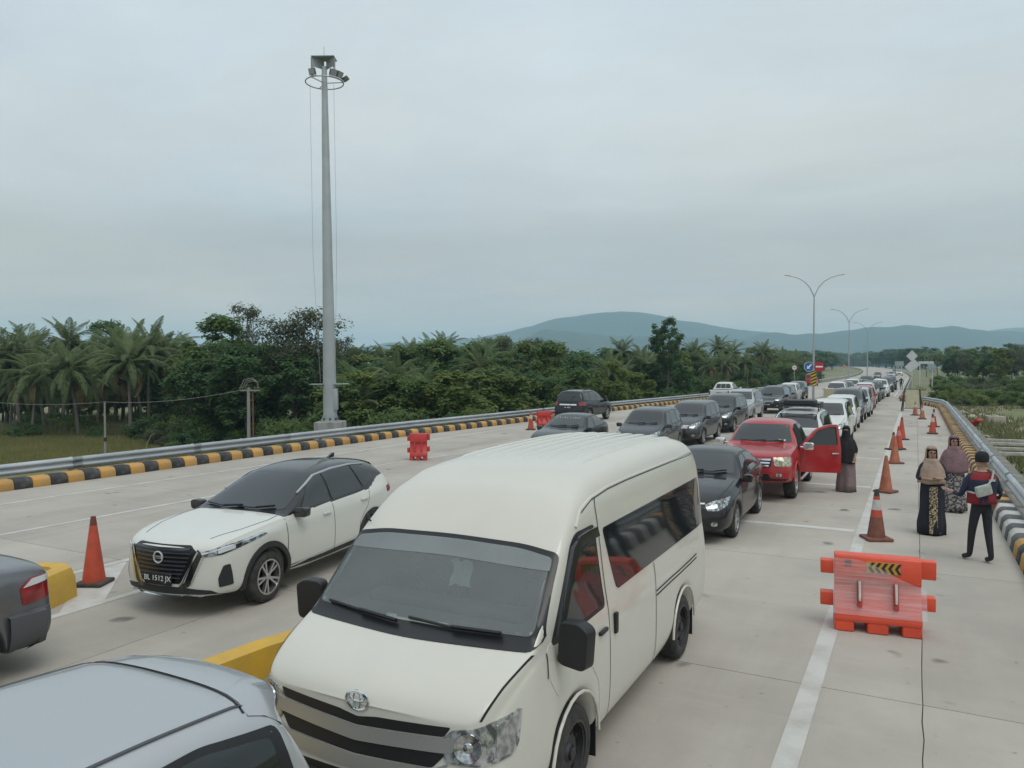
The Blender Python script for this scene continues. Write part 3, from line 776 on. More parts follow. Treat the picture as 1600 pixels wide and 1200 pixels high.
# ---------------------------------------------------------------- sedan
def sedan():
    sp = dict(L=4.34, r=0.305, wheels=(-1.29, 1.26), arch=0.385, zr=1.45, wt=0.60, er=0.10, bulgeF=0.13, bulgeB=0.08,
        top=[(-2.17, .66), (-2.08, .76), (-1.85, .86), (-1.55, .94), (-1.1, 1.00), (-.92, 1.02), (-.80, 1.06), (-.12, 1.405), (.10, 1.455), (.55, 1.475), (1.00, 1.43), (1.15, 1.40), (1.62, 1.15), (1.74, 1.11), (2.02, 1.09), (2.12, 1.04), (2.17, .95)],
        belt=[(-2.17, .56), (-1.9, .69), (-1.3, .84), (-.9, .90), (0, .94), (1.2, .98), (1.8, 1.0), (2.17, .90)],
        plan=[(-2.17, .64), (-2.08, .75), (-1.9, .815), (-1.5, .845), (0, .855), (1.4, .845), (1.95, .79), (2.1, .72), (2.17, .64)],
        low=[(-2.17, .24), (-1.7, .22), (0, .20), (1.6, .22), (2.17, .30)], fz=[(0.2, 0.0), (.45, -.05), (.62, -.01), (.75, .06), (3, .06)], bz=[(.2, 0), (.5, .05), (.75, .0), (3, 0)],
        crown=[(-2.2, .02), (-.9, .02), (-.5, .09), (.1, .04), (1.0, .04), (1.4, .09), (1.75, .02), (2.2, .02)])
    B = Body(sp, [PAINT0, M_UNDER]); r = empty('sedan')
    ob('body', B.me, r)
    B.panel('windscreen', rnd_out([(-.66, 1.075), (.66, 1.075), (.52, 1.375), (-.52, 1.375)], .05), 'F', M_GLASS, parent=r)
    B.panel('rear_window', rnd_out([(-.60, 1.13), (.60, 1.13), (.47, 1.36), (-.47, 1.36)], .05), 'B', M_GLASS, parent=r)
    B.panel('window_trim', rnd_out([(-.70, .97), (-.10, 1.33), (.25, 1.385), (.80, 1.375), (1.15, 1.29), (1.52, 1.06), (1.48, 1.02), (.3, .985)], .04), 'S', M_TRIM, off=.006, parent=r, mirror=True)
    add_doors(r, B, [dict(out=rnd_out([(-.83, .30), (-.84, .90), (.27, .955), (.27, .28)], .05), win=rnd_out([(-.55, 1.0), (-.06, 1.31), (.24, 1.355), (.24, 1.015)], .03), hy=.08, hz=.84),
                     dict(out=rnd_out([(.285, .28), (.285, .955), (1.22, .97), (1.10, .70), (.92, .52), (.86, .28)], .05), win=rnd_out([(.30, 1.02), (.30, 1.355), (.76, 1.345), (1.08, 1.26), (1.38, 1.06)], .03), hy=1.0, hz=.86)], PAINT0, PAINT0)
    B.ribbon('panel_gap', [('S', [(-.84, .92), (-.835, .30), (.28, .275), (.28, .97)]), ('S', [(.28, .275), (.88, .275), (.94, .52), (1.12, .70), (1.24, .98)]), ('T', [(.62, -2.0), (.70, -1.6), (.72, -1.0)])], M_GAP, parent=r)
    lamp_pair(r, B, 'headlight', rnd_out([(-.26, .60), (-.10, .595), (.14, .66), (.30, .80), (.22, .80), (-.10, .75), (-.28, .69)], .03), ('D', 35, Vector((.62, -1.95, .7))), M_LENS)
    lamp_pair(r, B, 'tail_light', rnd_out([(-.22, .72), (.16, .74), (.20, .96), (-.12, .97), (-.22, .90)], .03), ('D', 150, Vector((.62, 1.95, .85))), M_TAIL)
    B.panel('grille', rnd_out([(-.40, .62), (.40, .62), (.46, .72), (-.46, .72)], .03), 'F', M_BLACK, off=.005, parent=r); bars(r, B, 'grille_bar', [(-.44, .44, .705)], M_CHROME, .022)
    B.panel('bumper_intake', rnd_out([(-.52, .30), (.52, .30), (.44, .43), (-.44, .43)], .03), 'F', M_BLACK, off=.005, parent=r)
    lamp_pair(r, B, 'fog_lamp', rnd_out([(.56, .34), (.66, .34), (.66, .42), (.56, .42)], .04), 'F', M_LENS)
    plate(r, B, 0, .50, 'F'); plate(r, B, 0, .72, 'B')
    wiper(r, B, [(-.50, 1.085), (-.15, 1.07), (.10, 1.09)]); wiper(r, B, [(.02, 1.075), (.3, 1.075), (.52, 1.10)])
    mirror_part(r, .80, -.62, .985, PAINT0); wheels(r, sp, 'five', None)
    return r, B, sp

# ---------------------------------------------------------------- people carrier
def mpv():
    sp = dict(L=4.30, r=0.315, wheels=(-1.33, 1.30), arch=0.39, zr=1.66, wt=0.61, er=0.12, bulgeF=0.12, bulgeB=0.06,
        top=[(-2.15, .74), (-2.06, .84), (-1.85, .93), (-1.55, 1.02), (-1.28, 1.075), (-1.18, 1.11), (-.48, 1.555), (-.28, 1.625), (.2, 1.685), (1.2, 1.685), (1.72, 1.645), (1.90, 1.58), (2.04, 1.20), (2.10, 1.0), (2.15, .80)],
        belt=[(-2.15, .60), (-1.9, .76), (-1.3, .92), (-.9, .96), (0, .98), (1.2, 1.02), (2.0, 1.04), (2.15, .78)],
        plan=[(-2.15, .62), (-2.06, .74), (-1.9, .795), (-1.5, .825), (0, .835), (1.4, .83), (1.95, .79), (2.1, .74), (2.15, .68)],
        low=[(-2.15, .27), (-1.7, .24), (0, .22), (1.6, .25), (2.15, .34)], fz=[(0.2, 0.0), (.5, -.05), (.66, -.01), (.8, .06), (3, .06)], bz=[(.2, 0), (.5, .05), (.75, .0), (3, 0)],
        crown=[(-2.2, .02), (-1.2, .02), (-.8, .07), (-.2, .025), (1.5, .02), (2.2, .04)], p8=[(-.6, .90), (-.2, .93), (3, .93)])
    B = Body(sp, [PAINT0, M_UNDER]); r = empty('people_carrier'); ob('body', B.me, r)
    B.panel('windscreen', rnd_out([(-.66, 1.13), (.66, 1.13), (.53, 1.545), (-.53, 1.545)], .05), 'F', M_GLASS, parent=r)
    B.panel('rear_window', rnd_out([(-.62, 1.10), (.62, 1.10), (.53, 1.50), (-.53, 1.50)], .06), 'B', M_GLASS, parent=r)
    B.panel('window_trim', rnd_out([(-1.02, 1.03), (-.48, 1.44), (-.20, 1.535), (.5, 1.575), (1.45, 1.565), (1.84, 1.50), (1.90, 1.14), (1.80, 1.10), (0, 1.04)], .05), 'S', M_TRIM, off=.006, parent=r, mirror=True)
    add_doors(r, B, [dict(out=rnd_out([(-.90, .36), (-.90, .98), (.12, 1.01), (.12, .30)], .05), win=rnd_out([(-.78, 1.06), (-.36, 1.45), (-.12, 1.525), (.09, 1.54), (.09, 1.075)], .03), hy=-.06, hz=.90),
                     dict(out=rnd_out([(.135, .30), (.135, 1.01), (1.10, 1.05), (1.06, .78), (.94, .56), (.88, .30)], .05), win=rnd_out([(.13, 1.075), (.13, 1.545), (.98, 1.55), (1.06, 1.10)], .03), hy=.92, hz=.93)], PAINT0, PAINT0)
    B.panel('quarter_window', rnd_out([(1.12, 1.11), (1.05, 1.545), (1.45, 1.535), (1.78, 1.47), (1.83, 1.16)], .04), 'S', M_GLASS, off=.010, parent=r, mirror=True)
    B.ribbon('panel_gap', [('S', [(-.91, 1.0), (-.91, .34), (.128, .29), (.128, 1.02)]), ('S', [(.128, .29), (.89, .29), (.95, .56), (1.07, .78), (1.11, 1.06)]), ('T', [(.58, -2.0), (.66, -1.7), (.70, -1.3)])], M_GAP, parent=r)
    lamp_pair(r, B, 'headlight', rnd_out([(-.26, .66), (.02, .67), (.26, .86), (.24, .92), (-.04, .86), (-.26, .78)], .03), ('D', 35, Vector((.60, -1.95, .78))), M_LENS)
    lamp_pair(r, B, 'tail_light', rnd_out([(-.12, .80), (.10, .80), (.10, 1.12), (-.02, 1.14), (-.12, 1.05)], .03), ('D', 150, Vector((.72, 2.0, .95))), M_TAIL)
    B.panel('grille', rnd_out([(-.36, .68), (.36, .68), (.44, .80), (-.44, .80)], .03), 'F', M_BLACK, off=.005, parent=r); bars(r, B, 'grille_bar', [(-.42, .42, .785), (-.40, .40, .74), (-.38, .38, .70)], M_CHROME, .024)
    B.panel('bumper_intake', rnd_out([(-.50, .34), (.50, .34), (.44, .44), (-.44, .44)], .03), 'F', M_BLACK, off=.005, parent=r)
    lamp_pair(r, B, 'fog_lamp', rnd_out([(.54, .38), (.66, .38), (.66, .46), (.54, .46)], .04), 'F', M_LENS)
    plate(r, B, 0, .55, 'F'); plate(r, B, 0, .82, 'B')
    wiper(r, B, [(-.50, 1.14), (-.15, 1.125), (.10, 1.145)]); wiper(r, B, [(.02, 1.13), (.3, 1.13), (.52, 1.155)])
    mirror_part(r, .80, -.90, 1.06, PAINT0); wheels(r, sp, 'five', None)
    return r, B, sp

# ---------------------------------------------------------------- sport utility
def suv(name='sport_utility_car'):
    sp = dict(L=4.70, r=0.37, wheels=(-1.42, 1.36), arch=0.45, zr=1.76, wt=0.64, er=0.12, bulgeF=0.10, bulgeB=0.06,
        top=[(-2.35, .92), (-2.26, 1.00), (-2.05, 1.06), (-1.5, 1.14), (-1.15, 1.18), (-1.05, 1.22), (-.38, 1.655), (-.18, 1.725), (.3, 1.785), (1.3, 1.785), (1.90, 1.745), (2.06, 1.68), (2.22, 1.28), (2.28, 1.08), (2.35, .90)],
        belt=[(-2.35, .74), (-2.1, .90), (-1.4, 1.02), (-.9, 1.06), (0, 1.08), (1.2, 1.11), (2.1, 1.12), (2.35, .86)],
        plan=[(-2.35, .72), (-2.26, .82), (-2.1, .87), (-1.7, .905), (0, .915), (1.5, .91), (2.1, .87), (2.28, .82), (2.35, .76)],
        low=[(-2.35, .36), (-1.9, .33), (0, .32), (1.8, .34), (2.35, .42)], fz=[(0.2, .05), (.6, -.04), (.8, -.02), (.98, .05), (3, .05)], bz=[(.2, 0), (.6, .06), (.85, .0), (3, 0)],
        crown=[(-2.4, .02), (-1.1, .02), (-.7, .09), (-.1, .04), (1.6, .04), (2.4, .05)])
    B = Body(sp, [PAINT0, M_UNDER]); r = empty(name); ob('body', B.me, r)
    B.panel('windscreen', rnd_out([(-.70, 1.235), (.70, 1.235), (.56, 1.645), (-.56, 1.645)], .05), 'F', M_GLASS, parent=r)
    B.panel('rear_window', rnd_out([(-.66, 1.20), (.66, 1.20), (.56, 1.60), (-.56, 1.60)], .06), 'B', M_GLASS, parent=r)
    B.panel('window_trim', rnd_out([(-.88, 1.12), (-.38, 1.54), (-.10, 1.625), (.6, 1.665), (1.6, 1.655), (2.0, 1.58), (2.06, 1.24), (1.95, 1.19), (0, 1.13)], .05), 'S', M_TRIM, off=.006, parent=r, mirror=True)
    add_doors(r, B, [dict(out=rnd_out([(-.90, .46), (-.90, 1.07), (.20, 1.10), (.20, .40)], .05), win=rnd_out([(-.68, 1.15), (-.28, 1.545), (-.04, 1.615), (.17, 1.63), (.17, 1.165)], .03), hy=.02, hz=1.0),
                     dict(out=rnd_out([(.215, .40), (.215, 1.10), (1.12, 1.13), (1.06, .84), (.90, .58), (.86, .40)], .05), win=rnd_out([(.21, 1.165), (.21, 1.635), (1.05, 1.64), (1.14, 1.19)], .03), hy=.96, hz=1.02)], PAINT0, PAINT0)
    B.panel('quarter_window', rnd_out([(1.20, 1.20), (1.12, 1.635), (1.6, 1.62), (1.94, 1.55), (1.99, 1.25)], .04), 'S', M_GLASS, off=.010, parent=r, mirror=True)
    B.ribbon('panel_gap', [('S', [(-.91, 1.08), (-.91, .44), (.208, .39), (.208, 1.11)]), ('S', [(.208, .39), (.87, .39), (.91, .58), (1.07, .84), (1.13, 1.14)])], M_GAP, parent=r)
    lamp_pair(r, B, 'headlight', rnd_out([(-.30, .84), (.05, .85), (.26, .98), (.20, 1.02), (-.06, .98), (-.30, .93)], .03), ('D', 35, Vector((.68, -2.15, .92))), M_LENS)
    lamp_pair(r, B, 'tail_light', rnd_out([(-.30, .96), (.12, .94), (.14, 1.14), (-.04, 1.17), (-.30, 1.10)], .03), ('D', 150, Vector((.72, 2.2, 1.05))), M_TAIL)
    B.panel('grille', rnd_out([(-.36, .62), (.36, .62), (.46, .90), (-.46, .90)], .05), 'F', M_BLACK, off=.005, parent=r); bars(r, B, 'grille_bar', [(-.45, .45, .885), (-.42, .42, .80), (-.40, .40, .72)], M_CHROME, .022)
    B.panel('bumper_intake', rnd_out([(-.55, .42), (.55, .42), (.48, .54), (-.48, .54)], .03), 'F', M_BLACK, off=.005, parent=r)
    B.panel('rear_garnish', rnd_out([(-.5, .96), (.5, .96), (.5, 1.03), (-.5, 1.03)], .02), 'B', M_CHROME, off=.012, parent=r)
    B.panel('rear_bumper_step', rnd_out([(-.6, .52), (.6, .52), (.6, .64), (-.6, .64)], .03), 'B', M_BLACK, off=.012, parent=r)
    lamp_pair(r, B, 'fog_lamp', rnd_out([(.58, .50), (.70, .50), (.70, .58), (.58, .58)], .04), 'F', M_LENS)
    plate(r, B, 0, .60, 'F'); plate(r, B, 0, .84, 'B')
    wiper(r, B, [(-.50, 1.245), (-.15, 1.23), (.10, 1.25)])
    mirror_part(r, .87, -.82, 1.15, PAINT0, w=.22, h=.18); wheels(r, sp, 'five', None, .245)
    for sg in (1, -1):
        rb = MB(); P = [(sg * .60, -.2, 1.73), (sg * .605, 0, 1.775), (sg * .61, .8, 1.80), (sg * .60, 1.5, 1.785), (sg * .59, 1.7, 1.74)]
        rb.tube(P, .018, 6); rb.build('roof_rail', M_BLACK, r)
    return r, B, sp

# ---------------------------------------------------------------- double-cab pickup
def pickup():
    sp = dict(L=5.10, r=0.385, wheels=(-1.62, 1.42), arch=0.475, zr=1.75, wt=0.64, er=0.12, bulgeF=0.08, bulgeB=0.02, decB=.3,
        top=[(-2.55, 1.00), (-2.46, 1.08), (-2.2, 1.13), (-1.7, 1.18), (-1.30, 1.21), (-1.20, 1.24), (-.62, 1.66), (-.42, 1.725), (-.05, 1.765), (.45, 1.76), (.68, 1.72), (.80, 1.60), (.92, 1.20), (.96, 1.15), (1.3, 1.14), (2.35, 1.13), (2.48, 1.13), (2.55, 1.10)],
        belt=[(-2.55, .80), (-2.3, .98), (-1.4, 1.06), (-.9, 1.09), (0, 1.11), (1.0, 1.12), (2.55, 1.08)],
        plan=[(-2.55, .76), (-2.46, .84), (-2.3, .88), (-1.8, .90), (0, .90), (1.5, .90), (2.3, .88), (2.55, .86)],
        low=[(-2.55, .46), (-2.1, .42), (0, .42), (1.9, .46), (2.55, .56)], fz=[(0.2, .06), (.6, -.03), (.85, 0), (1.05, .05), (3, .05)],
        crown=[(-2.6, .02), (-1.2, .02), (-.9, .08), (-.3, .04), (.7, .04), (1.0, .01), (2.6, .01)])
    B = Body(sp, [PAINT0, M_UNDER]); r = empty('pickup_truck'); ob('body', B.me, r)
    B.panel('windscreen', rnd_out([(-.71, 1.255), (.71, 1.255), (.57, 1.645), (-.57, 1.645)], .05), 'F', M_GLASS, parent=r)
    B.panel('rear_window', rnd_out([(-.62, 1.24), (.62, 1.24), (.54, 1.60), (-.54, 1.60)], .04), 'B', M_GLASS, parent=r)
    for x in (-.2, .2): B.panel('window_bar', [(x - .012, 1.24), (x + .012, 1.24), (x + .012, 1.60), (x - .012, 1.60)], 'B', PAINT0, off=.016, parent=r)
    B.panel('window_trim', rnd_out([(-1.02, 1.14), (-.60, 1.53), (-.34, 1.615), (.2, 1.645), (.62, 1.61), (.76, 1.22), (.70, 1.18)], .05), 'S', M_TRIM, off=.006, parent=r, mirror=True)
    D = add_doors(r, B, [dict(out=rnd_out([(-1.06, .56), (-1.06, 1.09), (-.05, 1.12), (-.05, .50)], .05), win=rnd_out([(-.84, 1.17), (-.50, 1.535), (-.28, 1.605), (-.06, 1.62), (-.06, 1.185)], .03), hy=-.20, hz=1.0),
                     dict(out=rnd_out([(-.035, .50), (-.035, 1.12), (.80, 1.135), (.80, .80), (.74, .56)], .05), win=rnd_out([(-.02, 1.185), (-.02, 1.62), (.2, 1.62), (.57, 1.585), (.69, 1.22)], .03), hy=.64, hz=1.02)], PAINT0, M_CHROME)
    B.ribbon('panel_gap', [('S', [(-1.07, 1.1), (-1.07, .54), (-.042, .49), (-.042, 1.13)]), ('S', [(-.042, .49), (.75, .55), (.81, .80), (.81, 1.14)]), ('S', [(.93, .62), (.93, 1.12)])], M_GAP, parent=r)
    B.panel('bed_cover', rnd_out([(-.78, 1.05), (.78, 1.05), (.78, 2.42), (-.78, 2.42)], .05), 'T', M_BLACK, off=.01, parent=r)
    lamp_pair(r, B, 'headlight', rnd_out([(-.20, .84), (.20, .83), (.20, 1.03), (-.22, 1.03)], .03), ('D', 25, Vector((.66, -2.4, .94))), M_LENS_OLD)
    lamp_pair(r, B, 'tail_light', rnd_out([(.72, .74), (.83, .74), (.83, 1.06), (.72, 1.06)], .03), 'B', M_TAIL)
    B.panel('grille', rnd_out([(-.44, .80), (.44, .80), (.48, 1.03), (-.48, 1.03)], .05), 'F', M_BLACK, off=.005, parent=r); bars(r, B, 'grille_bar', [(-.44, .44, .975), (-.42, .42, .905), (-.40, .40, .84)], M_CHROME, .034)
    B.panel('bumper_intake', rnd_out([(-.45, .52), (.45, .52), (.40, .66), (-.40, .66)], .03), 'F', M_BLACK, off=.006, parent=r)
    B.panel('bumper_skirt', rnd_out([(-.80, .455), (.80, .455), (.82, .56), (-.82, .56)], .03), 'F', M_BLACK, off=.005, parent=r)
    lamp_pair(r, B, 'fog_lamp', rnd_out([(.56, .60), (.68, .60), (.68, .68), (.56, .68)], .04), 'F', M_LENS)
    B.ribbon('tailgate_gap', [('B', [(-.70, 1.10), (-.70, .66), (.70, .66), (.70, 1.10)])], M_GAP, parent=r, mirror=False)
    rbm = MB(); rbm.box((0, 2.60, .58), (1.6, .16, .16)); rbm.build('rear_bumper', M_CHROME, r, bevel=.03)
    plate(r, B, 0, .72, 'F'); plate(r, B, 0, .86, 'B')
    for sg in (1, -1):
        st = MB(); st.tube([(sg * .86, -1.05, .40), (sg * .90, -.95, .36), (sg * .90, .75, .36), (sg * .86, .85, .40)], .035, 8); st.build('side_step', M_ALLOY, r)
    wiper(r, B, [(-.50, 1.265), (-.15, 1.25), (.10, 1.27)]); wiper(r, B, [(.02, 1.255), (.3, 1.255), (.52, 1.28)])
    wheels(r, sp, 'five', None, .26)
    for wy in sp['wheels']:                                  # flared arch lips
        for sg in (1, -1):
            b = MB(); b.tube([(sg * (lerp_tab(sp['plan'], wy) * .985), wy + .475 * math.cos(R(a)), .385 + .475 * math.sin(R(a))) for a in range(-8, 190, 18)], .028, 6); b.build('arch_flare', PAINT0, r)
    return r, B, sp, D
# ---------------------------------------------------------------- white high-roof van
def torus_pts(rx, rz, n=28): return [(rx * math.cos(2 * math.pi * k / n), rz * math.sin(2 * math.pi * k / n)) for k in range(n + 1)]
def ring_on(mb, cx, cz, rx, rz, r, fy, n=28, mi=0):
    mb.tube([(cx + rx * math.cos(2 * math.pi * k / n), fy, cz + rz * math.sin(2 * math.pi * k / n)) for k in range(n + 1)], r, 6, mi, cap=False)
def van():
    WP = paint('van_white_paint', (0.585, 0.565, 0.50), 0.0, dust=0.14)
    SV = mat('van_silver_plastic', (0.42, 0.42, 0.40), rough=0.35, metal=0.6)
    sp = dict(L=5.38, r=0.335, wheels=(-1.53, 1.47), arch=0.405, zr=2.22, wt=[(-1.4, .83), (-.7, .815), (0, .81), (9, .80)], er=[(-1.65, .055), (-1.45, .08), (-1.0, .13), (-.4, .16), (9, .16)], p8=[(-1.5, .975), (-1.0, .93), (-.5, .90), (9, .90)], bulgeF=0.065, bulgeB=0.05, decF=0.62,
        extra=[-.9, .3, 1.0, 2.2],
        top=[(-2.69, .98), (-2.63, 1.07), (-2.42, 1.175), (-2.16, 1.255), (-2.08, 1.29), (-1.60, 1.80), (-1.50, 1.885), (-1.22, 2.11), (-.86, 2.245), (-.42, 2.30), (.3, 2.32), (1.4, 2.325), (2.1, 2.305), (2.45, 2.26), (2.60, 2.16), (2.66, 1.60), (2.69, 1.15)],
        belt=[(-2.69, .84), (-2.45, 1.03), (-2.15, 1.16), (-1.6, 1.20), (2.4, 1.24), (2.69, 1.05)],
        plan=[(-2.69, .80), (-2.63, .855), (-2.50, .90), (-2.2, .945), (-1.6, .965), (0, .965), (2.2, .96), (2.5, .945), (2.62, .92), (2.69, .88)],
        low=[(-2.69, .28), (-2.3, .25), (-1.9, .24), (0, .23), (2.0, .25), (2.69, .32)],
        fz=[(.2, .03), (.45, -.05), (.62, -.03), (.75, 0), (.98, .02), (1.2, .02), (3, 0)], bz=[(0, 0), (.5, .03), (.7, 0), (3, 0)],
        crown=[(-2.7, .02), (-2.1, .02), (-1.8, .02), (-1.45, .03), (-.8, .05), (0, .045), (2.4, .045), (2.7, .03)], sec=(0.965, 1.0, 1.0, 0.985))
    B = Body(sp, [WP, M_UNDER], lvl=3); r = empty('passenger_van')
    ws = rnd_out([(-.915, 1.25), (0, 1.235), (.915, 1.25), (.845, 1.765), (.60, 1.805), (0, 1.82), (-.60, 1.805), (-.845, 1.765)], [.06, .2, .06, .05, .15, .2, .15, .05])
    def inset(o, k, cx, cz): return [(cx + (x - cx) * k[0], cz + (z - cz) * k[1]) for x, z in o]
    # windscreen: frit border, wiper cowl and see-through glass over a real opening
    hole = inset(ws, (.95, .86), 0, 1.55)
    fr = B.panel('windscreen_frame', ws, 'F', M_TRIM, off=.007, th=.016, res=.03, parent=r)[0]
    bmf = bmesh.new(); bmf.from_mesh(fr.data)
    def in_poly(o, x, y):
        c = False; j = len(o) - 1
        for i in range(len(o)):
            xi, yi = o[i]; xj, yj = o[j]
            if (yi > y) != (yj > y) and x < (xj - xi) * (y - yi) / (yj - yi) + xi: c = not c
            j = i
        return c
    glass_o = rnd_out([(-.865, 1.312), (0, 1.297), (.865, 1.312), (.805, 1.735), (.58, 1.775), (0, 1.79), (-.58, 1.775), (-.805, 1.735)], [.05, .2, .05, .05, .15, .2, .15, .05])
    hole2 = inset(glass_o, (.98, .95), 0, 1.57)
    bmesh.ops.delete(bmf, geom=[f for f in bmf.faces if in_poly(hole2, f.calc_center_median().x, f.calc_center_median().z) and f.normal.y < -.2], context='FACES'); bmf.to_mesh(fr.data); bmf.free()
    VG = clear_glass('van_windscreen_glass', (0.52, 0.60, 0.56), 0.17, 0.03, base=0.05)
    VS = clear_glass('van_sunstrip_glass', (0.20, 0.32, 0.27), 0.30, 0.04, base=0.10)
    gw = B.panel('windscreen', glass_o, 'F', VG, off=.012, th=0.0, res=.04, parent=r)[0]
    strip_o = rnd_out([(-.823, 1.66), (0, 1.685), (.823, 1.66), (.815, 1.735), (.58, 1.775), (0, 1.79), (-.58, 1.775), (-.815, 1.735)], [.0, .2, .0, .05, .15, .2, .15, .05])
    ss = B.panel('sun_strip', strip_o, 'F', VS, off=.015, th=0.0, res=.04)[0]; ss.parent = gw
    body_holder = hole
    # doors, side glass
    add_doors(r, B, [dict(out=rnd_out([(-1.98, 1.05), (-1.95, 1.24), (-.86, 1.24), (-.86, .32), (-1.05, .32), (-1.10, .70), (-1.25, .88), (-1.55, .94), (-1.85, .86)], .06), win=None, hy=-1.02, hz=1.06, hw=.16)], WP, M_BLACK)
    B.panel('window_trim', rnd_out([(-1.90, 1.215), (-1.42, 1.80), (-1.30, 1.865), (-.93, 1.865), (-.90, 1.215)], .06), 'S', M_TRIM, off=.005, parent=r, mirror=True)
    CG = clear_glass('van_cab_glass', (0.18, 0.20, 0.19), 0.06, 0.02, base=0.05)
    B.panel('window', rnd_out([(-1.78, 1.25), (-1.40, 1.745), (-1.28, 1.80), (-.97, 1.80), (-.95, 1.25)], .05), 'S', M_GLASS, off=.010, parent=r, mirror=True)
    VM = mat('visor_smoke', (0.012, 0.013, 0.017), rough=0.12, coat=.5)
    for sg in (1, -1):
        v = MB(); P = []
        for (y, z) in ((-1.82, 1.27), (-1.62, 1.55), (-1.42, 1.775), (-1.28, 1.835), (-1.1, 1.845), (-.93, 1.84)):
            h, n, d = B.ray('S', y, z); P.append(h + n * .035)
        vv = []; ff = []
        for k, p in enumerate(P):
            q = Vector((p.x + .012, p.y + (.055 if k < 3 else .02), p.z - (.02 if k < 2 else .075))); a = Vector(p) - Vector((.03, 0, 0)); 
            vv += [Vector((sg * a.x, a.y, a.z)), Vector((sg * p.x, p.y, p.z)), Vector((sg * q.x, q.y, q.z))]
            if k: o = 3 * (k - 1); ff += [(o, o + 1, o + 4, o + 3), (o + 1, o + 2, o + 5, o + 4)]
        v.add(vv, ff); v.build('rain_visor', VM, r)
    B.panel('side_window', rnd_out([(-.60, 1.275), (-.76, 1.80), (2.44, 1.80), (2.47, 1.36), (2.43, 1.275)], [.05, .05, .06, .06, .06]), 'S', M_GLASS, off=.006, parent=r, mirror=True)
    for sg in (1, -1):                       # upright grip of the sliding door
        h_, n_, d_ = B.ray('S', -.72, 1.04); g_ = MB(); g_.box((0, 0, 0), (.03, .06, .17)); g_.build('sliding_door_handle', M_BLACK, r, bevel=.014, loc=(sg * (h_.x + .012), h_.y, h_.z))
    B.panel('rear_window', rnd_out([(-.72, 1.25), (.72, 1.25), (.64, 1.90), (-.64, 1.90)], .08), 'B', M_GLASS, off=.006, parent=r)
    B.ribbon('panel_gap', [('S', [(-1.99, 1.04), (-1.97, 1.20)]), ('S', [(-.85, 1.05), (-.85, .30)]),
                           ('S', [(-1.08, .30), (-.86, .30), (.42, .30)]), ('S', [(.42, .30), (.42, 1.26)]), ('S', [(-.85, 1.05), (-.85, 1.98), (-.82, 2.05)]),
                           ('F', [(.90, 1.235), (.85, 1.13), (.80, .99)])], M_GAP, width=.011, off=.005, parent=r, res=.025)
    B.ribbon('sliding_door_rail', [('S', [(.44, .99), (2.0, 1.00)]), ('S', [(.44, .95), (2.0, .96)])], M_GAP, width=.014, off=.004, parent=r, res=.03)
    # gutter and roof ribs
    for sg in (1, -1):
        gt = MB(); P = []
        for y, z in ((-1.28, 1.90), (-1.15, 2.0), (-.9, 2.06), (-.5, 2.09), (0, 2.10), (1.2, 2.10), (2.4, 2.09), (2.58, 2.04)):
            h, n, d = B.ray('S', y, z); P.append(Vector((sg * (h.x + .004), h.y, h.z)))
        gt.tube(P, .013, 6); gt.build('rain_gutter', WP, r)
    B.ribbon('gutter_shadow_line', [('S', [(-1.13, 1.98), (-.9, 2.04), (-.5, 2.07), (0, 2.08), (1.2, 2.08), (2.4, 2.07)])], M_GAP, width=.006, off=.004, parent=r, res=.03)  # shade under the gutter drawn as a thin black ribbon
    for x in (-.56, -.42, -.28, -.14, 0, .14, .28, .42, .56):
        P = []; rb = MB()
        for k in range(27):
            y = -.50 + k * .11; h, n, d = B.ray('T', x, y); P.append(h + n * (-.024 if k in (0, 26) else -.015))
        rb.tube(P, .026, 10); rb.build('roof_rib', WP, r, angle=80)
    # nose: slots, silver bars, lamps, bumper
    B.panel('grille', rnd_out([(-.60, .885), (0, .845), (.60, .885), (.64, .945), (.14, .918), (0, .895), (-.14, .918), (-.64, .945)], .015), 'F', M_BLACK, off=.004, th=.02, res=.05, parent=r)
    B.panel('silver_band', rnd_out([(-.66, .80), (0, .755), (.66, .80), (.70, .90), (.60, .88), (0, .84), (-.60, .88), (-.70, .90)], .02), 'F', SV, off=.016, th=.03, res=.05, parent=r)
    B.panel('lower_grille', rnd_out([(-.54, .70), (0, .675), (.54, .70), (.62, .79), (0, .75), (-.62, .79)], .02), 'F', M_BLACK, off=.005, th=.02, res=.05, parent=r)
    B.panel('silver_band', rnd_out([(-.58, .61), (0, .585), (.58, .61), (.64, .74), (.54, .695), (0, .668), (-.54, .695), (-.64, .74)], .02), 'F', SV, off=.014, th=.03, res=.05, parent=r)
    B.panel('bumper_intake', rnd_out([(-.60, .40), (.60, .40), (.56, .56), (-.56, .56)], .04), 'F', M_BLACK, off=.005, parent=r)
    bars(r, B, 'intake_slat', [(-.56, .56, .46), (-.55, .55, .51)], M_STEEL_DK, .014)
    hl = ('D', 34, Vector((.75, -2.5, .86)))
    L1 = B.panel('headlight', rnd_out([(-.23, .745), (.17, .735), (.21, .79), (.235, .985), (.02, .965), (-.19, .935), (-.25, .87)], .025), hl, M_LENS, off=.012, th=.04, res=.05, parent=r, mirror=True)
    M_CHR2 = mat('lamp_chrome', (0.62, 0.63, 0.64), rough=0.12, metal=1.0, c2=(.30, .31, .32), scale=30, detail=1)
    hh, nn, _ = B.ray(hl, -.10, .845)
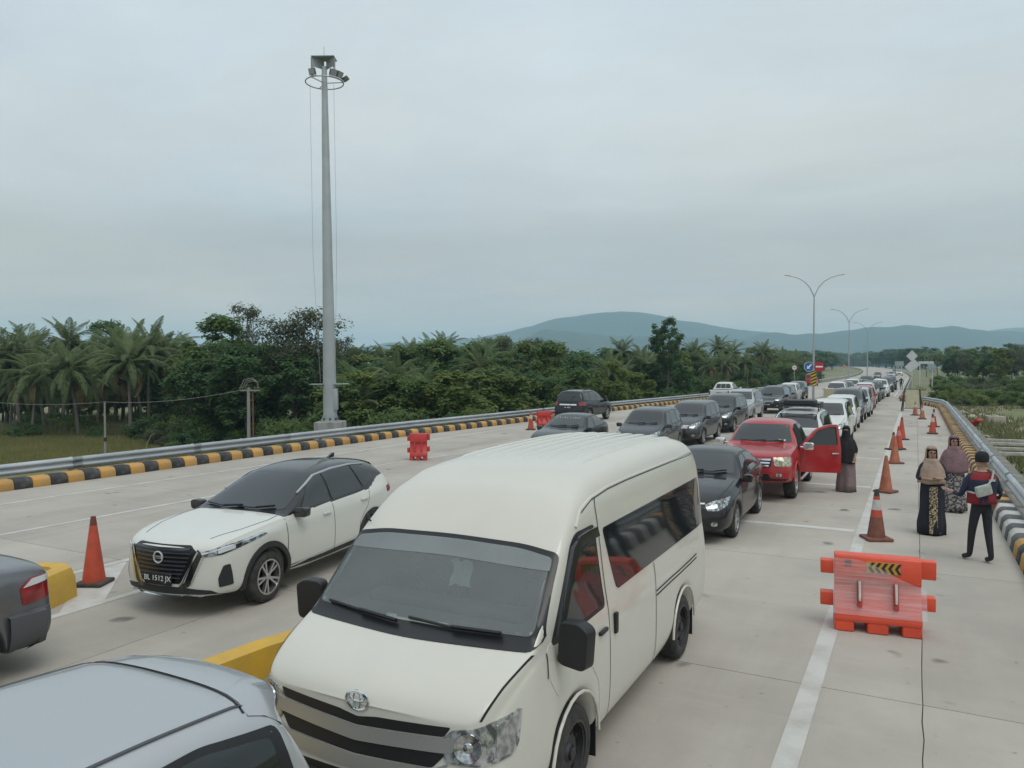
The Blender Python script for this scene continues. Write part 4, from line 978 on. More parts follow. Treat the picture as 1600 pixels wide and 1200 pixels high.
    for sg, o in zip((1, -1), L1):
        lb = MB(); c = Vector((sg * hh.x, hh.y, hh.z)); n2 = Vector((sg * nn.x, nn.y, nn.z)); q = n2.to_track_quat('Z', 'Y').to_matrix()
        m_ = MB(); m_.lathe([(.018, .085), (.030, .082), (.024, .06), (.016, .03), (.022, .022), (.024, .001)], 20, 'Z')
        lb.add([q @ p + c for p in m_.v], m_.f); lb.build('reflector', M_CHR2, o)
    h2, n2_, _ = B.ray(hl, .07, .85)
    B2 = B.panel('indicator_lens', rnd_out([(.05, .76), (.165, .755), (.205, .955), (.06, .945)], .02), hl, mat('clear_indicator', (.42, .42, .41), rough=.12, metal=.5, c2=(.20, .20, .20), scale=22, coat=1.0, detail=1), off=.018, th=.02, res=.05, mirror=True)
    for a, b in zip(B2, L1): a.parent = b
    # emblem: three crossed ovals in a ring
    h, n, d = B.ray('F', 0, .995); em = MB()
    ring_on(em, 0, .995, .082, .058, .009, h.y - .014); ring_on(em, 0, .995, .026, .056, .006, h.y - .016); ring_on(em, 0, 1.018, .058, .026, .006, h.y - .016)
    em.build('emblem', M_CHROME, r)
    plate(r, B, 0, .455, 'F')
    # wipers, mirrors, mudflaps, wheels, aerial stub
    wiper(r, B, [(-.76, 1.32), (-.45, 1.295), (-.12, 1.275)]); wiper(r, B, [(-.05, 1.305), (.3, 1.29), (.66, 1.30)])
    mm = MB(); o = rnd_out([(-.10, -.14), (.11, -.15), (.13, .12), (.06, .16), (-.09, .15)], .05, 4); mm.prism(o, -.055, .055, 'Y', 0)
    mm.tube([(-.06, 0, -.10), (-.15, .03, -.14), (-.20, .06, -.13)], [.035, .03, .035], 8, 0); MME = mm.mesh('wing_mirror', M_BLACK, bevel=.028, seg=3, angle=60)
    for sg in (1, -1): ob('wing_mirror', MME, r, (sg * 1.075, -1.86, 1.25), (0, 0, R(-12) * sg), (sg, 1, 1))
    for wy in sp['wheels']:
        for sg in (1, -1):
            f = MB(); f.box((sg * .84, wy + .43, .27), (.20, .012, .30)); f.build('mud_flap', M_BLACK, r)
    M_ST = mat('van_steel_wheel', (.06, .06, .062), rough=.5, metal=.6)
    wheels(r, sp, 'steel', M_ST, .21)
    for wy in sp['wheels']:
        for sg in (1, -1):
            b = MB(); P = []
            for a in range(0, 181, 15):
                y, z = wy + .43 * math.cos(R(a)), .335 + .43 * math.sin(R(a)); P.append(Vector((sg * (lerp_tab(sp['plan'], wy) + .001), y, z)))
            b.tube(P, .012, 8); b.build('arch_lip', WP, r)
    # cabin seen through the windscreen
    B.cut(hole2, 'F')
    ob('body', B.me, r)
    c = MB(); c.box((0, -1.82, 1.20), (1.62, .50, .16)); c.box((0, -1.66, 1.30), (1.3, .2, .10)); c.build('dashboard', mat('dash_grey', (.07, .07, .068), rough=.8), r, bevel=.05, seg=3)
    lb_ = bmesh.new(); lb_.from_mesh(B.me); lb_.normal_update()
    off_ = [(v, v.co - v.normal * .03) for v in lb_.verts]
    for v, c_ in off_: v.co = c_
    bmesh.ops.reverse_faces(lb_, faces=lb_.faces[:])
    lm_ = bpy.data.meshes.new('cabin_lining'); lb_.to_mesh(lm_); lb_.free(); lm_.materials.clear(); lm_.materials.append(M_INTERIOR); lm_.polygons.foreach_set('material_index', [0] * len(lm_.polygons)); lm_.shade_smooth()
    ob('cabin_lining', lm_, r)
    for x in (-.46, .08, .52):
        s_ = MB(); s_.box((x, -1.02, 1.18), (.46, .14, .80), rot=Matrix.Rotation(R(-10), 3, 'X')); s_.box((x, -1.25, .82), (.46, .50, .16)); s_.box((x, -.98, 1.66), (.26, .09, .18))
        s_.build('seat', mat('seat_cloth_grey', (.26, .255, .245), rough=.9), r, bevel=.05, seg=2)
    sw = MB(); ring_on(sw, -.46, 1.28, .19, .19, .017, -1.52); st = sw.build('steering_wheel', M_BLACK, r); st.rotation_euler = (0, 0, 0)
    mr = MB(); mr.box((0, -1.50, 1.74), (.24, .03, .07)); mr.tube([(0, -1.5, 1.78), (0, -1.46, 1.84)], .012, 6); mr.build('interior_mirror', M_BLACK, r, bevel=.012)
    hk = MB(); hk.tube([(-.80, -1.50, 1.83), (-.83, -1.53, 1.87), (-.80, -1.56, 1.90), (-.77, -1.55, 1.87)], .008, 6); hk.build('aerial', M_BLACK, r)
    return r

# ---------------------------------------------------------------- two-tone crossover
def crossover():
    WP = paint('crossover_white_paint', (0.60, 0.605, 0.555), 0.0, dust=0.10)
    BP = paint('crossover_black_roof', (0.018, 0.018, 0.021), 0.0, dust=0.06)
    CL = mat('grey_black_cladding', (0.020, 0.020, 0.022), rough=.55)
    def pick(c):
        y, z = c.y, c.z
        line = lerp_tab([(-1.0, 1.045), (-.3, 1.06), (.8, 1.09), (1.25, 1.12), (1.60, 1.26), (1.95, 1.30), (2.2, 1.30)], y)
        if y > -.93 and z > line: return 2
        return 0
    sp = dict(L=4.30, r=0.335, wheels=(-1.31, 1.31), arch=0.425, zr=1.57, wt=0.585, er=0.10, bulgeF=0.17, bulgeB=0.08, decF=.8,
        top=[(-2.15, .87), (-2.06, .945), (-1.85, .99), (-1.5, 1.035), (-1.1, 1.07), (-.95, 1.085), (-.84, 1.12), (-.10, 1.50), (.10, 1.555), (.55, 1.60), (1.1, 1.595), (1.55, 1.55), (1.75, 1.50), (1.98, 1.25), (2.08, 1.08), (2.15, .90)],
        belt=[(-2.15, .78), (-1.95, .90), (-1.5, .975), (-1.0, 1.0), (0, 1.02), (.9, 1.06), (1.4, 1.11), (2.0, 1.10), (2.15, .88)],
        plan=[(-2.15, .66), (-2.06, .76), (-1.9, .82), (-1.6, .865), (-1.2, .875), (-.5, .865), (.3, .86), (1.3, .88), (1.8, .85), (2.05, .78), (2.15, .70)],
        low=[(-2.15, .28), (-1.8, .25), (0, .24), (1.7, .27), (2.15, .36)], fz=[(.2, .03), (.40, -.02), (.55, 0), (.75, .0), (.88, .02), (1.0, .05), (3, .05)], bz=[(.2, 0), (.6, .05), (.8, 0), (3, 0)],
        crown=[(-2.2, .03), (-1.0, .03), (-.5, .10), (.1, .04), (1.5, .04), (1.9, .09), (2.2, .03)], sec=(0.96, 0.99, 1.0, 0.965))
    B = Body(sp, [WP, M_UNDER, BP], pick, lvl=3); r = empty('crossover_car'); ob('body', B.me, r)
    KG = clear_glass('crossover_windscreen_glass', (0.10, 0.115, 0.12), 0.07, 0.02, base=0.05)
    B.panel('windscreen', rnd_out([(-.70, 1.115), (0, 1.10), (.70, 1.115), (.54, 1.50), (0, 1.515), (-.54, 1.50)], [.05, .2, .05, .05, .2, .05]), 'F', M_GLASS, off=.005, res=.05, parent=r)
    B.panel('rear_window', rnd_out([(-.60, 1.16), (.60, 1.16), (.50, 1.46), (-.50, 1.46)], .06), 'B', M_GLASS, parent=r)
    add_doors(r, B, [dict(out=rnd_out([(-.90, .40), (-.92, 1.0), (.20, 1.035), (.20, .36)], .05), win=rnd_out([(-.56, 1.075), (-.10, 1.425), (.02, 1.475), (.17, 1.495), (.17, 1.095)], .03), hy=.02, hz=.935),
                     dict(out=rnd_out([(.215, .36), (.215, 1.035), (1.20, 1.08), (1.10, .86), (.90, .68), (.84, .36)], .05), win=rnd_out([(.235, 1.10), (.235, 1.50), (.95, 1.50), (1.05, 1.15), (.95, 1.13)], .03), hy=1.02, hz=.985)], WP, WP)
    B.panel('quarter_window', rnd_out([(1.10, 1.165), (1.01, 1.495), (1.22, 1.485), (1.50, 1.30), (1.46, 1.27)], .03), 'S', M_GLASS, off=.010, parent=r, mirror=True)
    B.ribbon('panel_gap', [('S', [(-.93, 1.02), (-.91, .38), (.208, .345), (.208, 1.05)]), ('S', [(.208, .345), (.86, .345), (.91, .68), (1.11, .86), (1.21, 1.09)]), ('T', [(.52, -2.0), (.66, -1.6), (.72, -1.15), (.70, -.93)])], M_GAP, parent=r)
    # cladding: sill and wheel arches
    B.panel('sill_cladding', rnd_out([(-.86, .265), (-.86, .345), (.82, .40), (.84, .27)], .02), 'S', CL, off=.010, th=.02, parent=r, mirror=True)
    B.ribbon('sill_strip', [('S', [(-.84, .37), (.80, .425)])], M_CHROME, width=.014, off=.012, parent=r)
    for wy in sp['wheels']:
        for sg in (1, -1):
            vs = []; fs = []
            for k in range(17):
                a = R(-8 + 196 * k / 16); ri, ro = .385, .475
                for rr, dx in ((ri, -.05), (ri + .01, .012), (ro - .01, .012), (ro, -.02)):
                    y, z = wy + rr * math.cos(a), .335 + rr * math.sin(a)
                    h, n, d = B.ray('S', wy + (ro + .01) * math.cos(a), .335 + (ro + .01) * math.sin(a)); vs.append((sg * (max(h.x, .80) + dx), y, z))
                if k:
                    o = 4 * (k - 1)
                    for j in range(3): fs.append((o + j, o + j + 1, o + j + 5, o + j + 4))
            ob('arch_cladding', mk('arch_cladding', vs, fs, CL, angle=50), r)
    # V grille with mesh bars, chrome edges, emblem, lamps
    gr = rnd_out([(-.30, .44), (.30, .44), (.50, .83), (.40, .90), (-.40, .90), (-.50, .83)], .03)
    B.panel('grille', gr, 'F', mat('grille_black', (.008, .008, .010), rough=.25), off=.006, th=.02, res=.05, parent=r)
    BLUEB = mat('grille_bar_dark', (.045, .048, .056), rough=.3, coat=.4)
    for k in range(8):
        z = .51 + k * .05; hw = lerp_tab([(.44, .30), (.83, .47), (.9, .41)], z) - .03
        bars(r, B, 'grille_bar', [(-hw, hw, z)], BLUEB, .016, .012, .018)
    BLK = mat('gloss_black_panel', (.008, .008, .009), rough=.15, coat=.8)
    for o in B.panel('grille_surround', rnd_out([(.50, .86), (.56, .80), (.42, .42), (.30, .36), (.27, .40), (.36, .46), (.485, .80)], .01), 'F', BLK, off=.010, th=.02, res=.05, parent=r, mirror=True): pass
    B.ribbon('chrome_v', [('F', [(.505, .83), (.335, .455), (.29, .42)])], M_CHROME, width=.016, off=.016, parent=r)
    B.ribbon('chrome_v', [('F', [(.575, .78), (.44, .43)])], M_CHROME, width=.012, off=.016, parent=r)
    h, n, d = B.ray('F', 0, .755); em = MB(); ring_on(em, 0, .755, .068, .068, .010, h.y - .026); em.box((0, h.y - .028, .755), (.15, .012, .030)); e = em.build('emblem', mat('emblem_silver', (.55, .56, .57), rough=.3, metal=.3), r)
    ob('emblem_text', text_mesh('emblem_text', 'NISSAN', .030, M_BLACK, .001), e, (0, h.y - .036, .755), (R(90), 0, 0))
    M_LED = mat('led_lamp', (.40, .42, .44), rough=.1, metal=.5, c2=(.06, .065, .075), scale=12, lo=.45, hi=.55, coat=1.0, detail=1)
    L1 = lamp_pair(r, B, 'headlight', rnd_out([(-.30, .765), (-.05, .785), (.50, .92), (.42, .945), (-.02, .885), (-.28, .83)], .015), ('D', 40, Vector((.70, -1.92, .86))), M_LED, .008)
    DR = B.panel('running_light', rnd_out([(-.29, .815), (.0, .875), (.42, .942), (.42, .928), (.0, .858), (-.28, .795)], .005), ('D', 40, Vector((.70, -1.92, .86))), M_CHROME, off=.016, mirror=True)
    for a, b in zip(DR, L1): a.parent = b
    PJ = B.panel('projector', rnd_out([(-.10, .795), (.10, .835), (.10, .875), (-.10, .845)], .015), ('D', 40, Vector((.70, -1.92, .86))), M_WHITELENS, off=.014, mirror=True)
    for a, b in zip(PJ, L1): a.parent = b
    B.panel('fog_recess', rnd_out([(-.06, .39), (.10, .40), (.085, .55), (.065, .66), (-.01, .65), (-.07, .50)], .02), ('D', 35, Vector((.70, -1.95, .55))), CL, off=.008, th=.02, res=.05, parent=r, mirror=True)
    B.panel('lower_bumper', rnd_out([(-.74, .27), (.74, .27), (.66, .36), (.30, .40), (-.30, .40), (-.66, .36)], .03), 'F', CL, off=.008, th=.02, res=.05, parent=r)
    bars(r, B, 'skid_trim', [(-.52, .52, .285)], M_CHROME, .026, .02, .022)
    plate(r, B, 0, .49, 'F', 'BL 1512 JX', .43, .15)
    lamp_pair(r, B, 'tail_light', rnd_out([(-.20, .98), (.12, 1.02), (.26, 1.10), (.10, 1.12), (-.20, 1.08)], .02), ('D', 140, Vector((.72, 2.0, 1.05))), M_TAIL)
    plate(r, B, 0, .80, 'B')
    wiper(r, B, [(-.60, 1.125), (-.25, 1.105), (.05, 1.125)]); wiper(r, B, [(-.02, 1.11), (.3, 1.11), (.55, 1.135)])
    mirror_part(r, .80, -.66, 1.08, BP, w=.21, h=.14, d=.13)
    RS = mat('rail_silver', (.45, .46, .47), rough=.35, metal=.7)
    for sg in (1, -1):
        rr = MB(); P = []
        for y in (-.42, -.2, .05, .5, 1.0, 1.45):
            h, n, d = B.ray('T', .565 if y > -.1 else .60 - (y + .1) * .10, y); P.append(Vector((sg * h.x, h.y, h.z + .012)))
        rr.tube(P, [.016, .02, .022, .022, .02, .012], 8); rr.build('roof_rail', RS, r)
    fn = MB(); fn.prism(rnd_out([(-.10, 0), (.09, 0), (.10, .075), (.05, .07)], .01), -.02, .02, 'X'); fo = fn.build('aerial_fin', BLK, r, loc=(0, 1.35, 1.575), bevel=.008)
    B.panel('roof_spoiler', rnd_out([(-.52, 1.72), (.52, 1.72), (.50, 1.90), (-.50, 1.90)], .04), 'T', BP, off=.02, th=.04, parent=r)
    wheels(r, sp, 'twin', mat('machined_alloy', (.50, .50, .50), rough=.3, metal=.85), .215)
    return r
# ---------------------------------------------------------------- vehicles in place
def put(o, x, y, rz=0.0, label=None, cat='car', group=None, name=None, scale=None):
    o.location = (x, y, road_z(y)); o.rotation_euler = (0, 0, R(rz))
    if scale: o.scale = scale
    if name: o.name = name
    tag(o, label, cat, group); return o
put(van(), -3.13, 6.52, 0.7, 'white high-roof passenger van, the largest vehicle here', 'van', scale=(1.04, 1, 1))
put(crossover(), -8.50, 8.58, 7.0, 'white crossover with black roof and number plate BL 1512 JX', 'car')
PC = {k: paint('paint_' + k, *v) for k, v in dict(black=((0.010, 0.010, 0.012), 0.1), charcoal=((0.050, 0.053, 0.058), 0.4), silver=((0.40, 0.42, 0.43), 0.55), white=((0.60, 0.60, 0.57), 0.0),
      red=((0.36, 0.016, 0.018), 0.1), green=((0.012, 0.018, 0.017), 0.1), grey=((0.15, 0.155, 0.165), 0.5), palesilver=((0.42, 0.435, 0.45), 0.45), brown=((0.06, 0.05, 0.045), 0.3), maroon=((.16, .02, .03), .2)).items()}
sed, sedB, sedS = sedan(); mp_, mpB, mpS = mpv(); sv, svB, svS = suv(); pk, pkB, pkS, pkD = pickup()
T_SED, T_MPV, T_SUV, T_PK = tree_of(sed), tree_of(mp_), tree_of(sv), tree_of(pk)
PROTO = {'sedan': T_SED, 'mpv': T_MPV, 'suv': T_SUV, 'pickup': T_PK}
NAMES = {'sedan': 'sedan', 'mpv': 'people_carrier', 'suv': 'sport_utility_car', 'pickup': 'pickup_truck'}
CARS = {}
def car(kind, colr, x, y, rz, label, cat='car', group=None, scale=None, key=None):
    o = copy_tree(PROTO[kind], None, {'body_paint': PC[colr]})
    put(o, x, y, rz, label, cat, group, scale=scale)
    if key: CARS[key] = o
    return o
def child(o, n): return [c for c in o.children if c.name.split('.')[0] == n]
Q1 = 'cars queuing in the right lane'; Q2 = 'cars queuing in the left lanes'
car('sedan', 'black', -3.70, 15.45, 1.0, 'glossy black sedan right behind the white van', group=Q1)
car('pickup', 'red', -3.36, 20.65, 0.5, 'red double-cab pickup with its front door open', 'pickup', Q1, key='red')
car('suv', 'white', -3.35, 26.35, 0, 'white off-road car with black roof basket behind the red pickup', group=Q1, key='rack', scale=(1, 1, .96))
car('mpv', 'white', -3.15, 33.6, 0, 'tall white people carrier fourth in the right-hand queue', group=Q1, scale=(1.04, 1.06, 1.05))
car('mpv', 'white', -3.30, 41.0, 0, 'white car half hidden behind the tall white people carrier', group=Q1)
car('suv', 'charcoal', -3.45, 47.6, 0, 'dark grey tall car between a white and a silver car in the right queue', group=Q1, scale=(1.02, 1, 1.05))
car('mpv', 'silver', -3.30, 53.2, 0, 'silver people carrier right behind the dark grey tall car', group=Q1, scale=(1.04, 1.05, 1.06))
car('mpv', 'red', -3.45, 61.8, 0, 'only red car in the right queue beyond the silver people carrier', group=Q1)
car('suv', 'white', -3.7, 68.5, 0, 'white car directly behind the far red car', group=Q1)
car('suv', 'black', -3.65, 75.0, 0, 'black car following the far white one, beside the A-frame board', group=Q1)
car('mpv', 'charcoal', -3.5, 80.8, 0, 'dark car next before the last white car of the queue', group=Q1)
car('suv', 'white', -3.3, 87.3, 0, 'last white car in the right-hand queue', group=Q1)
car('suv', 'black', -3.25, 103.0, 0, 'black car second from the end of the right queue', group=Q1)
car('suv', 'black', -3.15, 112.6, 0, 'black car at the tail of the queue beside a standing person', group=Q1)
# left lanes
car('sedan', 'green', -10.55, 24.4, 4.0, 'dark green sedan with white letters on its windscreen behind the van roof', group=Q2, key='sticker')
car('mpv', 'charcoal', -8.45, 26.7, 2, 'boxy dark hatchback beside the sedan with lettering', group=Q2, scale=(1.0, .86, .97))
car('mpv', 'charcoal', -8.20, 31.6, 0, 'dark grey people carrier with chrome grille and clear headlights', group=Q2)
car('mpv', 'black', -8.35, 38.0, 0, 'black people carrier behind the grey one with chrome grille', group=Q2, scale=(1.05, 1.05, 1.05))
car('suv', 'silver', -8.85, 45.3, 1, 'silver off-road car behind the black people carrier', group=Q2)
car('suv', 'black', -8.55, 54.2, 0, 'black off-road car in front of the keep-left sign', group=Q2)
car('mpv', 'charcoal', -9.0, 61.3, 0, 'dark people carrier passing the keep-left sign post', group=Q2)
car('mpv', 'white', -9.6, 69.0, 0, 'pale car beyond the sign post, left of the beige board', group=Q2)
car('mpv', 'charcoal', -10.0, 77, 0, 'dark car behind the pale one left of the lamp posts', group=Q2)
M3 = 'cars queuing in the middle lane'
car('suv', 'white', -6.05, 71.6, 0, 'white off-road car behind the beige board', group=M3)
car('mpv', 'charcoal', -6.0, 79, 0, 'dark car behind the white one in the middle lane', group=M3)
car('suv', 'white', -5.9, 87, 0, 'white car further back in the middle lane', group=M3)
car('mpv', 'grey', -6.0, 94, 0, 'grey car in the middle lane near the second lamp post', group=M3)
car('sedan', 'charcoal', -5.9, 104, 0, 'dark sedan near the end of the middle lane', group=M3)
car('suv', 'black', -6.1, 116, 0, 'last dark car of the middle lane', group=M3)
# moving away on the left, and far traffic
car('suv', 'black', -16.8, 40.8, 180, 'black off-road car driving away beside the left guardrail')
car('pickup', 'white', -14.4, 66.5, 180, 'white pickup driving away along the left guardrail', 'pickup')
car('mpv', 'red', -14.6, 129, 180, 'red van far up the left carriageway behind the object marker', 'van', scale=(1, 1, 1.15))
FAR = 'tiny far cars where the road bends'
for kind, c, x, y, rz, lab in (('mpv', 'charcoal', -8.3, 205, 0, 'far dark car on the left side of the bend'), ('suv', 'silver', -5.5, 214, 0, 'far silver car next to the dark one at the bend'),
        ('mpv', 'charcoal', -6.2, 300, 0, 'far dark car high on the bend'), ('mpv', 'black', -6.5, 292, 0, 'far black car nearest the far sign'), ('suv', 'white', -4.6, 262, 0, 'far white car by the right guardrail at the bend')):
    car(kind, c, x, y, rz, lab, group=FAR)
# nearest vehicles, cut by the frame
sc_ = car('mpv', 'palesilver', -3.20, .62, 0, 'pale silver hatchback right ahead of the white van, seen from above', key='silver', scale=(1.03, 1.05, .985))
gs_ = car('sedan', 'grey', -8.62, 2.62, 0, 'dark grey sedan ahead of the crossover, only its tail showing', key='greysedan')

# silver car: roof ditch mouldings, hatch gap and rear lip spoiler
def on_roof(B, x, y, up=0.004):
    h, n, d = B.ray('T', x, y); return h + n * up
for sg in (1, -1):
    dm = MB(); P = [on_roof(mpB, sg * .515, y, .002) for y in [-.30 + .1 * k for k in range(21)] + [1.75]]
    vs = []; fs = []
    for k, p in enumerate(P):
        vs += [p + Vector((-.011, 0, .002)), p + Vector((.011, 0, .002))]
        if k: fs.append((2 * k - 2, 2 * k - 1, 2 * k + 1, 2 * k))
    dm.add(vs, fs); dm.build('roof_moulding', mat('grey_rubber', (.055, .058, .062), rough=.6), CARS['silver'])
cg = []
for k in range(25):
    x = -.56 + 1.12 * k / 24; cg.append((x, 1.775 - .055 * (x / .56) ** 2 * abs(x / .56)))
mpB.ribbon('hatch_gap', [('T', cg)], M_GAP, width=.012, off=.003, parent=CARS['silver'], mirror=False)
mpB.ribbon('hatch_side_gap', [('B', [(.60, 1.60), (.68, 1.40), (.72, 1.10)])], M_GAP, width=.012, off=.003, parent=CARS['silver'])
so = [(-.60, 1.66), (-.30, 1.75), (0, 1.77), (.30, 1.75), (.60, 1.66), (.62, 1.86), (.45, 1.95), (0, 1.99), (-.45, 1.95), (-.62, 1.86)]
spo = MB(); n_ = 15; vs = []; fs = []
for k in range(n_):
    t = -1 + 2 * k / (n_ - 1); x = t * .62; y0 = 1.79 - .06 * abs(t) ** 3; y1 = 2.06 - .07 * t * t - .07 * abs(t) ** 8
    p0 = on_roof(mpB, x * .93, y0, .006); zc_ = p0.z
    vs += [Vector((x * .93, y0, zc_)), Vector((x * .98, (y0 + y1) / 2, zc_ - .008)), Vector((x, y1, zc_ - .05 - .02 * t * t)), Vector((x, y1 - .01, zc_ - .085 - .02 * t * t)), Vector((x * .95, y0 + .06, zc_ - .12))]
    if k:
        o = 5 * (k - 1)
        for j in range(4): fs.append((o + j, o + j + 1, o + j + 6, o + j + 5))
for q in range(len(vs)):                                     # the ends of the lip flow into the pillars
    k, j = divmod(q, 5); t = abs(-1 + 2 * k / (n_ - 1)); wgt = sstep((t - .62) / .38) * (1 if j else .6)
    pnear, nnear, _, _ = mpB.bvh.find_nearest(vs[q]); vs[q] = vs[q].lerp(pnear + nnear * .006, wgt)
spo.add(vs, fs); so_ = spo.build('rear_spoiler', PC['palesilver'], CARS['silver'], angle=50)
# grey sedan: plain plastic rear bumper
bp = MB(); n_ = 13; vs = []; fs = []
for k in range(n_):
    t = -1 + 2 * k / (n_ - 1); x = .84 * t; y = 2.20 - .10 * t ** 2 - .16 * abs(t) ** 8
    for dy, z in ((-.10, .66), (.045, .64), (.06, .56), (.055, .44), (.0, .32), (-.12, .28)): vs.append((x * (1 if dy > -.05 else .97), y + dy, z))
    if k:
        o = 6 * (k - 1)
        for j in range(5): fs.append((o + j, o + j + 1, o + j + 7, o + j + 6))
for sg in (1, -1):
    o = len(vs)
    for y in (2.02, 1.80, 1.66):
        for dx, z in ((-.06, .66), (.02, .64), (.03, .56), (.025, .44), (-.02, .32), (-.1, .28)): vs.append((sg * (.845 + dx), y, z))
    for j2 in range(2):
        for j in range(5): a = o + 6 * j2 + j; fs.append((a, a + 1, a + 7, a + 6))
bp.add(vs, fs); bp.build('rear_bumper', mat('dark_grey_bumper', (.075, .078, .086), rough=.5), CARS['greysedan'], angle=50)
sedB.panel('reversing_lens', rnd_out([(-.20, .89), (.17, .90), (.18, .95), (-.11, .955)], .01), ('D', 150, Vector((.62, 1.95, .85))), M_WHITELENS, off=.013, parent=CARS['greysedan'], mirror=True)

# red pickup: the +X front door swung open on its hinge
red = CARS['red']
RP = PC['red']
doors = child(red, 'door')
fd = None
for dd_ in doors:
    xs_ = [v.co.x for v in dd_.data.vertices]; ys_ = [v.co.y for v in dd_.data.vertices]
    if min(xs_) > 0 and min(ys_) < -.9: fd = dd_
for c in list(fd.children): bpy.data.objects.remove(c)
bpy.data.objects.remove(fd)
doorway_o = rnd_out([(-1.04, .60), (-1.03, 1.12), (-.62, 1.54), (-.30, 1.63), (-.07, 1.64), (-.07, .54)], .05)
pkB.panel('dark_doorway_panel', doorway_o, 'S', M_UNDER, off=.012, th=.02, parent=red)  # black panel on the uncut shell, stands in for the dark cabin inside
st = MB(); st.box((.46, -.25, 1.12), (.48, .14, .62)); st.box((.50, -.5, .86), (.5, .5, .14)); st.build('seat', M_INTERIOR, red, bevel=.04)
dr = empty('door'); dr.parent = red; dr['label'] = 'front door standing open'
dpan = MB()
full = rnd_out([(0, -.52), (0, .06), (.44, .50), (.74, .60), (1.00, .61), (1.01, .06), (1.01, -.56)], [.05, .02, .08, .06, .05, .02, .06])
hole_d = rnd_out([(.14, .115), (.50, .475), (.76, .545), (.945, .555), (.945, .115)], .03)
# door skin with window opening: bridge of two outlines
def ring_prism(mb, outer, inner, x0, x1, curve, mi=0):
    n = 48
    def resample(o):
        P = [Vector(p) for p in o] + [Vector(o[0])]; L_ = [0]
        for a, b in zip(P, P[1:]): L_.append(L_[-1] + (b - a).length)
        res = []
        for k in range(n):
            t = L_[-1] * k / n
            for j in range(len(P) - 1):
                if L_[j + 1] >= t: res.append(P[j] + (P[j + 1] - P[j]) * ((t - L_[j]) / max(L_[j + 1] - L_[j], 1e-6))); break
        return res
    c = Vector((.58, .34)); out = []
    for o in (outer, inner):
        q = resample(o); k0 = min(range(n), key=lambda k: (math.atan2(q[k].y - c.y, q[k].x - c.x)) % 6.283); q = q[k0:] + q[:k0]; out.append(q)
    vs = []
    for x in (x0, x1):
        for q in out: vs += [Vector((x + curve(p.y), p.x, p.y)) for p in q]
    fs = []
    for k in range(n):
        j = (k + 1) % n
        fs += [(k, j, n + j, n + k), (2 * n + k, 3 * n + k, 3 * n + j, 2 * n + j), (k, 2 * n + k, 2 * n + j, j), (n + k, n + j, 3 * n + j, 3 * n + k)]
    mb.add(vs, fs, mi)
cv = lambda z: (-.26 * max(0, z) ** 1.0 if z > 0 else -.05 * z * z)
ring_prism(dpan, full, hole_d, -.05, .03, cv)
dpan.build('door_skin', RP, dr, angle=40)
wv = [Vector((cv(p[1]) - .01, p[0], p[1])) for p in inset2] if False else [Vector((cv(z) - .005, y, z)) for y, z in hole_d]
wm = MB(); wm.add(wv, [tuple(range(len(wv)))]); wm.build('window', M_GLASS, dr)
hd_ = MB(); hd_.box((.05, .86, -.08), (.03, .17, .035)); hd_.build('handle', M_CHROME, dr, bevel=.012)
dr.location = (.865, -1.05, 1.07); dr.rotation_euler = (0, 0, R(-62))
# big chrome mirrors: one on the open door, one on the closed side
mm = MB(); mm.prism(rnd_out([(-.12, -.085), (.12, -.085), (.13, .06), (.09, .095), (-.11, .09)], .05), -.06, .06, 'Y', 0); mm.box((-.15, 0, -.03), (.09, .04, .05), 1)
MM = mm.mesh('wing_mirror', [M_CHROME, M_BLACK], bevel=.025, seg=3, angle=60)
ob('wing_mirror', MM, dr, (.17, .16, .11), (0, 0, R(62)))
ob('wing_mirror', MM, red, (-1.03, -.93, 1.20), (0, 0, 0), (-1, 1, 1))
ppr = MB(); ppr.box((0, 0, 0), (.16, .01, .05)); h, n, d = pkB.ray('F', .48, 1.29); ppr.build('windscreen_sticker', M_WHITELENS, red, loc=h + n * .012, rot=(R(-40), 0, 0))
# roof basket with luggage on the white off-road car
rk = empty('roof_rack'); rk.parent = CARS['rack']
b = MB()
for z in (1.90, 1.98):
    b.tube([(-.62, -.35, z), (.62, -.35, z), (.62, 1.1, z), (-.62, 1.1, z), (-.62, -.35, z)], .016, 6)
for k in range(7): b.tube([(-.62, -.3 + k * .22, 1.89), (.62, -.3 + k * .22, 1.89)], .014, 6)
for x in (-.6, .6):
    for y in (-.2, .4, 1.0): b.tube([(x, y, 1.76), (x, y, 1.98)], .016, 6)
b.build('basket', M_BLACK, rk)
b = MB(); b.box((0, .3, 1.99), (.95, .9, .18)); b.build('wind_deflector', M_BLACK, rk, bevel=.05, seg=2)
# other pickup needs its mirrors too
for o in bpy.data.objects:
    if o.name.startswith('pickup_truck') and o is not red and o.parent is None and o.get('label'):
        ob('wing_mirror', MM, o, (-1.03, -.93, 1.20), (0, 0, 0), (-1, 1, 1)); ob('wing_mirror', MM, o, (1.03, -.93, 1.20))
# white lettering across the top of the dark sedan's windscreen
tm = text_mesh('windscreen_lettering', 'EVALUBE', .15, M_WHITELENS, .001)
for v in tm.vertices:
    u, vv = v.co.x * 1.45, 1.325 + v.co.y * .50; h, n, d = sedB.ray('F', u, vv); v.co = h + n * .009
ob('windscreen_lettering', tm, CARS['sticker'])
# prototypes are not part of the place
def drop(t):
    for k in t[1]: drop(k)
    bpy.data.objects.remove(t[0])
for t in PROTO.values(): drop(t)
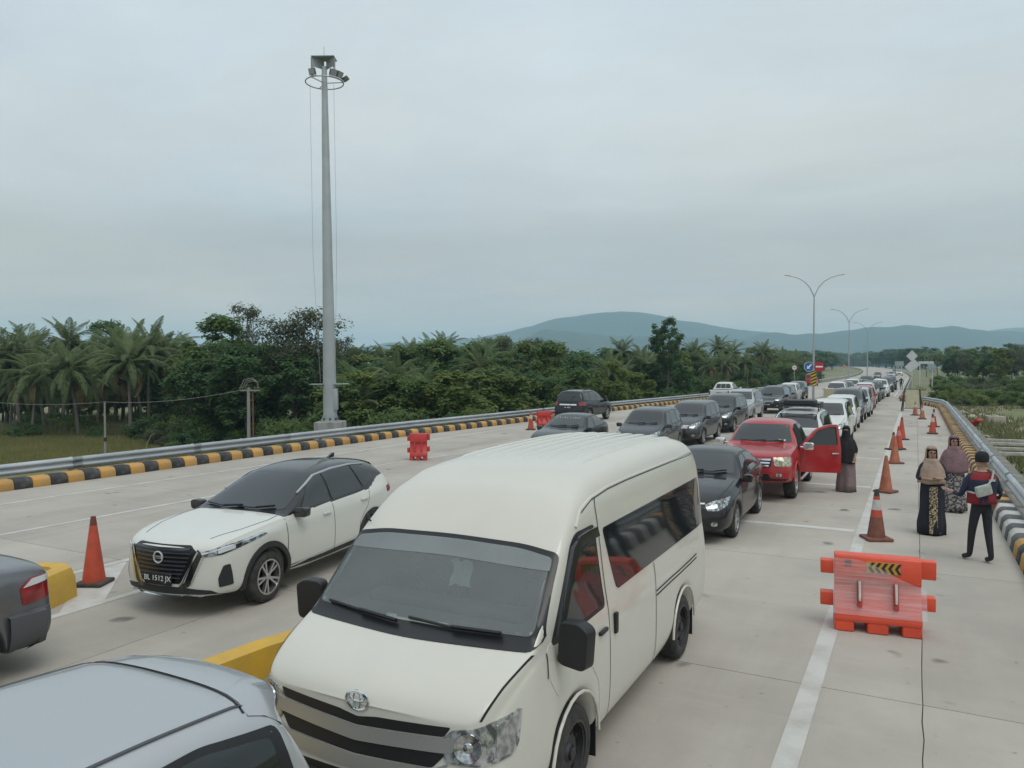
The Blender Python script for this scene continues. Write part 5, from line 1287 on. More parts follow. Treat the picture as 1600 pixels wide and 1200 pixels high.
# ================================================================= street furniture and small things
def gp(px, py, z=0.0):
    """ground point seen at a picture position (1600 x 1200)"""
    u = (px - 800) / 1200.0; v = -(py - 600) / 1200.0
    Yc = math.cos(PITCH) + v * math.sin(PITCH); Zc = -math.sin(PITCH) + v * math.cos(PITCH); t = (z - CAM_H) / Zc
    c, s = math.cos(YAW), math.sin(YAW); return (u * t * c - Yc * t * s, u * t * s + Yc * t * c)

# ---- toll islands: yellow U-shaped concrete noses
M_ISL = mat('island_yellow', (0.60, 0.36, 0.035), rough=0.6, c2=(0.48, 0.30, 0.06), scale=2.5, bump=0.2, bscale=25)
M_ISLF = mat('island_fill', (0.26, 0.25, 0.22), rough=0.9, c2=(.17, .16, .14), scale=4)
def island(x0, x1, ynose, label):
    r = tag(empty('toll_island', ((x0 + x1) / 2, ynose, 0)), label, 'island'); hw = (x1 - x0) / 2
    sec = [(0, 0), (.02, .28), (.07, .40), (.30, .40), (.34, .12), (.34, 0)]
    path = [(-hw, -9.0), (-hw, -1.9), (-hw * .93, -1.3), (-hw * .72, -.55), (-hw * .45, -.12), (0, 0), (hw * .45, -.12), (hw * .72, -.55), (hw * .93, -1.3), (hw, -1.9), (hw, -9.0)]
    vs = []; fs = []; n = len(sec)
    for k, p in enumerate(path):
        a = Vector(path[max(0, k - 1)]); b = Vector(path[min(len(path) - 1, k + 1)]); t = (b - a).normalized(); inn = Vector((t.y, -t.x))
        for d, z in sec: vs.append((p[0] + inn.x * d, p[1] + inn.y * d, z))
        if k:
            for j in range(n - 1): o = (k - 1) * n + j; fs.append((o, o + 1, o + n + 1, o + n))
    ob('nose_wall', mk('nose_wall', vs, fs, M_ISL, angle=35), r)
    fl = MB(); fl.prism([(p[0] * .85, p[1] - .25) for p in path], 0.0, .12); fl.build('island_fill', M_ISLF, r)
    return r
island(-11.05, -9.55, 6.48, 'yellow concrete toll island nose behind the grey sedan, by the tall cone')
island(-5.85, -4.30, 6.75, 'yellow concrete toll island between the silver hatchback and the van')

# ---- traffic cones
M_CO = mat('cone_orange', (0.50, 0.075, 0.035), rough=0.55, c2=(0.38, 0.06, 0.035), scale=6, rnd=.08)
M_CF = mat('cone_faded', (0.46, 0.16, 0.08), rough=0.65, c2=(0.30, 0.10, 0.06), scale=6, rnd=.08)
M_CW = mat('cone_white_band', (0.60, 0.58, 0.55), rough=0.5, c2=(.42, .40, .37), scale=9)
M_CB = mat('cone_base_dark', (0.035, 0.032, 0.030), rough=0.8, c2=(.07, .06, .05), scale=8)
M_CBR = mat('cone_base_brown', (0.22, 0.085, 0.055), rough=0.75, c2=(.15, .06, .04), scale=8)
def cone(px, py, label, h=.92, main=M_CO, band=None, tip=None, base=M_CB, low=None, xy=None, bw=.44):
    x, y = xy or gp(px, py); r = tag(empty('traffic_cone', (x, y, 0), random.uniform(0, 1.5)), label, 'cone', 'traffic cones on the road')
    b = MB(); b.box((0, 0, .03), (bw, bw, .055)); b.build('base', base, r, bevel=.025, seg=2)
    def seg(name, z0, z1, m):
        ra = lambda z: .155 - .122 * (z - .05) / (h - .05)
        c = MB(); c.lathe([(z0 * h, ra(z0 * h)), ((z0 + z1) / 2 * h, ra((z0 + z1) / 2 * h)), (z1 * h, ra(z1 * h))] + ([(z1 * h + .004, .012)] if z1 > .99 else []), 20); c.build(name, m, r, angle=60)
    lo = .055
    z = lo
    if low: seg('skirt', lo, .46, low); z = .46
    if band:
        seg('shaft', z, .60, main); seg('reflective_band', .60, .80, band); z = .80
    if tip: seg('shaft', z, .87, main) if z < .85 else None; seg('tip', max(z, .87), 1.0, tip)
    else: seg('shaft', z, 1.0, main)
    return r
cone(147, 913, 'tall red cone with black base on the white gore band near the crossover', .97, M_CO, tip=mat('cone_tip_dark', (.16, .04, .03), rough=.6), bw=.40)
cone(1369, 843, 'cone with white band and brown foot just behind the large orange barrier', .90, M_CO, band=M_CW, tip=M_CB, base=M_CBR, low=M_CBR)
cone(1384, 769, 'plain faded orange cone nearest to the red pickup', .90, M_CF, base=M_CBR)
cone(1398, 724, 'faded orange cone next up the line from the red pickup', .86, M_CF, base=M_CBR)
cone(1396, 703, 'short dark-tipped cone at the left of the pair up the edge line', .66, M_CF, tip=M_CB)
cone(1404, 702, 'pinkish-topped orange cone in the pair up the edge line', .86, M_CO, band=mat('cone_pink_band', (.55, .20, .20), rough=.5))
cone(1409, 687, 'bright red cone last in the row along the edge line', .95, M_CO, tip=mat('cone_tip_dark', (.16, .04, .03)))
cone(1457, 678, 'cone with pale bands in the shoulder nearest the walking women', .92, M_CO, band=M_CW, tip=M_CB)
cone(1459, 667, 'cone half hidden behind the banded shoulder cone', .92, M_CO, band=M_CW, tip=M_CB)
cone(1441, 655, 'worn banded cone in the shoulder below the A-frame board', .85, M_CF, band=M_CW)
cone(1430, 649, 'worn banded cone standing right by the A-frame board', .85, M_CF, band=M_CW)
cone(1411, 627, 'far cone where the right kerb cuts in', .85, M_CF, band=M_CW)
cone(827, 672, 'orange and white cone beyond the van roof near the left kerb', .90, M_CO, band=M_CW, xy=(-16.55, 33.4))

# ---- water-filled plastic barriers
M_OR = mat('barrier_orange', (0.72, 0.080, 0.030), rough=0.42, c2=(0.60, 0.065, 0.03), scale=3.0, bump=.1, bscale=12)
M_RD = mat('barrier_red', (0.50, 0.035, 0.030), rough=0.45, c2=(0.40, 0.03, 0.03), scale=3.0)
M_YS = mat('sticker_yellow', (0.55, 0.30, 0.03), rough=.5); M_BS = mat('sticker_black', (.02, .02, .02), rough=.5)
def film_mat():
    m = bpy.data.materials.new('wrap_film'); m.use_nodes = True; t = m.node_tree; n = t.nodes; l = t.links.new; n.clear()
    o = n.new('ShaderNodeOutputMaterial'); tr = n.new('ShaderNodeBsdfTransparent'); df = n.new('ShaderNodeBsdfDiffuse'); df.inputs[0].default_value = (.75, .73, .74, 1)
    gl = n.new('ShaderNodeBsdfGlossy'); gl.inputs['Roughness'].default_value = .18
    tcn = n.new('ShaderNodeTexCoord'); mpn = n.new('ShaderNodeMapping'); mpn.inputs['Scale'].default_value = (1.2, 3, 26); mpn.inputs['Rotation'].default_value = (0, R(7), 0); l(tcn.outputs['Object'], mpn.inputs[0])
    nz = n.new('ShaderNodeTexNoise'); nz.inputs['Scale'].default_value = 1.4; nz.inputs['Detail'].default_value = 4; l(mpn.outputs[0], nz.inputs['Vector'])
    mr = n.new('ShaderNodeMapRange'); mr.inputs[1].default_value = .35; mr.inputs[2].default_value = .75; mr.inputs[3].default_value = .12; mr.inputs[4].default_value = .40; l(nz.outputs['Fac'], mr.inputs[0])
    m1 = n.new('ShaderNodeMixShader'); l(mr.outputs[0], m1.inputs[0]); l(tr.outputs[0], m1.inputs[1]); l(df.outputs[0], m1.inputs[2])
    m2 = n.new('ShaderNodeMixShader'); m2.inputs[0].default_value = .05; l(m1.outputs[0], m2.inputs[1]); l(gl.outputs[0], m2.inputs[2]); l(m2.outputs[0], o.inputs[0]); return m
def barrier(x, y, rz, m, label, full=True, sc=(1, 1, 1)):
    """front faces -Y; 0.96 m long body with locking tabs, forklift slots and two drain slots"""
    r = tag(empty('water_barrier', (x, y, 0), R(rz)), label, 'barrier', 'plastic water barriers'); r.scale = sc
    b = MB(); hw = .48
    prof = [(-.23, .14), (-.23, .20), (-.19, .30), (-.105, .46), (-.085, .58), (-.085, .64), (-.11, .66), (-.11, .97), (-.09, 1.0), (.09, 1.0), (.11, .97), (.11, .66), (.085, .64), (.085, .58), (.105, .46), (.19, .30), (.23, .20), (.23, .14)]
    b.prism(prof, -hw, hw, 'X'); me = b.mesh('body', m, bevel=.014, seg=2, angle=50); ob('body', me, r)
    for cx, wd in ((-.37, .22), (0, .24), (.37, .22)):
        f = MB(); f.box((cx, 0, .075), (wd, .46, .15), taper=.97); f.build('foot', m, r, bevel=.015, seg=1)
    for sx, z0, z1 in ((-1, .72, .90), (-1, .28, .46), (1, .74, .98), (1, .32, .50)):
        f = MB(); f.box((sx * (hw + .075), 0, (z0 + z1) / 2), (.17, .15, z1 - z0)); f.build('locking_tab', m, r, bevel=.014, seg=2)
    for sx in (-.20, .20):
        f = MB(); f.box((sx, -.140, .50), (.055, .10, .34), rot=Matrix.Rotation(R(-14), 3, 'X')); f.build('drain_slot', mat('slot_dark_red', (.42, .045, .03), rough=.6), r, bevel=.01)
        if full: f = MB(); f.box((sx, -.175, .545), (.030, .06, .26), rot=Matrix.Rotation(R(-14), 3, 'X')); f.build('slot_rib', M_CW, r, bevel=.006, seg=1)
    if full:
        s_ = MB(); s_.box((.06, -.114, .86), (.37, .008, .15)); s = s_.build('chevron_sticker', M_YS, r)
        for k in range(5):
            x0 = -.105 + k * .073; c = MB(); o = [(x0 + .04, .79), (x0, .86), (x0 + .04, .93), (x0 + .075, .93), (x0 + .035, .86), (x0 + .075, .79)]; c.prism(o, -.1225, -.119, 'Y'); c.build('chevron', M_BS, s)
        e = MB(); e.box((-.33, -.113, .90), (.075, .006, .085)); e2 = e.build('maker_stamp', mat('stamp_dark_orange', (.25, .04, .03), rough=.6), r)
        # clear stretch film wound round the middle
        vs = []; fs = []; zz = [(.235, -.235), (.33, -.20), (.50, -.17), (.66, -.165)]
        top = lambda x: .96 - .32 * sstep((x + .30) / .86)
        N_ = 22
        for k in range(N_ + 1):
            xx = -.50 + 1.03 * k / N_
            for j in range(5):
                t = j / 4; z = .235 + (top(xx) - .235) * t; yf = lerp_tab([(.2, -.245), (.33, -.205), (.5, -.150), (.62, -.128), (1.0, -.128)], z) - .004 * math.sin(k * 1.9 + j)
                vs.append((xx, yf, z))
            if k:
                for j in range(4): o = 5 * (k - 1) + j; fs.append((o, o + 5, o + 6, o + 1))
        ob('wrap_film', mk('wrap_film', vs, fs, film_mat(), angle=0), r)
    return r
barrier(-.39, 9.97, 7.5, M_OR, 'large orange water barrier wrapped in clear film with chevron sticker', True, (.96, 1, .87))
barrier(-14.55, 21.0, 30, M_RD, 'red water barrier alone on the left lanes above the crossover', False, (.58, 1, .88))
barrier(-16.75, 35.3, 40, M_RD, 'red water barrier peeking over the van roof by the left kerb', False, (.70, 1, .82))
b_ = barrier(2.75, 49.3, 60, M_RD, 'tipped red barrier lying in the weeds behind the right guardrail', False, (.45, .7, .5)); b_.location.z = terrain_z(2.75, 49.3) + .2; b_.rotation_euler = (R(55), 0, R(60))

# ---- high mast with floodlights
M_MAST = mat('mast_galvanised', (0.40, 0.435, 0.44), rough=.45, metal=.35, c2=(.34, .37, .375), scale=1.2)
M_PED = mat('pedestal_concrete', (0.36, 0.355, 0.33), rough=.9, c2=(.22, .215, .20), scale=5, stretch=(1, 1, .15))
mx_, my_ = at(516, 33.3)
ms = tag(empty('light_mast', (mx_, my_, 0)), 'tall tapered floodlight mast on a concrete pedestal behind the left guardrail', 'light mast'); ms.rotation_euler = (0, R(-0.66), R(27.77)); ms.rotation_mode = 'XYZ'
b = MB(); b.box((0, 0, -.2), (1.15, 1.15, 1.8)); b.build('pedestal', M_PED, ms, bevel=.03)
b = MB(); b.lathe([(.70, .40), (.76, .40), (.76, .30)], 20); b.build('base_plate', M_MAST, ms)
for k in range(8):
    a = R(45 * k + 10); q = MB(); q.lathe([(.70, .03), (.86, .03), (.87, .0)], 6, c=(.35 * math.cos(a), .35 * math.sin(a), 0)); q.build('anchor_bolt', M_STEEL_DK, ms)
    q = MB(); q.add([(.29 * math.cos(a + .2), .29 * math.sin(a + .2), .76), (.39 * math.cos(a + .2), .39 * math.sin(a + .2), .76), (.285 * math.cos(a + .2), .285 * math.sin(a + .2), 1.02)], [(0, 1, 2)]); q.build('gusset', M_MAST, ms)
zs = [.74, 4.5, 8.3, 12.1, 15.9]
for k in range(4):
    r0 = .30 - .185 * (zs[k] - .7) / 15.2; r1 = .30 - .185 * (zs[k + 1] - .7) / 15.2
    b = MB(); b.lathe([(zs[k], r0 + .006), (zs[k] + .02, r0 + .006), (zs[k + 1] + .05, r1)], 16); b.build('pole_section', M_MAST, ms, angle=50)
b = MB(); b.box((.27, -.10, 1.65), (.20, .26, .95)); b.build('winch_box', M_MAST, ms, bevel=.05, seg=2)
for sx in (-1, 1):
    b = MB(); b.box((sx * .52, -.05, 2.32), (.58, .46, .035)); b.tube([(sx * .28, -.05, 2.20), (sx * .6, -.05, 2.30)], .02, 6); b.build('service_shelf', M_MAST, ms, bevel=.01)
def zz_(py): return z_at(py, 33.3)
b = MB()                                                      # head frame: three plates under a cap
b.box((0, 0, zz_(96)), (.98, .62, .035)); b.build('head_cap', M_MAST, ms)
for x0, y0, x1, y1 in ((-.48, -.28, -.05, .18), (.48, -.28, .05, .18), (-.47, -.26, -.47, .26), (.47, -.26, .47, .26)):
    b = MB(); d = Vector((x1 - x0, y1 - y0, 0)).normalized() * 1; nrm = Vector((-d.y, d.x, 0)) * .012
    z0, z1 = zz_(111), zz_(97)
    if x0 == x1: z0 = zz_(124); x0_, x1_ = (x0 - .04, x0 + .04); b.box((x0, -.2, (z0 + z1) / 2), (.10, .05, z1 - z0))
    else: b.add([Vector((x0, y0, z0)) + nrm, Vector((x1, y1, z0)) + nrm, Vector((x1, y1, z1)) + nrm, Vector((x0, y0, z1)) + nrm, Vector((x0, y0, z0)) - nrm, Vector((x1, y1, z0)) - nrm, Vector((x1, y1, z1)) - nrm, Vector((x0, y0, z1)) - nrm], [(0, 1, 2, 3), (7, 6, 5, 4), (0, 4, 5, 1), (3, 2, 6, 7)])
    b.build('head_plate', M_MAST, ms)
b = MB(); b.tube([(.0, 0, zz_(96)), (0, 0, zz_(78))], .012, 6); b.build('lightning_rod', M_MAST, ms)
b = MB(); zr_ = zz_(134); b.tube([(.80 * math.cos(2 * math.pi * k / 28), .80 * math.sin(2 * math.pi * k / 28), zr_ + .02) for k in range(29)], .026, 7, cap=False); b.build('lamp_ring', M_MAST, ms)
for a in (0, 120, 240):
    b = MB(); b.tube([(.1 * math.cos(R(a)), .1 * math.sin(R(a)), zr_), (.8 * math.cos(R(a)), .8 * math.sin(R(a)), zr_ + .02)], .02, 6); b.build('ring_spoke', M_MAST, ms)
M_FL = mat('floodlight_housing', (.13, .14, .145), rough=.5, metal=.4); M_FLG = mat('floodlight_glass', (.30, .33, .34), rough=.12, coat=1)
for a, tl in ((-112, 20), (-52, 25), (-30, 28), (-6, 60)):
    f = empty('floodlight', (.80 * math.cos(R(a)), .80 * math.sin(R(a)), zr_ + .06)); f.parent = ms; f.rotation_euler = (R(tl), 0, R(a + 90)); f.scale = (.82,) * 3
    b = MB(); b.box((0, 0, .19), (.38, .12, .32)); b.build('housing', M_FL, f, bevel=.03)
    b = MB(); b.box((0, -.066, .19), (.32, .01, .26)); b.build('lens', M_FLG, f)
    b = MB(); b.tube([(-.2, 0, .19), (-.2, 0, .0), (.2, 0, .0), (.2, 0, .19)], .012, 5); b.build('bracket', M_STEEL_DK, f)
for sx, px in ((-.60, 489), (.42, 524)):
    b = MB(); b.tube([(sx, -.1, zz_(150) + .4), (sx * 1.0, -.1, 8), (sx * .62, -.1, 2.4)], .007, 4); b.build('hoist_rope', M_MAST, ms)

# ---- double-arm street lamps on the median
M_LP = mat('lamp_post_grey', (.38, .40, .41), rough=.5, metal=.3)
def street_lamp(px, d, py_top, label, h=11.3):
    x, y = at(px, d); r = tag(empty('street_lamp', (x, y, road_z(y)), R(20)), label, 'street lamp', 'double-arm street lamps')
    b = MB(); b.lathe([(0, .16), (.04, .16), (.05, .11), (2.0, .10), (h - 1.9, .055)], 12); b.build('post', M_LP, r, angle=50)
    for sg in (-1, 1):
        P = [(0, 0, h - 2.0), (sg * .10, 0, h - 1.75), (sg * .38, 0, h - 1.15), (sg * .85, 0, h - .62), (sg * 1.45, 0, h - .28), (sg * 2.0, 0, h - .12)]
        b = MB(); b.tube(P, [.055, .05, .045, .042, .04, .035], 8); b.build('arm', M_LP, r)
        b = MB(); b.box((sg * 2.3, 0, h - .06), (.62, .22, .07), rot=Matrix.Rotation(R(-9) * sg, 3, 'Y'), taper=.75); b.build('lamp_head', mat('lamp_head_grey', (.22, .23, .24), rough=.4, metal=.3), r, bevel=.02)
street_lamp(1271, 69, 430, 'nearest double-arm street lamp on the median behind the keep-left sign')
street_lamp(1326, 110, 484, 'middle double-arm street lamp of the three on the median')
street_lamp(1355, 143, 503, 'farthest double-arm street lamp of the three on the median')
# median kerb
tag(strip('median', lambda Y: -8.15 + .9 * sstep((Y - 70) / 60) + bend(Y), lambda Y: -7.45 + .9 * sstep((Y - 70) / 60) + bend(Y), 63, 330, 50, .16, 'low concrete median under the street lamps'))

# ---- road signs
M_SB = mat('sign_blue', (.020, .115, .33), rough=.4); M_SR = mat('sign_red', (.42, .018, .028), rough=.4); M_SW = mat('sign_white', (.72, .72, .71), rough=.4); M_SG = mat('sign_back_grey', (.56, .58, .58), rough=.5, metal=.1, c2=(.48, .50, .50), scale=3)
M_SY = mat('sign_yellow', (.60, .36, .02), rough=.45); M_BG = mat('board_beige', (.46, .43, .29), rough=.8, c2=(.38, .35, .23), scale=4); M_FRB = mat('frame_dark', (.035, .035, .025), rough=.6)
def disc(mb, c, rad, y, mi=0, n=28):
    mb.add([(c[0] + rad * math.cos(2 * math.pi * k / n), y, c[1] + rad * math.sin(2 * math.pi * k / n)) for k in range(n)], [tuple(range(n))], mi)
sx_, sy_ = at(1271.5, 51)
s = tag(empty('sign_post', (sx_, sy_, 0), R(24)), 'post with blue keep-left and red no-entry discs over a striped marker', 'road sign')
b = MB(); b.tube([(0, 0, 0), (0, 0, 3.45)], .045, 10); b.build('post', M_LP, s)
bl = empty('keep_left_disc', (-.33, -.06, 3.06)); bl.parent = s; bl.scale = (.88, .88, .88)
b = MB(); b.lathe([(0, .001), (0, .37), (.02, .37), (.02, .001)], 28, 'Y'); b.build('plate', M_SW, bl); b = MB(); disc(b, (0, 0), .345, -.004); b.build('blue_face', M_SB, bl)
b = MB(); q = Matrix.Rotation(R(135), 3, 'Y')
ar = [(-.055, -.24), (.055, -.24), (.055, .03), (.15, .03), (0, .24), (-.15, .03), (-.055, .03)]
b.add([(q @ Vector((x, -.008, z))) for x, z in ar], [tuple(range(7))]); o = b.build('white_arrow', M_SW, bl); o.rotation_euler = (0, R(90), 0)
rd = empty('no_entry_disc', (.33, -.06, 3.06)); rd.parent = s; rd.scale = (.88, .88, .88)
b = MB(); b.lathe([(0, .001), (0, .37), (.02, .37), (.02, .001)], 28, 'Y'); b.build('plate', M_SR, rd)
b = MB(); b.box((0, -.006, 0), (.52, .006, .115)); b.build('white_bar', M_SW, rd)
mk_ = empty('striped_marker', (-.03, -.06, 2.30)); mk_.parent = s
b = MB(); b.box((0, 0, 0), (.36, .02, .95)); b.build('plate', M_SY, mk_)
for k in range(5):
    z = -.46 + k * .21; o = [(-.18, z), (-.18, z + .10), (.18, z + .26), (.18, z + .16)]
    o = [(x, min(z2, .475)) for x, z2 in o]; b = MB(); b.prism(o, -.016, -.012, 'Y'); b.build('black_stripe', M_BS, mk_)
# speed sign
sx_, sy_ = at(1241, 128); s = tag(empty('speed_sign', (sx_, sy_, terrain_z(sx_, sy_)), R(27)), 'small round sign on a post beyond the left guardrail', 'road sign')
b = MB(); b.tube([(0, 0, 0), (0, 0, 3.6)], .05, 8); b.build('post', M_LP, s)
b = MB(); b.lathe([(-.06, .001), (-.06, .46), (-.04, .46), (-.04, .001)], 24, 'Y', (0, 0, 3.25)); b.build('red_ring', mat('ring_dull_red', (.30, .06, .06), rough=.5), s)
b = MB(); disc(b, (0, 3.25), .36, -.064); b.build('white_face', M_SW, s); ob('speed_number', text_mesh('speed_number', '40', .42, M_BS), s, (0, -.068, 3.25), (R(90), 0, 0))
# beige boards
def board(px, d, w_, h_, z0, label, aframe):
    x, y = at(px, d); s = tag(empty('sign_board', (x, y, 0), R(8)), label, 'board')
    b = MB(); rot = Matrix.Rotation(R(-10 if aframe else 0), 3, 'X'); b.add([rot @ Vector((x_ * w_, y_, z_ * h_)) + Vector((0, -.12 if aframe else 0, z0 + h_ / 2)) for y_ in (-.012, .012) for x_, z_ in ((-.5, -.5), (.5, -.5), (.40 if aframe else .5, .5), (-.40 if aframe else -.5, .5))], [(0, 1, 2, 3), (7, 6, 5, 4), (0, 4, 5, 1), (1, 5, 6, 2), (2, 6, 7, 3), (3, 7, 4, 0)]); b.build('panel', M_BG, s)
    if aframe:
        for sg in (-1, 1):
            for ya, yb in ((-.38, -.02), (.38, .02)):
                b = MB(); b.tube([(sg * w_ * .66, ya, 0), (sg * w_ * .50, yb, z0 + h_ + .02)], .04, 6); b.build('leg', M_FRB, s)
        b = MB(); b.tube([(-w_ * .5, 0, z0 + h_ + .02), (w_ * .5, 0, z0 + h_ + .02)], .026, 6); b.build('top_rail', M_FRB, s)
        b = MB(); b.tube([(-w_ * .57, -.27, z0), (w_ * .57, -.27, z0)], .024, 6); b.build('lower_rail', M_FRB, s)
    else:
        for sg in (-1, 1):
            b = MB(); b.tube([(sg * w_ * .45, .04, 0), (sg * w_ * .45, .04, z0 + h_)], .025, 6); b.build('leg', M_FRB, s)
board(1299, 58, 1.08, .95, .45, 'blank beige board standing between the car lanes', False)
board(1425.5, 52.5, .92, 1.28, .22, 'beige A-frame board with dark legs beside the shoulder cones', True)
# diamond warning signs seen from behind, sign gantry, far signs
sx_, sy_ = at(1425, 125); s = tag(empty('diamond_sign', (sx_, sy_, road_z(sy_)), R(24)), 'two grey diamond sign backs stacked on one post by the far right guardrail', 'road sign')
b = MB(); b.tube([(0, 0, -.3), (0, 0, 5.4)], .06, 8); b.build('post', M_SG, s)
for dx, z in ((-.05, 4.75), (-.30, 2.95), (.30, 3.35)):
    b = MB(); b.box((dx, -.05 if dx > -.2 else -.09, z), (1.30, .03, 1.30), rot=Matrix.Rotation(R(45), 3, 'Y')); b.build('diamond_plate', M_SG, s)
sx_, sy_ = at(1437, 128); s = tag(empty('gantry_sign', (sx_, sy_, terrain_z(sx_, sy_)), R(24)), 'grey road sign frame with hanging board beyond the right guardrail', 'road sign')
b = MB(); b.tube([(0, 0, 0), (0, 0, 4.2)], .09, 8); b.build('post', M_SG, s); b = MB(); b.tube([(1.75, -.6, 0), (1.75, -.6, 2.9)], .08, 8); b.build('post', M_SG, s)
b = MB(); b.box((1.0, 0, 4.05), (2.5, .08, .42)); b.build('cross_panel', M_SG, s, bevel=.01); b = MB(); b.box((1.65, -.5, 3.15), (1.25, .05, 1.35)); b.build('board', mat('sign_back_green_grey', (.26, .31, .30), rough=.5), s, bevel=.01)
sx_, sy_ = at(1405, 240); s = tag(empty('far_sign', (sx_, sy_, road_z(sy_)), R(20)), 'far rectangular sign at the right of the bend', 'road sign')
b = MB(); b.box((0, 0, 3.6), (2.6, .06, 1.6)); b.build('board', mat('sign_back_green_grey', (.26, .31, .30)), s); b = MB(); b.tube([(-.8, .05, -.5), (-.8, .05, 4.2)], .06, 6); b.build('post', M_SG, s); b = MB(); b.tube([(.8, .05, -.5), (.8, .05, 4.2)], .06, 6); b.build('post', M_SG, s)
sx_, sy_ = at(1319, 330); s = tag(empty('warning_sign', (sx_, sy_, terrain_z(sx_, sy_)), R(24)), 'tiny orange diamond sign on the far grass bank', 'road sign')
b = MB(); b.box((0, 0, 2.6), (1.2, .04, 1.2), rot=Matrix.Rotation(R(45), 3, 'Y')); b.build('plate', mat('sign_orange', (.55, .22, .03), rough=.5), s); b = MB(); b.tube([(0, .04, 0), (0, .04, 2.6)], .05, 6); b.build('post', M_SG, s)

# ---- utility poles and wires in the field at left
M_UP = mat('concrete_pole', (.30, .29, .27), rough=.9, c2=(.22, .21, .19), scale=4, stretch=(1, 1, .2)); M_RB = mat('rusty_pole', (.16, .07, .05), rough=.8)
ux, uy = at(388, 43); uz = terrain_z(ux, uy)
s = tag(empty('utility_pole', (ux, uy, uz), R(25)), 'grey utility pole with crossarm and loops of wire behind the left guardrail', 'utility pole'); hT = z_at(606, 43) - uz
b = MB(); b.tube([(0, 0, 0), (0, 0, hT)], [.11, .085], 10); b.build('post', M_UP, s); b = MB(); b.tube([(.24, .1, 0), (.20, .1, hT - .1)], .045, 8); b.build('steel_prop', M_RB, s)
b = MB(); b.box((.10, 0, hT - .15), (1.1, .07, .07)); b.build('crossarm', M_UP, s)
for dx in (-.38, .0, .35, .58):
    b = MB(); b.lathe([(0, .02), (.05, .05), (.11, .05), (.16, .02)], 8, c=(dx, 0, hT - .10)); b.build('insulator', mat('insulator_brown', (.10, .06, .05), rough=.3), s)
for k in range(3):
    b = MB(); b.tube([(-.5 + .15 * k, 0, hT - .05), (-.25 + .1 * k, 0, hT + .45 - .08 * k), (.25, 0, hT + .55 - .08 * k), (.55, 0, hT + .3), (.5, 0, hT - .1)], .018, 5); b.build('wire_loop', M_UP, s)
vx, vy = at(163, 52); vz = terrain_z(vx, vy); s2 = tag(empty('utility_pole', (vx, vy, vz), R(25)), 'slim pole with a black band in front of the palms at far left', 'utility pole'); h2_ = z_at(628, 52) - vz
b = MB(); b.tube([(0, 0, 0), (0, 0, h2_)], [.085, .06], 8); b.build('post', M_UP, s2); b = MB(); b.lathe([(0, .105), (.25, .10)], 10, c=(0, 0, h2_ * .42)); b.build('black_band', M_BS, s2)
def wire(pa, pb, sag, label):
    P = [Vector(pa).lerp(Vector(pb), t / 12) - Vector((0, 0, sag * 4 * (t / 12) * (1 - t / 12))) for t in range(13)]
    b = MB(); b.tube(P, .013, 4); tag(b.build('overhead_wire', M_UP), label, 'wire')
wl = at(-60, 55)
wire((ux, uy, uz + hT - .05), (vx, vy, vz + h2_), .30, 'sagging overhead wire between the two utility poles'); wire((vx, vy, vz + h2_), (wl[0], wl[1], vz + h2_ + .1), .3, 'overhead wire running left from the slim pole')
# bent dry stalk by the field
bx, by = at(222, 46); bz = terrain_z(bx, by); b = MB(); b.tube([(0, 0, 0), (.1, 0, 1.4), (.35, 0, 2.3), (.75, 0, 2.9), (1.1, 0, 3.0)], [.035, .03, .025, .018, .01], 6); tag(b.build('dry_stalk', mat('dry_bamboo', (.34, .29, .20), rough=.8), loc=(bx, by, bz)), 'bent dry bamboo stalk arching above the left guardrail', 'stalk')

# ---- rubble, planks and blocks behind the right guardrail
M_RK = mat('pale_rubble', (.42, .38, .31), rough=.95, c2=(.30, .26, .20), scale=3, rnd=.15, bump=.5, bscale=6)
def rock_mesh(seed):
    rr = random.Random(seed); bm = bmesh.new(); bmesh.ops.create_icosphere(bm, subdivisions=2, radius=.5)
    for v in bm.verts: v.co *= 1 + .35 * mnoise.noise(v.co * 2.2 + Vector((seed, 0, 0))); v.co.z *= .62; v.co.x *= 1 + .3 * rr.random()
    me = bpy.data.meshes.new('rock'); bm.to_mesh(me); bm.free(); me.materials.append(M_RK); me.set_sharp_from_angle(angle=R(25)); return me
RK = [rock_mesh(k) for k in range(5)]
rr = random.Random(4)
for k in range(46):
    px = rr.gauss(1540, 17); py = rr.uniform(646, 668); x, y = gp(px, py, -.9); z = terrain_z(x, y); sc = rr.uniform(.22, .75)
    o = ob('rock', RK[k % 5], None, (x, y, z + .1 * sc), (rr.uniform(-.3, .3), rr.uniform(-.3, .3), rr.uniform(0, 6)), (sc, sc, sc)); tag(o, 'pale rubble stone in the heap behind the right guardrail', 'rock', 'rubble heap stones')
for k in range(26):
    px = rr.uniform(1478, 1600); py = rr.uniform(632, 735); x, y = gp(px, py, -.8); x = max(x, 3.0); z = terrain_z(x, y); sc = rr.uniform(.12, .34)
    o = ob('rock', RK[k % 5], None, (x, y, z), (0, 0, rr.uniform(0, 6)), (sc, sc, sc)); tag(o, 'small pale stone scattered in the grass right of the guardrail', 'rock', 'scattered stones')
x, y = gp(1556, 672, -.9); b = MB(); b.box((0, 0, .35), (1.0, .5, .5)); tag(b.build('concrete_block', M_RK, loc=(x, y, terrain_z(x, y)), rot=(0, 0, R(12)), bevel=.06), 'square pale concrete block beside the rubble heap', 'block')
M_PL = mat('white_plank', (.50, .49, .44), rough=.85, c2=(.36, .35, .30), scale=4)
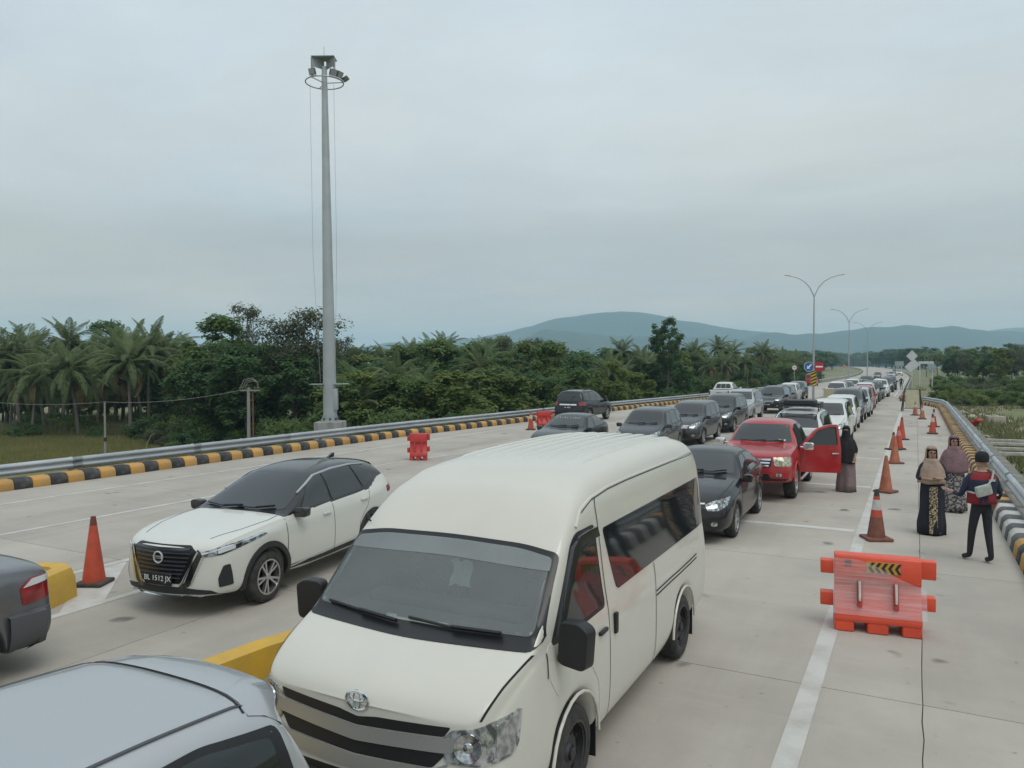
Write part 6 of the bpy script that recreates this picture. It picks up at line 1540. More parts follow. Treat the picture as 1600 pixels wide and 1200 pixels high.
for k, (px, py, ln, a) in enumerate(((1577, 706, 2.6, 84), (1579, 713, 2.4, 82), (1586, 722, 2.2, 86), (1592, 731, 2.0, 80))):
    x, y = gp(px, py, -.5); z = terrain_z(x, y); b = MB(); b.box((0, 0, 0), (.16, ln, .12)); tag(b.build('timber_beam', M_PL, loc=(x, y, z + .35), rot=(0, 0, R(-a)), bevel=.015), ('uppermost', 'second', 'third', 'lowest')[k] + ' of four pale beams lying right of the guardrail', 'beam')
# ================================================================= people
M_SKIN = mat('skin', (.42, .26, .185), rough=.55, c2=(.31, .175, .12), scale=12)
def skin_body(name, nodes, edges, mats, pick, parent):
    """nodes {key: (x, y, z, r)}; a continuous body grown with the Skin modifier, faces coloured by region"""
    ks = list(nodes); ix = {k: i for i, k in enumerate(ks)}
    me = bpy.data.meshes.new(name); me.from_pydata([nodes[k][:3] for k in ks], [(ix[a], ix[b]) for a, b in edges], [])
    o = bpy.data.objects.new(name, me); COL.objects.link(o); o.modifiers.new('k', 'SKIN')
    for k in ks:
        sv_ = me.skin_vertices[0].data[ix[k]]; r_ = nodes[k][3]; sv_.radius = (r_, r_) if not isinstance(r_, tuple) else r_; sv_.use_root = (k == ks[0])
    sb = o.modifiers.new('s', 'SUBSURF'); sb.levels = 2; sb.render_levels = 2
    dg = bpy.context.evaluated_depsgraph_get(); m2 = bpy.data.meshes.new_from_object(o.evaluated_get(dg)); bpy.data.objects.remove(o)
    m2.materials.clear()
    for m in mats: m2.materials.append(m)
    for p in m2.polygons: p.material_index = pick(p.center)
    m2.shade_smooth(); return ob('body', m2, parent)
def loft(name, rings, m, parent, closed_top=False, skip=None, n=32, fold=0.0, seed=0):
    """rings: (z, cx, cy, rx, ry); fold: depth of vertical cloth folds growing toward the hem"""
    vs = []; fs = []; z1 = max(r[0] for r in rings); z0 = min(r[0] for r in rings)
    for i, (z, cx, cy, rx, ry) in enumerate(rings):
        for k in range(n):
            a = 2 * math.pi * k / n; t = (z1 - z) / max(z1 - z0, .01)
            f = 1 + fold * t * (math.sin(5 * a + seed) * .5 + math.sin(9 * a + 1.7 * seed + z * 2) * .35 + math.sin(14 * a + z * 3) * .2)
            wob = .02 * mnoise.noise(Vector((math.sin(a) * 1.5 + seed, math.cos(a) * 1.5, z * 3))) * min(1, fold * 12)
            vs.append((cx + (rx * f + wob) * math.sin(a), cy - (ry * f + wob) * math.cos(a), z + (wob * 1.5 if i in (0, 1) else 0)))
    for i in range(len(rings) - 1):
        for k in range(n):
            k2 = (k + 1) % n
            if skip and skip(i, k): continue
            fs.append((i * n + k, i * n + k2, (i + 1) * n + k2, (i + 1) * n + k))
    if closed_top: fs.append(tuple(range((len(rings) - 1) * n, len(rings) * n)))
    me = mk(name, vs, fs, m, angle=0); o = ob(name, me, parent)
    md = o.modifiers.new('t', 'SOLIDIFY'); md.thickness = .012; md.offset = 1
    return o
def figure_nodes(h, hand_l, elb_l, hand_r, elb_r, stride=0.0, lean=0.0, female=False):
    s = h / 1.72; sw = .165 if female else .195
    N_ = {'pelvis': (0, 0, .93, (.135, .11)), 'waist': (0, 0, 1.08, (.125, .10)), 'chest': (0, 0, 1.28, (.145, .11)), 'neckb': (0, 0, 1.42, (.075, .07)), 'neck': (0, -.005, 1.49, (.052, .052)),
          'chin': (0, -.02, 1.555, (.070, .078)), 'face': (0, -.015, 1.62, (.078, .095)), 'crown': (0, .0, 1.68, (.072, .088)),
          'shl': (sw, 0, 1.39, .062), 'shr': (-sw, 0, 1.39, .062), 'ell': (*elb_l, .044), 'elr': (*elb_r, .044), 'hal': (*hand_l, .030), 'har': (*hand_r, .030),
          'hipl': (.085, 0, .88, .085), 'hipr': (-.085, 0, .88, .085), 'knl': (.095, -.02 - stride * .5, .50, .062), 'knr': (-.095, -.02 + stride * .4, .50, .062),
          'anl': (.10, -stride, .10, .043), 'anr': (-.10, stride * .9, .10, .043), 'tol': (.115, -stride - .16, .045, .040), 'tor': (-.115, stride * .9 - .16, .045, .040)}
    E_ = [('pelvis', 'waist'), ('waist', 'chest'), ('chest', 'neckb'), ('neckb', 'neck'), ('neck', 'chin'), ('chin', 'face'), ('face', 'crown'), ('neckb', 'shl'), ('neckb', 'shr'), ('shl', 'ell'), ('shr', 'elr'), ('ell', 'hal'), ('elr', 'har'),
          ('pelvis', 'hipl'), ('pelvis', 'hipr'), ('hipl', 'knl'), ('hipr', 'knr'), ('knl', 'anl'), ('knr', 'anr'), ('anl', 'tol'), ('anr', 'tor')]
    for sd, el, ha in (('l', 'ell', 'hal'), ('r', 'elr', 'har')):          # palm and five fingers
        a = Vector(N_[el][:3]); b = Vector(N_[ha][:3]); t = (b - a).normalized(); sdv = t.cross(Vector((0, 0, 1)));
        if sdv.length < .3: sdv = t.cross(Vector((1, 0, 0)))
        sdv.normalize(); dn = t.cross(sdv).normalized()
        pm = b + t * .06; N_['pm' + sd] = (*pm, .026); E_.append((ha, 'pm' + sd))
        for k, (off, ln) in enumerate(((-.027, .070), (-.009, .082), (.009, .078), (.026, .062))):
            m_ = pm + sdv * off + t * ln * .55; e_ = pm + sdv * off * 1.1 + t * ln * .95 - dn * .018
            N_[f'f{k}{sd}'] = (*m_, .0095); N_[f'g{k}{sd}'] = (*e_, .008); E_ += [('pm' + sd, f'f{k}{sd}'), (f'f{k}{sd}', f'g{k}{sd}')]
        th = b + t * .035 - sdv * .045; N_['th' + sd] = (*th, .011); N_['ti' + sd] = (*(th + t * .035 - sdv * .008), .009); E_ += [(ha, 'th' + sd), ('th' + sd, 'ti' + sd)]
    if s != 1: N_ = {k: (v[0] * s, v[1] * s, v[2] * s, tuple(q * s for q in v[3]) if isinstance(v[3], tuple) else v[3] * s) for k, v in N_.items()}
    return N_, E_
M_EYE = mat('eye_dark', (.02, .015, .012), rough=.3); M_LIP = mat('lips', (.25, .09, .08), rough=.5)
def face(parent, s=1.0, veil=False):
    for sg in (1, -1):
        f = MB(); f.lathe([(-.006, .001), (-.004, .011), (.004, .013)], 8, 'Y', (sg * .032 * s, -.107 * s, 1.625 * s), 0); f.box((sg * .032 * s, -.108 * s, 1.645 * s), (.035, .008, .012), 0); f.build('eye', M_EYE, parent)
    if not veil:
        f = MB(); f.add([Vector(p) * s for p in ((-.014, -.098, 1.585), (.014, -.098, 1.585), (0, -.128, 1.592), (0, -.104, 1.628))], [(0, 1, 2), (0, 2, 3), (1, 3, 2)]); f.build('nose', M_SKIN, parent)
        f = MB(); f.box((0, -.103 * s, 1.562 * s), (.044, .012, .013)); f.build('mouth', M_LIP, parent, bevel=.004)
def woman(x, y, rz, label, h, dressm, scarfm, sleevem, hands, veil=False, cape=1.02, name='person', dress_bottom=None, stride=.05):
    s = h / 1.72; p = tag(empty(name, (x, y, -.012), R(rz)), label, 'person')
    N_, E_ = figure_nodes(h, *hands, stride=stride, female=True)
    hl, hr = Vector(hands[0]) * s, Vector(hands[2]) * s
    def pick(c):
        if c.z < .13 * s: return 2
        if min((c - hl).length, (c - hr).length) < .15 * s and True: return 0
        if c.z > 1.46 * s and abs(c.x) < .12: return 0
        return 1
    skin_body('body', N_, E_, [M_SKIN, sleevem, M_BLACK], pick, p)
    D = [(.03, 0, 0, .235, .215), (.20, 0, 0, .225, .20), (.50, 0, 0, .205, .18), (.80, 0, 0, .195, .17), (.98, 0, 0, .185, .16), (1.10, 0, 0, .175, .145), (1.28, 0, 0, .19, .145), (1.38, 0, 0, .165, .11), (1.44, 0, 0, .09, .08)]
    loft('dress', [tuple(a * s for a in d) for d in D], dressm, p, fold=.20, seed=x)
    H = [(cape, 0, -.03, .235, .20), (cape + .06, 0, -.03, .235, .195), (1.18, 0, -.02, .235, .185), (1.30, 0, -.01, .215, .155), (1.40, 0, 0, .165, .12), (1.46, 0, .01, .118, .112), (1.52, 0, .012, .102, .108), (1.58, 0, .014, .098, .112), (1.64, 0, .016, .097, .112), (1.70, 0, .014, .090, .106), (1.745, 0, .012, .062, .075), (1.76, 0, .012, .02, .025)]
    lo_i = 8 if veil else 6
    loft('headscarf', [tuple(a * s for a in d) for d in H], scarfm, p, True, skip=lambda i, k: lo_i - (0 if veil else 0) <= i <= 8 and (k < (5 if veil else 6) or k >= (27 if veil else 26)), fold=.12, seed=y)
    face(p, s, veil); return p
def cloth(n, c, c2=None, sc=8, **k): return mat(n, c, rough=.85, c2=c2 or tuple(a * .7 for a in c), scale=sc, bump=.9, bscale=9, **k)
M_NAVY = cloth('navy_cloth', (.016, .017, .028)); M_BEIGE = cloth('beige_scarf', (.36, .27, .205), (.28, .20, .15)); M_MAUVE = cloth('mauve_scarf', (.22, .13, .14), (.16, .095, .105)); M_MAUVE2 = cloth('mauve_skirt', (.23, .165, .165), (.17, .12, .12))
M_BLKC = cloth('black_cloth', (.012, .012, .015)); M_PRINT = mat('printed_cloth', (.05, .05, .06), rough=.85, c2=(.34, .30, .28), scale=22, lo=.48, hi=.56, detail=2)
M_GOLD = mat('gold_embroidery', (.012, .012, .018), rough=.8, c2=(.42, .33, .19), scale=38, lo=.46, hi=.54, detail=2)
wa = woman(.27, 16.1, 10, 'woman in beige headscarf and dark gown with gold embroidered panel', 1.60, M_NAVY, M_BEIGE, M_NAVY, ((.06, -.24, 1.15), (.27, -.05, 1.12), (-.08, -.24, 1.13), (-.27, -.05, 1.12)), cape=1.03)
b = MB(); vs = []; fs = []
for k in range(9):
    z = .06 + k * .115; ry = lerp_tab([(.03, .215), (.2, .20), (.5, .18), (.8, .17), (.98, .16), (1.1, .145)], z) + .022
    for t in (-.075, 0, .075): vs.append((t * .93, -(ry * math.sqrt(1 - (t / .22) ** 2)) * .93 - .014, z * .93))
    if k:
        o = 3 * (k - 1); fs += [(o, o + 1, o + 4, o + 3), (o + 1, o + 2, o + 5, o + 4)]
b.add(vs, fs); b.build('embroidered_panel', M_GOLD, wa)
woman(.72, 18.8, 14, 'woman in mauve headscarf and patterned dress walking behind the beige one', 1.60, M_PRINT, M_MAUVE, M_MAUVE, ((.30, -.10, .88), (.28, .0, 1.12), (-.27, -.06, .88), (-.27, .02, 1.12)), cape=.92, stride=.12)
woman(-1.52, 20.6, -12, 'woman in long black headscarf and mauve skirt standing at the open pickup door', 1.60, M_MAUVE2, M_BLKC, M_BLKC, ((.25, -.12, .92), (.27, .0, 1.14), (-.30, -.20, 1.12), (-.28, -.02, 1.12)), veil=True, cape=.78, stride=.02)
# man with cap and red vest, seen from behind
def man():
    p = tag(empty('person', (.93, 14.15, -.014), R(208)), 'man in dark cap and red vest seen from behind, gesturing to the women', 'person')
    hands = ((.30, -.12, .98), (.28, .04, 1.12), (-.20, -.30, 1.13), (-.28, -.02, 1.10))
    # his free hand points toward the women, on the picture's left
    hands = ((.34, -.34, 1.12), (.30, -.06, 1.08), (-.27, -.08, .92), (-.27, .05, 1.14))
    N_, E_ = figure_nodes(1.70, *hands, stride=.13); s = 1.70 / 1.72; TR = cloth('trouser_dark', (.020, .020, .026)); SH = cloth('navy_shirt', (.022, .026, .055))
    hl, hr = Vector(hands[0]) * s, Vector(hands[2]) * s
    def pick(c):
        if c.z < .11: return 3
        if c.z < .97 and abs(c.x) < .21 and (c - hr).length > .16: return 2
        if min((c - hl).length, (c - hr).length) < .14: return 0
        if c.z > 1.455: return 0
        return 1
    skin_body('body', N_, E_, [M_SKIN, SH, TR, M_BLACK], pick, p)
    RV = cloth('red_vest', (.26, .018, .026))
    V = [(.95, 0, 0, .205, .165), (1.02, 0, 0, .20, .16), (1.15, 0, 0, .20, .155), (1.28, 0, 0, .215, .16), (1.38, 0, 0, .20, .135), (1.44, 0, 0, .12, .10)]
    v = loft('vest', V, RV, p, fold=.03, n=32)
    bk = [(.965, 0, 0, .208, .168), (1.15, 0, 0, .203, .158), (1.30, 0, 0, .218, .163)]
    for nm, zz, kk in (('vest_panel', [(1.12, .2045, .1595), (1.20, .210, .161), (1.30, .220, .164), (1.335, .214, .152)], range(0, 32)), ('vest_back_panel', [(.955, .2085, .1685), (1.03, .2035, .1635), (1.12, .2045, .1595)], range(13, 17))):
        vs = []; fs = []
        for i, (z, rx, ry) in enumerate(zz):
            for k in kk:
                a = 2 * math.pi * k / 32; vs.append(((rx + .016) * math.sin(a), -(ry + .016) * math.cos(a), z))
            m_ = len(kk)
            if i:
                for k in range(m_ - 1): o = (i - 1) * m_ + k; fs.append((o, o + 1, o + m_ + 1, o + m_))
                if m_ == 32: fs.append(((i - 1) * m_ + 31, (i - 1) * m_, i * m_, i * m_ + 31))
        ob(nm, mk(nm, vs, fs, SH, angle=0), p)
    c = MB(); c.lathe([(1.605, .094), (1.65, .100), (1.70, .099), (1.74, .084), (1.765, .05), (1.772, .005)], 20); c.build('cap', M_BLKC, p)
    c = MB(); c.add([(-.085, -.06, 1.645), (.085, -.06, 1.645), (.07, -.19, 1.63), (-.07, -.19, 1.63), (-.085, -.06, 1.66), (.085, -.06, 1.66), (.07, -.19, 1.64), (-.07, -.19, 1.64)], [(3, 2, 1, 0), (4, 5, 6, 7), (2, 3, 7, 6), (1, 2, 6, 5), (3, 0, 4, 7)]); c.build('cap_brim', M_BLKC, p)
    for bx_, bz_, bw_ in ((-.05, 1.335, .11), (-.17, 1.10, .05)):
        q_ = MB(); ry_ = .165 * math.sqrt(1 - (bx_ / .225) ** 2) + .024; q_.box((bx_, ry_, bz_), (bw_, .006, .032), rot=Matrix.Rotation(-bx_ * 3.2, 3, 'Z')); q_.build('white_label', M_WHITELENS, p)
    face(p, s)
    # sling bag across the back
    g = tag(empty('sling_bag', (.93, 14.15, 0), R(208)), 'small pale sling bag on the back of the man in the red vest', 'bag'); BG = cloth('bag_pale_green', (.44, .46, .42))
    c = MB(); c.box((.10, .215, 1.17), (.24, .08, .17), rot=Matrix.Rotation(R(15), 3, 'Y')); c.build('pouch', BG, g, bevel=.03, seg=2)
    c = MB(); c.tube([(.06, .235, 1.24), (-.02, .225, 1.34), (-.10, .14, 1.455), (-.115, .0, 1.47), (-.09, -.12, 1.40), (.05, -.20, 1.22), (.22, -.05, 1.12), (.20, .17, 1.12)], .016, 6); c.build('strap', BG, g)
    return p
man()
# far onlooker by the last car
def far_person(px, py, label):
    x, y = gp(px, py); p = tag(empty('person', (x, y, 0), R(10)), label, 'person')
    hands = ((.25, -.05, .85), (.26, .02, 1.12), (-.25, -.05, .85), (-.26, .02, 1.12)); N_, E_ = figure_nodes(1.68, *hands, stride=.05)
    skin_body('body', N_, E_, [M_SKIN, M_BLKC, M_NAVY], lambda c: 0 if c.z > 1.44 else (2 if c.z < .95 else 1), p)
far_person(1408, 609, 'far person in dark clothes standing beside the last black car')
# two people in the van's cab
def rider(x, y, z, rz, label, shirt, s=1.0, scarf=None):
    p = tag(empty('person', (x, y, z), R(rz)), label, 'person'); p.scale = (s, s, s)
    N_ = {'pelvis': (0, 0, .0, (.15, .11)), 'chest': (0, .04, .34, (.16, .11)), 'neckb': (0, .04, .48, .07), 'neck': (0, .03, .55, .05), 'chin': (0, .01, .61, (.07, .078)), 'face': (0, .012, .675, (.078, .092)), 'crown': (0, .02, .735, (.07, .085)),
          'shl': (.18, .04, .44, .06), 'shr': (-.18, .04, .44, .06), 'ell': (.24, -.06, .20, .045), 'elr': (-.24, -.06, .20, .045), 'hal': (.15, -.30, .24, .035), 'har': (-.15, -.30, .24, .035)}
    E_ = [('pelvis', 'chest'), ('chest', 'neckb'), ('neckb', 'neck'), ('neck', 'chin'), ('chin', 'face'), ('face', 'crown'), ('neckb', 'shl'), ('neckb', 'shr'), ('shl', 'ell'), ('shr', 'elr'), ('ell', 'hal'), ('elr', 'har')]
    skin_body('body', N_, E_, [M_SKIN, shirt], lambda c: 0 if c.z > .55 or (c.y < -.25) else 1, p)
    if not scarf:
        h = MB(); h.lathe([(.68, .098), (.74, .092), (.79, .06), (.805, .01)], 16, c=(0, .03, 0)); h.build('hair', M_BLKC, p)
rider(-3.63, 5.42, .92, 0, 'driver behind the steering wheel of the white van', cloth('driver_shirt', (.10, .11, .13)))
rider(-2.66, 5.42, .90, 0, 'passenger seated on the near side of the white van cab', cloth('passenger_shirt', (.22, .17, .14)), .92)
b = MB(); vs = []; fs = []
for i in range(6):
    for j in range(5): vs.append((-.09 + j * .045 + .012 * math.sin(i), .02 * math.sin(j * 2 + i), -.04 * i - .01 * math.cos(j * 3)))
    if i:
        for j in range(4): o = 5 * (i - 1) + j; fs.append((o, o + 1, o + 6, o + 5))
b.add(vs, fs); tag(b.build('white_cloth', mat('white_cotton', (.75, .76, .74), rough=.9), loc=(-3.06, 4.98, 1.62)), 'white cloth hanging behind the van windscreen', 'cloth')
# ================================================================= vegetation
NP = np.random.RandomState(11)
def leaf_m(n, a, b, rnd=.22, tr=.48, sc=.35):
    return mat(n, a, rough=.65, c2=b, scale=sc, lo=.35, hi=.65, rnd=rnd, trans=tr, spec=.25)
M_LF = [leaf_m('leaf_mid_green', (.165, .235, .072), (.112, .185, .060)), leaf_m('leaf_dark_green', (.105, .180, .068), (.075, .142, .055)), leaf_m('leaf_yellow_green', (.190, .225, .062), (.130, .185, .052)), leaf_m('leaf_grey_green', (.140, .160, .090), (.100, .122, .066))]
M_PF = leaf_m('palm_leaf', (.175, .218, .092), (.120, .170, .076), sc=.6); M_PFD = mat('palm_dead_leaf', (.17, .12, .055), rough=.8, rnd=.2); M_RC = mat('palm_midrib', (.16, .17, .06), rough=.6)
M_TR = mat('tree_bark', (.13, .115, .095), rough=.95, c2=(.075, .065, .052), scale=4, stretch=(1, 1, .2)); M_TRP = mat('pale_bark', (.27, .25, .215), rough=.9, c2=(.17, .155, .13), scale=3, stretch=(1, 1, .25)); M_PT = mat('palm_trunk', (.17, .155, .13), rough=.95, c2=(.10, .09, .075), scale=8, stretch=(.5, .5, 2.5))

def leaf_cloud(name, clumps, per, size, m, seed, up=.75, stem=None):
    """many small folded leaf faces spread through clumps (x, y, z, r): the outline stays open and uneven"""
    rs = np.random.RandomState(seed); V = []; 
    C = np.array([c[:3] for c in clumps]); Rr = np.array([c[3] for c in clumps])
    for c, r in zip(C, Rr):
        n = int(per * (r / np.mean(Rr)) ** 2); d = rs.normal(size=(n, 3)); d /= np.linalg.norm(d, axis=1)[:, None]
        rad = r * rs.uniform(.25, 1.0, n) ** .5; rad *= 1 + .25 * rs.normal(size=n); p = c + d * rad[:, None] * np.array([1, 1, .72])
        nrm = d * .6 + np.array([0, 0, up + .3]) + rs.normal(size=(n, 3)) * .45; nrm /= np.linalg.norm(nrm, axis=1)[:, None]
        t = np.cross(nrm, rs.normal(size=(n, 3))); t /= np.linalg.norm(t, axis=1)[:, None]; b = np.cross(nrm, t)
        s = size * rs.uniform(.6, 1.35, n)[:, None]
        q = np.stack([p - t * s, p + b * s * .45 - nrm * s * .08, p + t * s - nrm * s * .22, p - b * s * .45 - nrm * s * .08], 1); V.append(q.reshape(-1, 3))
    V = np.concatenate(V); n = len(V) // 4
    me = bpy.data.meshes.new(name); me.vertices.add(len(V)); me.vertices.foreach_set('co', V.astype(np.float32).ravel())
    me.loops.add(4 * n); me.loops.foreach_set('vertex_index', np.arange(4 * n, dtype=np.int32)); me.polygons.add(n); me.polygons.foreach_set('loop_start', np.arange(0, 4 * n, 4, dtype=np.int32)); me.polygons.foreach_set('loop_total', np.full(n, 4, np.int32))
    me.update(); me.validate(); me.materials.append(m); me.shade_smooth(); return me
def tree_proto(seed, H, rx, z0, ncl, per, size, m, bark, airy=False, trunk_r=.18, flat=1.0):
    rs = random.Random(seed); cl = []
    tries = 0
    while len(cl) < ncl and tries < 4000:
        tries += 1
        u, v, w_ = rs.uniform(-1, 1), rs.uniform(-1, 1), rs.uniform(-1, 1); q = u * u + v * v + w_ * w_
        if q > 1 or q < (.25 if not airy else .12): continue
        zz = z0 + (H - z0) * (.5 + .5 * w_) * flat; f = .72 + .5 * mnoise.noise(Vector((u * 1.8 + seed, v * 1.8, w_ * 1.8)))
        r = rs.uniform(.13, .26) * rx * (1.45 if airy else 1.0)
        if w_ < -.3: f *= .85
        cl.append((u * rx * f * 1.05, v * rx * f * 1.05, min(zz, H - r * .6), r))
    b = MB(); top = z0 + (H - z0) * .55; lean = rs.uniform(-.06, .06) * H
    P = [(0, 0, -.3), (lean * .2, 0, H * .15), (lean * .5, lean * .2, z0 + .3), (lean, lean * .4, top)]
    b.tube(P, [trunk_r * 1.25, trunk_r, trunk_r * .75, trunk_r * .3], 8)
    for c in rs.sample(cl, min(len(cl), 22 if airy else 12)):
        s_ = Vector(P[1]).lerp(Vector(P[3]), rs.uniform(.35, .95)); e_ = Vector(c[:3]); mid = s_.lerp(e_, .5) + Vector((0, 0, -.06 * H * rs.random()))
        b.tube([s_, mid, e_], [trunk_r * .42, trunk_r * .26, .03], 5, cap=False)
    return b.mesh('trunk', bark, angle=60), leaf_cloud('crown', cl, per, size, m, seed)
TP = [tree_proto(1, 11, 3.6, 2.2, 46, 170, .20, M_LF[1], M_TR), tree_proto(2, 10, 3.4, 2.0, 42, 170, .20, M_LF[0], M_TR), tree_proto(3, 13, 3.3, 5.0, 46, 120, .15, M_LF[3], M_TRP, True, .15),
      tree_proto(4, 9, 3.2, 1.6, 40, 170, .20, M_LF[2], M_TR), tree_proto(5, 13, 2.2, 6.5, 28, 65, .15, M_LF[3], M_TRP, True, .12), tree_proto(6, 10, 3.0, 2.5, 40, 170, .22, M_LF[1], M_TR), tree_proto(7, 13, 2.9, 6.6, 62, 150, .17, M_LF[1], M_TR, False, .16)]
TH = [11, 10, 13, 9, 13, 10, 13]
# shrubs: leafy to the ground
def shrub_proto(seed, H, rx, m, per=300, size=.095):
    rs = random.Random(seed); cl = []
    for k in range(20):
        a, d = rs.uniform(0, 6.28), rx * math.sqrt(rs.random()); z = rs.uniform(.12, 1) * H * (1 - .45 * (d / rx) ** 2)
        cl.append((d * math.cos(a), d * math.sin(a), z * .85, rs.uniform(.22, .40) * rx))
    b = MB()
    for c in cl[:7]: b.tube([(0, 0, -.2), (c[0] * .4, c[1] * .4, c[2] * .5), c[:3]], [.05, .035, .015], 5, cap=False)
    return b.mesh('stem', M_TR), leaf_cloud('foliage', cl, per, size, m, seed, .25)
SP = [shrub_proto(21, 2.6, 1.6, M_LF[0]), shrub_proto(22, 2.2, 1.7, M_LF[2]), shrub_proto(23, 3.0, 1.6, M_LF[1]), shrub_proto(24, 2.0, 1.5, M_LF[3])]
# palm fronds
def frond_mesh(name, L_, droop, seed, m, nl=46, wmax=.78, hang=.55):
    rs = random.Random(seed); V = []; F = []; I = []
    P = []; el_ = 0.0; p = Vector((0, 0, 0)); st = L_ / 14
    for k in range(15):
        P.append(p.copy()); a = -droop * (k / 14) ** 1.5; p = p + Vector((math.cos(a), 0, math.sin(a))) * st
    def pt(t): f = t * 14; k = min(int(f), 13); return P[k].lerp(P[k + 1], f - k), (P[k + 1] - P[k]).normalized()
    for k in range(14):
        w0, w1 = .05 * (1 - k / 15), .05 * (1 - (k + 1) / 15); o = len(V)
        for q, w_ in ((P[k], w0), (P[k + 1], w1)): V += [q + Vector((0, -w_, .0)), q + Vector((0, w_, 0)), q + Vector((0, 0, w_ * .8))]
        F += [(o, o + 3, o + 5, o + 2), (o + 1, o + 2, o + 5, o + 4), (o, o + 1, o + 4, o + 3)]; I += [1, 1, 1]
    for k in range(nl):
        t = .12 + .87 * k / (nl - 1); c, tg = pt(t); ln = wmax * (math.sin(math.pi * (t * .82 + .16)) ** .7) * rs.uniform(.85, 1.1)
        for sg in (1, -1):
            h = hang * rs.uniform(.7, 1.3); d = (tg * .62 + Vector((0, sg, 0)) * .8 + Vector((0, 0, -h))).normalized(); e_ = c + d * ln; mid = c + (tg * .5 + Vector((0, sg, -.1 * h))).normalized() * ln * .5
            if rs.random() < .10: continue
            wv = tg * .034; o = len(V); V += [c - wv * .6, c + wv * .6, mid + wv, e_, mid - wv]; F.append((o, o + 1, o + 2, o + 3, o + 4)); I.append(0)
    return mk(name, V, F, [m, M_RC], I, smooth=False)
FR = [frond_mesh('frond', 3.7, .8, 1, M_PF, hang=.45), frond_mesh('frond', 4.2, 1.35, 2, M_PF, hang=1.0), frond_mesh('frond', 4.1, 1.7, 3, M_PF, hang=1.4), frond_mesh('frond', 3.6, 1.9, 4, M_PFD, hang=1.4), frond_mesh('frond', 4.4, 1.15, 5, M_PF, hang=.8)]
def frond_set(seed, n=28):
    rs = random.Random(seed); res = []
    for k in range(n):
        t = (k + .5) / n; elv = 80 - 118 * t ** .85 + rs.uniform(-10, 10); az = k * 137.5 + rs.uniform(-20, 20)
        m = 0 if t < .25 else (4 if t < .45 else (1 if t < .68 else 2))
        if t > .93 and rs.random() < .7: m = 3
        res.append((m, R(az), -R(elv), rs.uniform(.85, 1.1)))
    return res
def palm_trunk(H, seed, r=.17):
    rs = random.Random(seed); lx, ly = rs.uniform(-.16, .16) * H, rs.uniform(-.12, .12) * H; b = MB()
    P = [Vector((lx * (t / 10) ** 1.6, ly * (t / 10) ** 1.6, -.4 + (H + .4) * t / 10)) for t in range(11)]
    b.tube(P, [r * (1.35 if k == 0 else 1.1 - .035 * k) for k in range(11)], 8); return b.mesh('trunk', M_PT, angle=70), P[-1]
PTR = [palm_trunk(8.0, k) for k in range(5)]
def crown_merged(seed):
    V = []; F = []; I = []
    for m, az, el_, sc in frond_set(seed, 26):
        me = FR[m]; mt = Matrix.Rotation(az, 4, 'Z') @ Matrix.Rotation(el_, 4, 'Y') @ Matrix.Scale(sc, 4); o = len(V)
        V += [mt @ v.co for v in me.vertices]; F += [tuple(a + o for a in p.vertices) for p in me.polygons]; I += [2 if (m == 3 and p.material_index == 0) else p.material_index for p in me.polygons]
    return mk('crown', V, F, [M_PF, M_RC, M_PFD], I, smooth=False)
CRM = [crown_merged(50 + k) for k in range(4)]
PALMG = 'coconut palms of the grove behind the left guardrail'
def place_z(px, d): x, y = at(px, d); return x, y, terrain_z(x, y)
def palm(px, d, py_top, label, near=False, group=PALMG, seed=None):
    """the crown's top reaches picture height py_top"""
    x, y, z = place_z(px, d); seed = seed if seed is not None else int(px * 7 + d); Ht = z_at(py_top, d) - z; Ht = max(Ht, 3.0); th, tip = PTR[seed % 5]
    cs = min(1.0, .55 + Ht / 22) * (1.0 if px < 320 else .76); hz = max(.8, Ht - 3.3 * cs) / 8.0
    r = tag(empty('coconut_palm', (x, y, z), (seed * 1.7) % 6.28), label, 'palm', group)
    ob('trunk', th, r, (0, 0, 0), None, (hz if hz < 1.2 else 1.2, hz if hz < 1.2 else 1.2, hz)); k_ = min(hz, 1.2); tp = (tip.x * k_, tip.y * k_, tip.z * hz)
    if near:
        c = empty('crown', tp); c.parent = r; c.scale = (cs,) * 3
        for m, az, el_, sc in frond_set(seed, 28): ob('frond', FR[m], c, (0, 0, 0), (0, el_, az), (sc,) * 3)
        nb = MB()
        for k in range(6): a = R(60 * k); nb.lathe([(-.13, .01), (-.09, .09), (0, .12), (.09, .09), (.13, .01)], 8, c=(.24 * math.cos(a), .24 * math.sin(a), -.25))
        tag(nb.build('coconut_bunch', mat('coconut_green', (.11, .12, .035), rough=.5), c), kind='stuff')
    else: ob('crown', CRM[seed % 4], r, tp, (0, 0, seed), (cs * 1.02,) * 3)
    return r
def tree(kind, px, d, py_top, label, group='broadleaf trees behind the left guardrail', wide=1.0):
    x, y, z = place_z(px, d); Ht = max(z_at(py_top, d) - z, 2.0); s = Ht / TH[kind]; sx = s * wide * (1 if s < 1.6 else 1.6 / s)
    r = tag(empty('broadleaf_tree', (x, y, z), (px * 1.3 + d) % 6.28), label, 'tree', group); ob('trunk', TP[kind][0], r, None, None, (sx, sx, s)); ob('crown', TP[kind][1], r, None, None, (sx, sx, s)); return r
def shrub(kind, x, y, s, label, group, z=None, sz=1.0):
    r = tag(empty('shrub', (x, y, terrain_z(x, y) if z is None else z), (x * 5 + y) % 6.28), label, 'shrub', group); ob('stem', SP[kind][0], r, None, None, (s, s, s * sz)); ob('foliage', SP[kind][1], r, None, None, (s, s, s * sz)); return r
rv = random.Random(33)
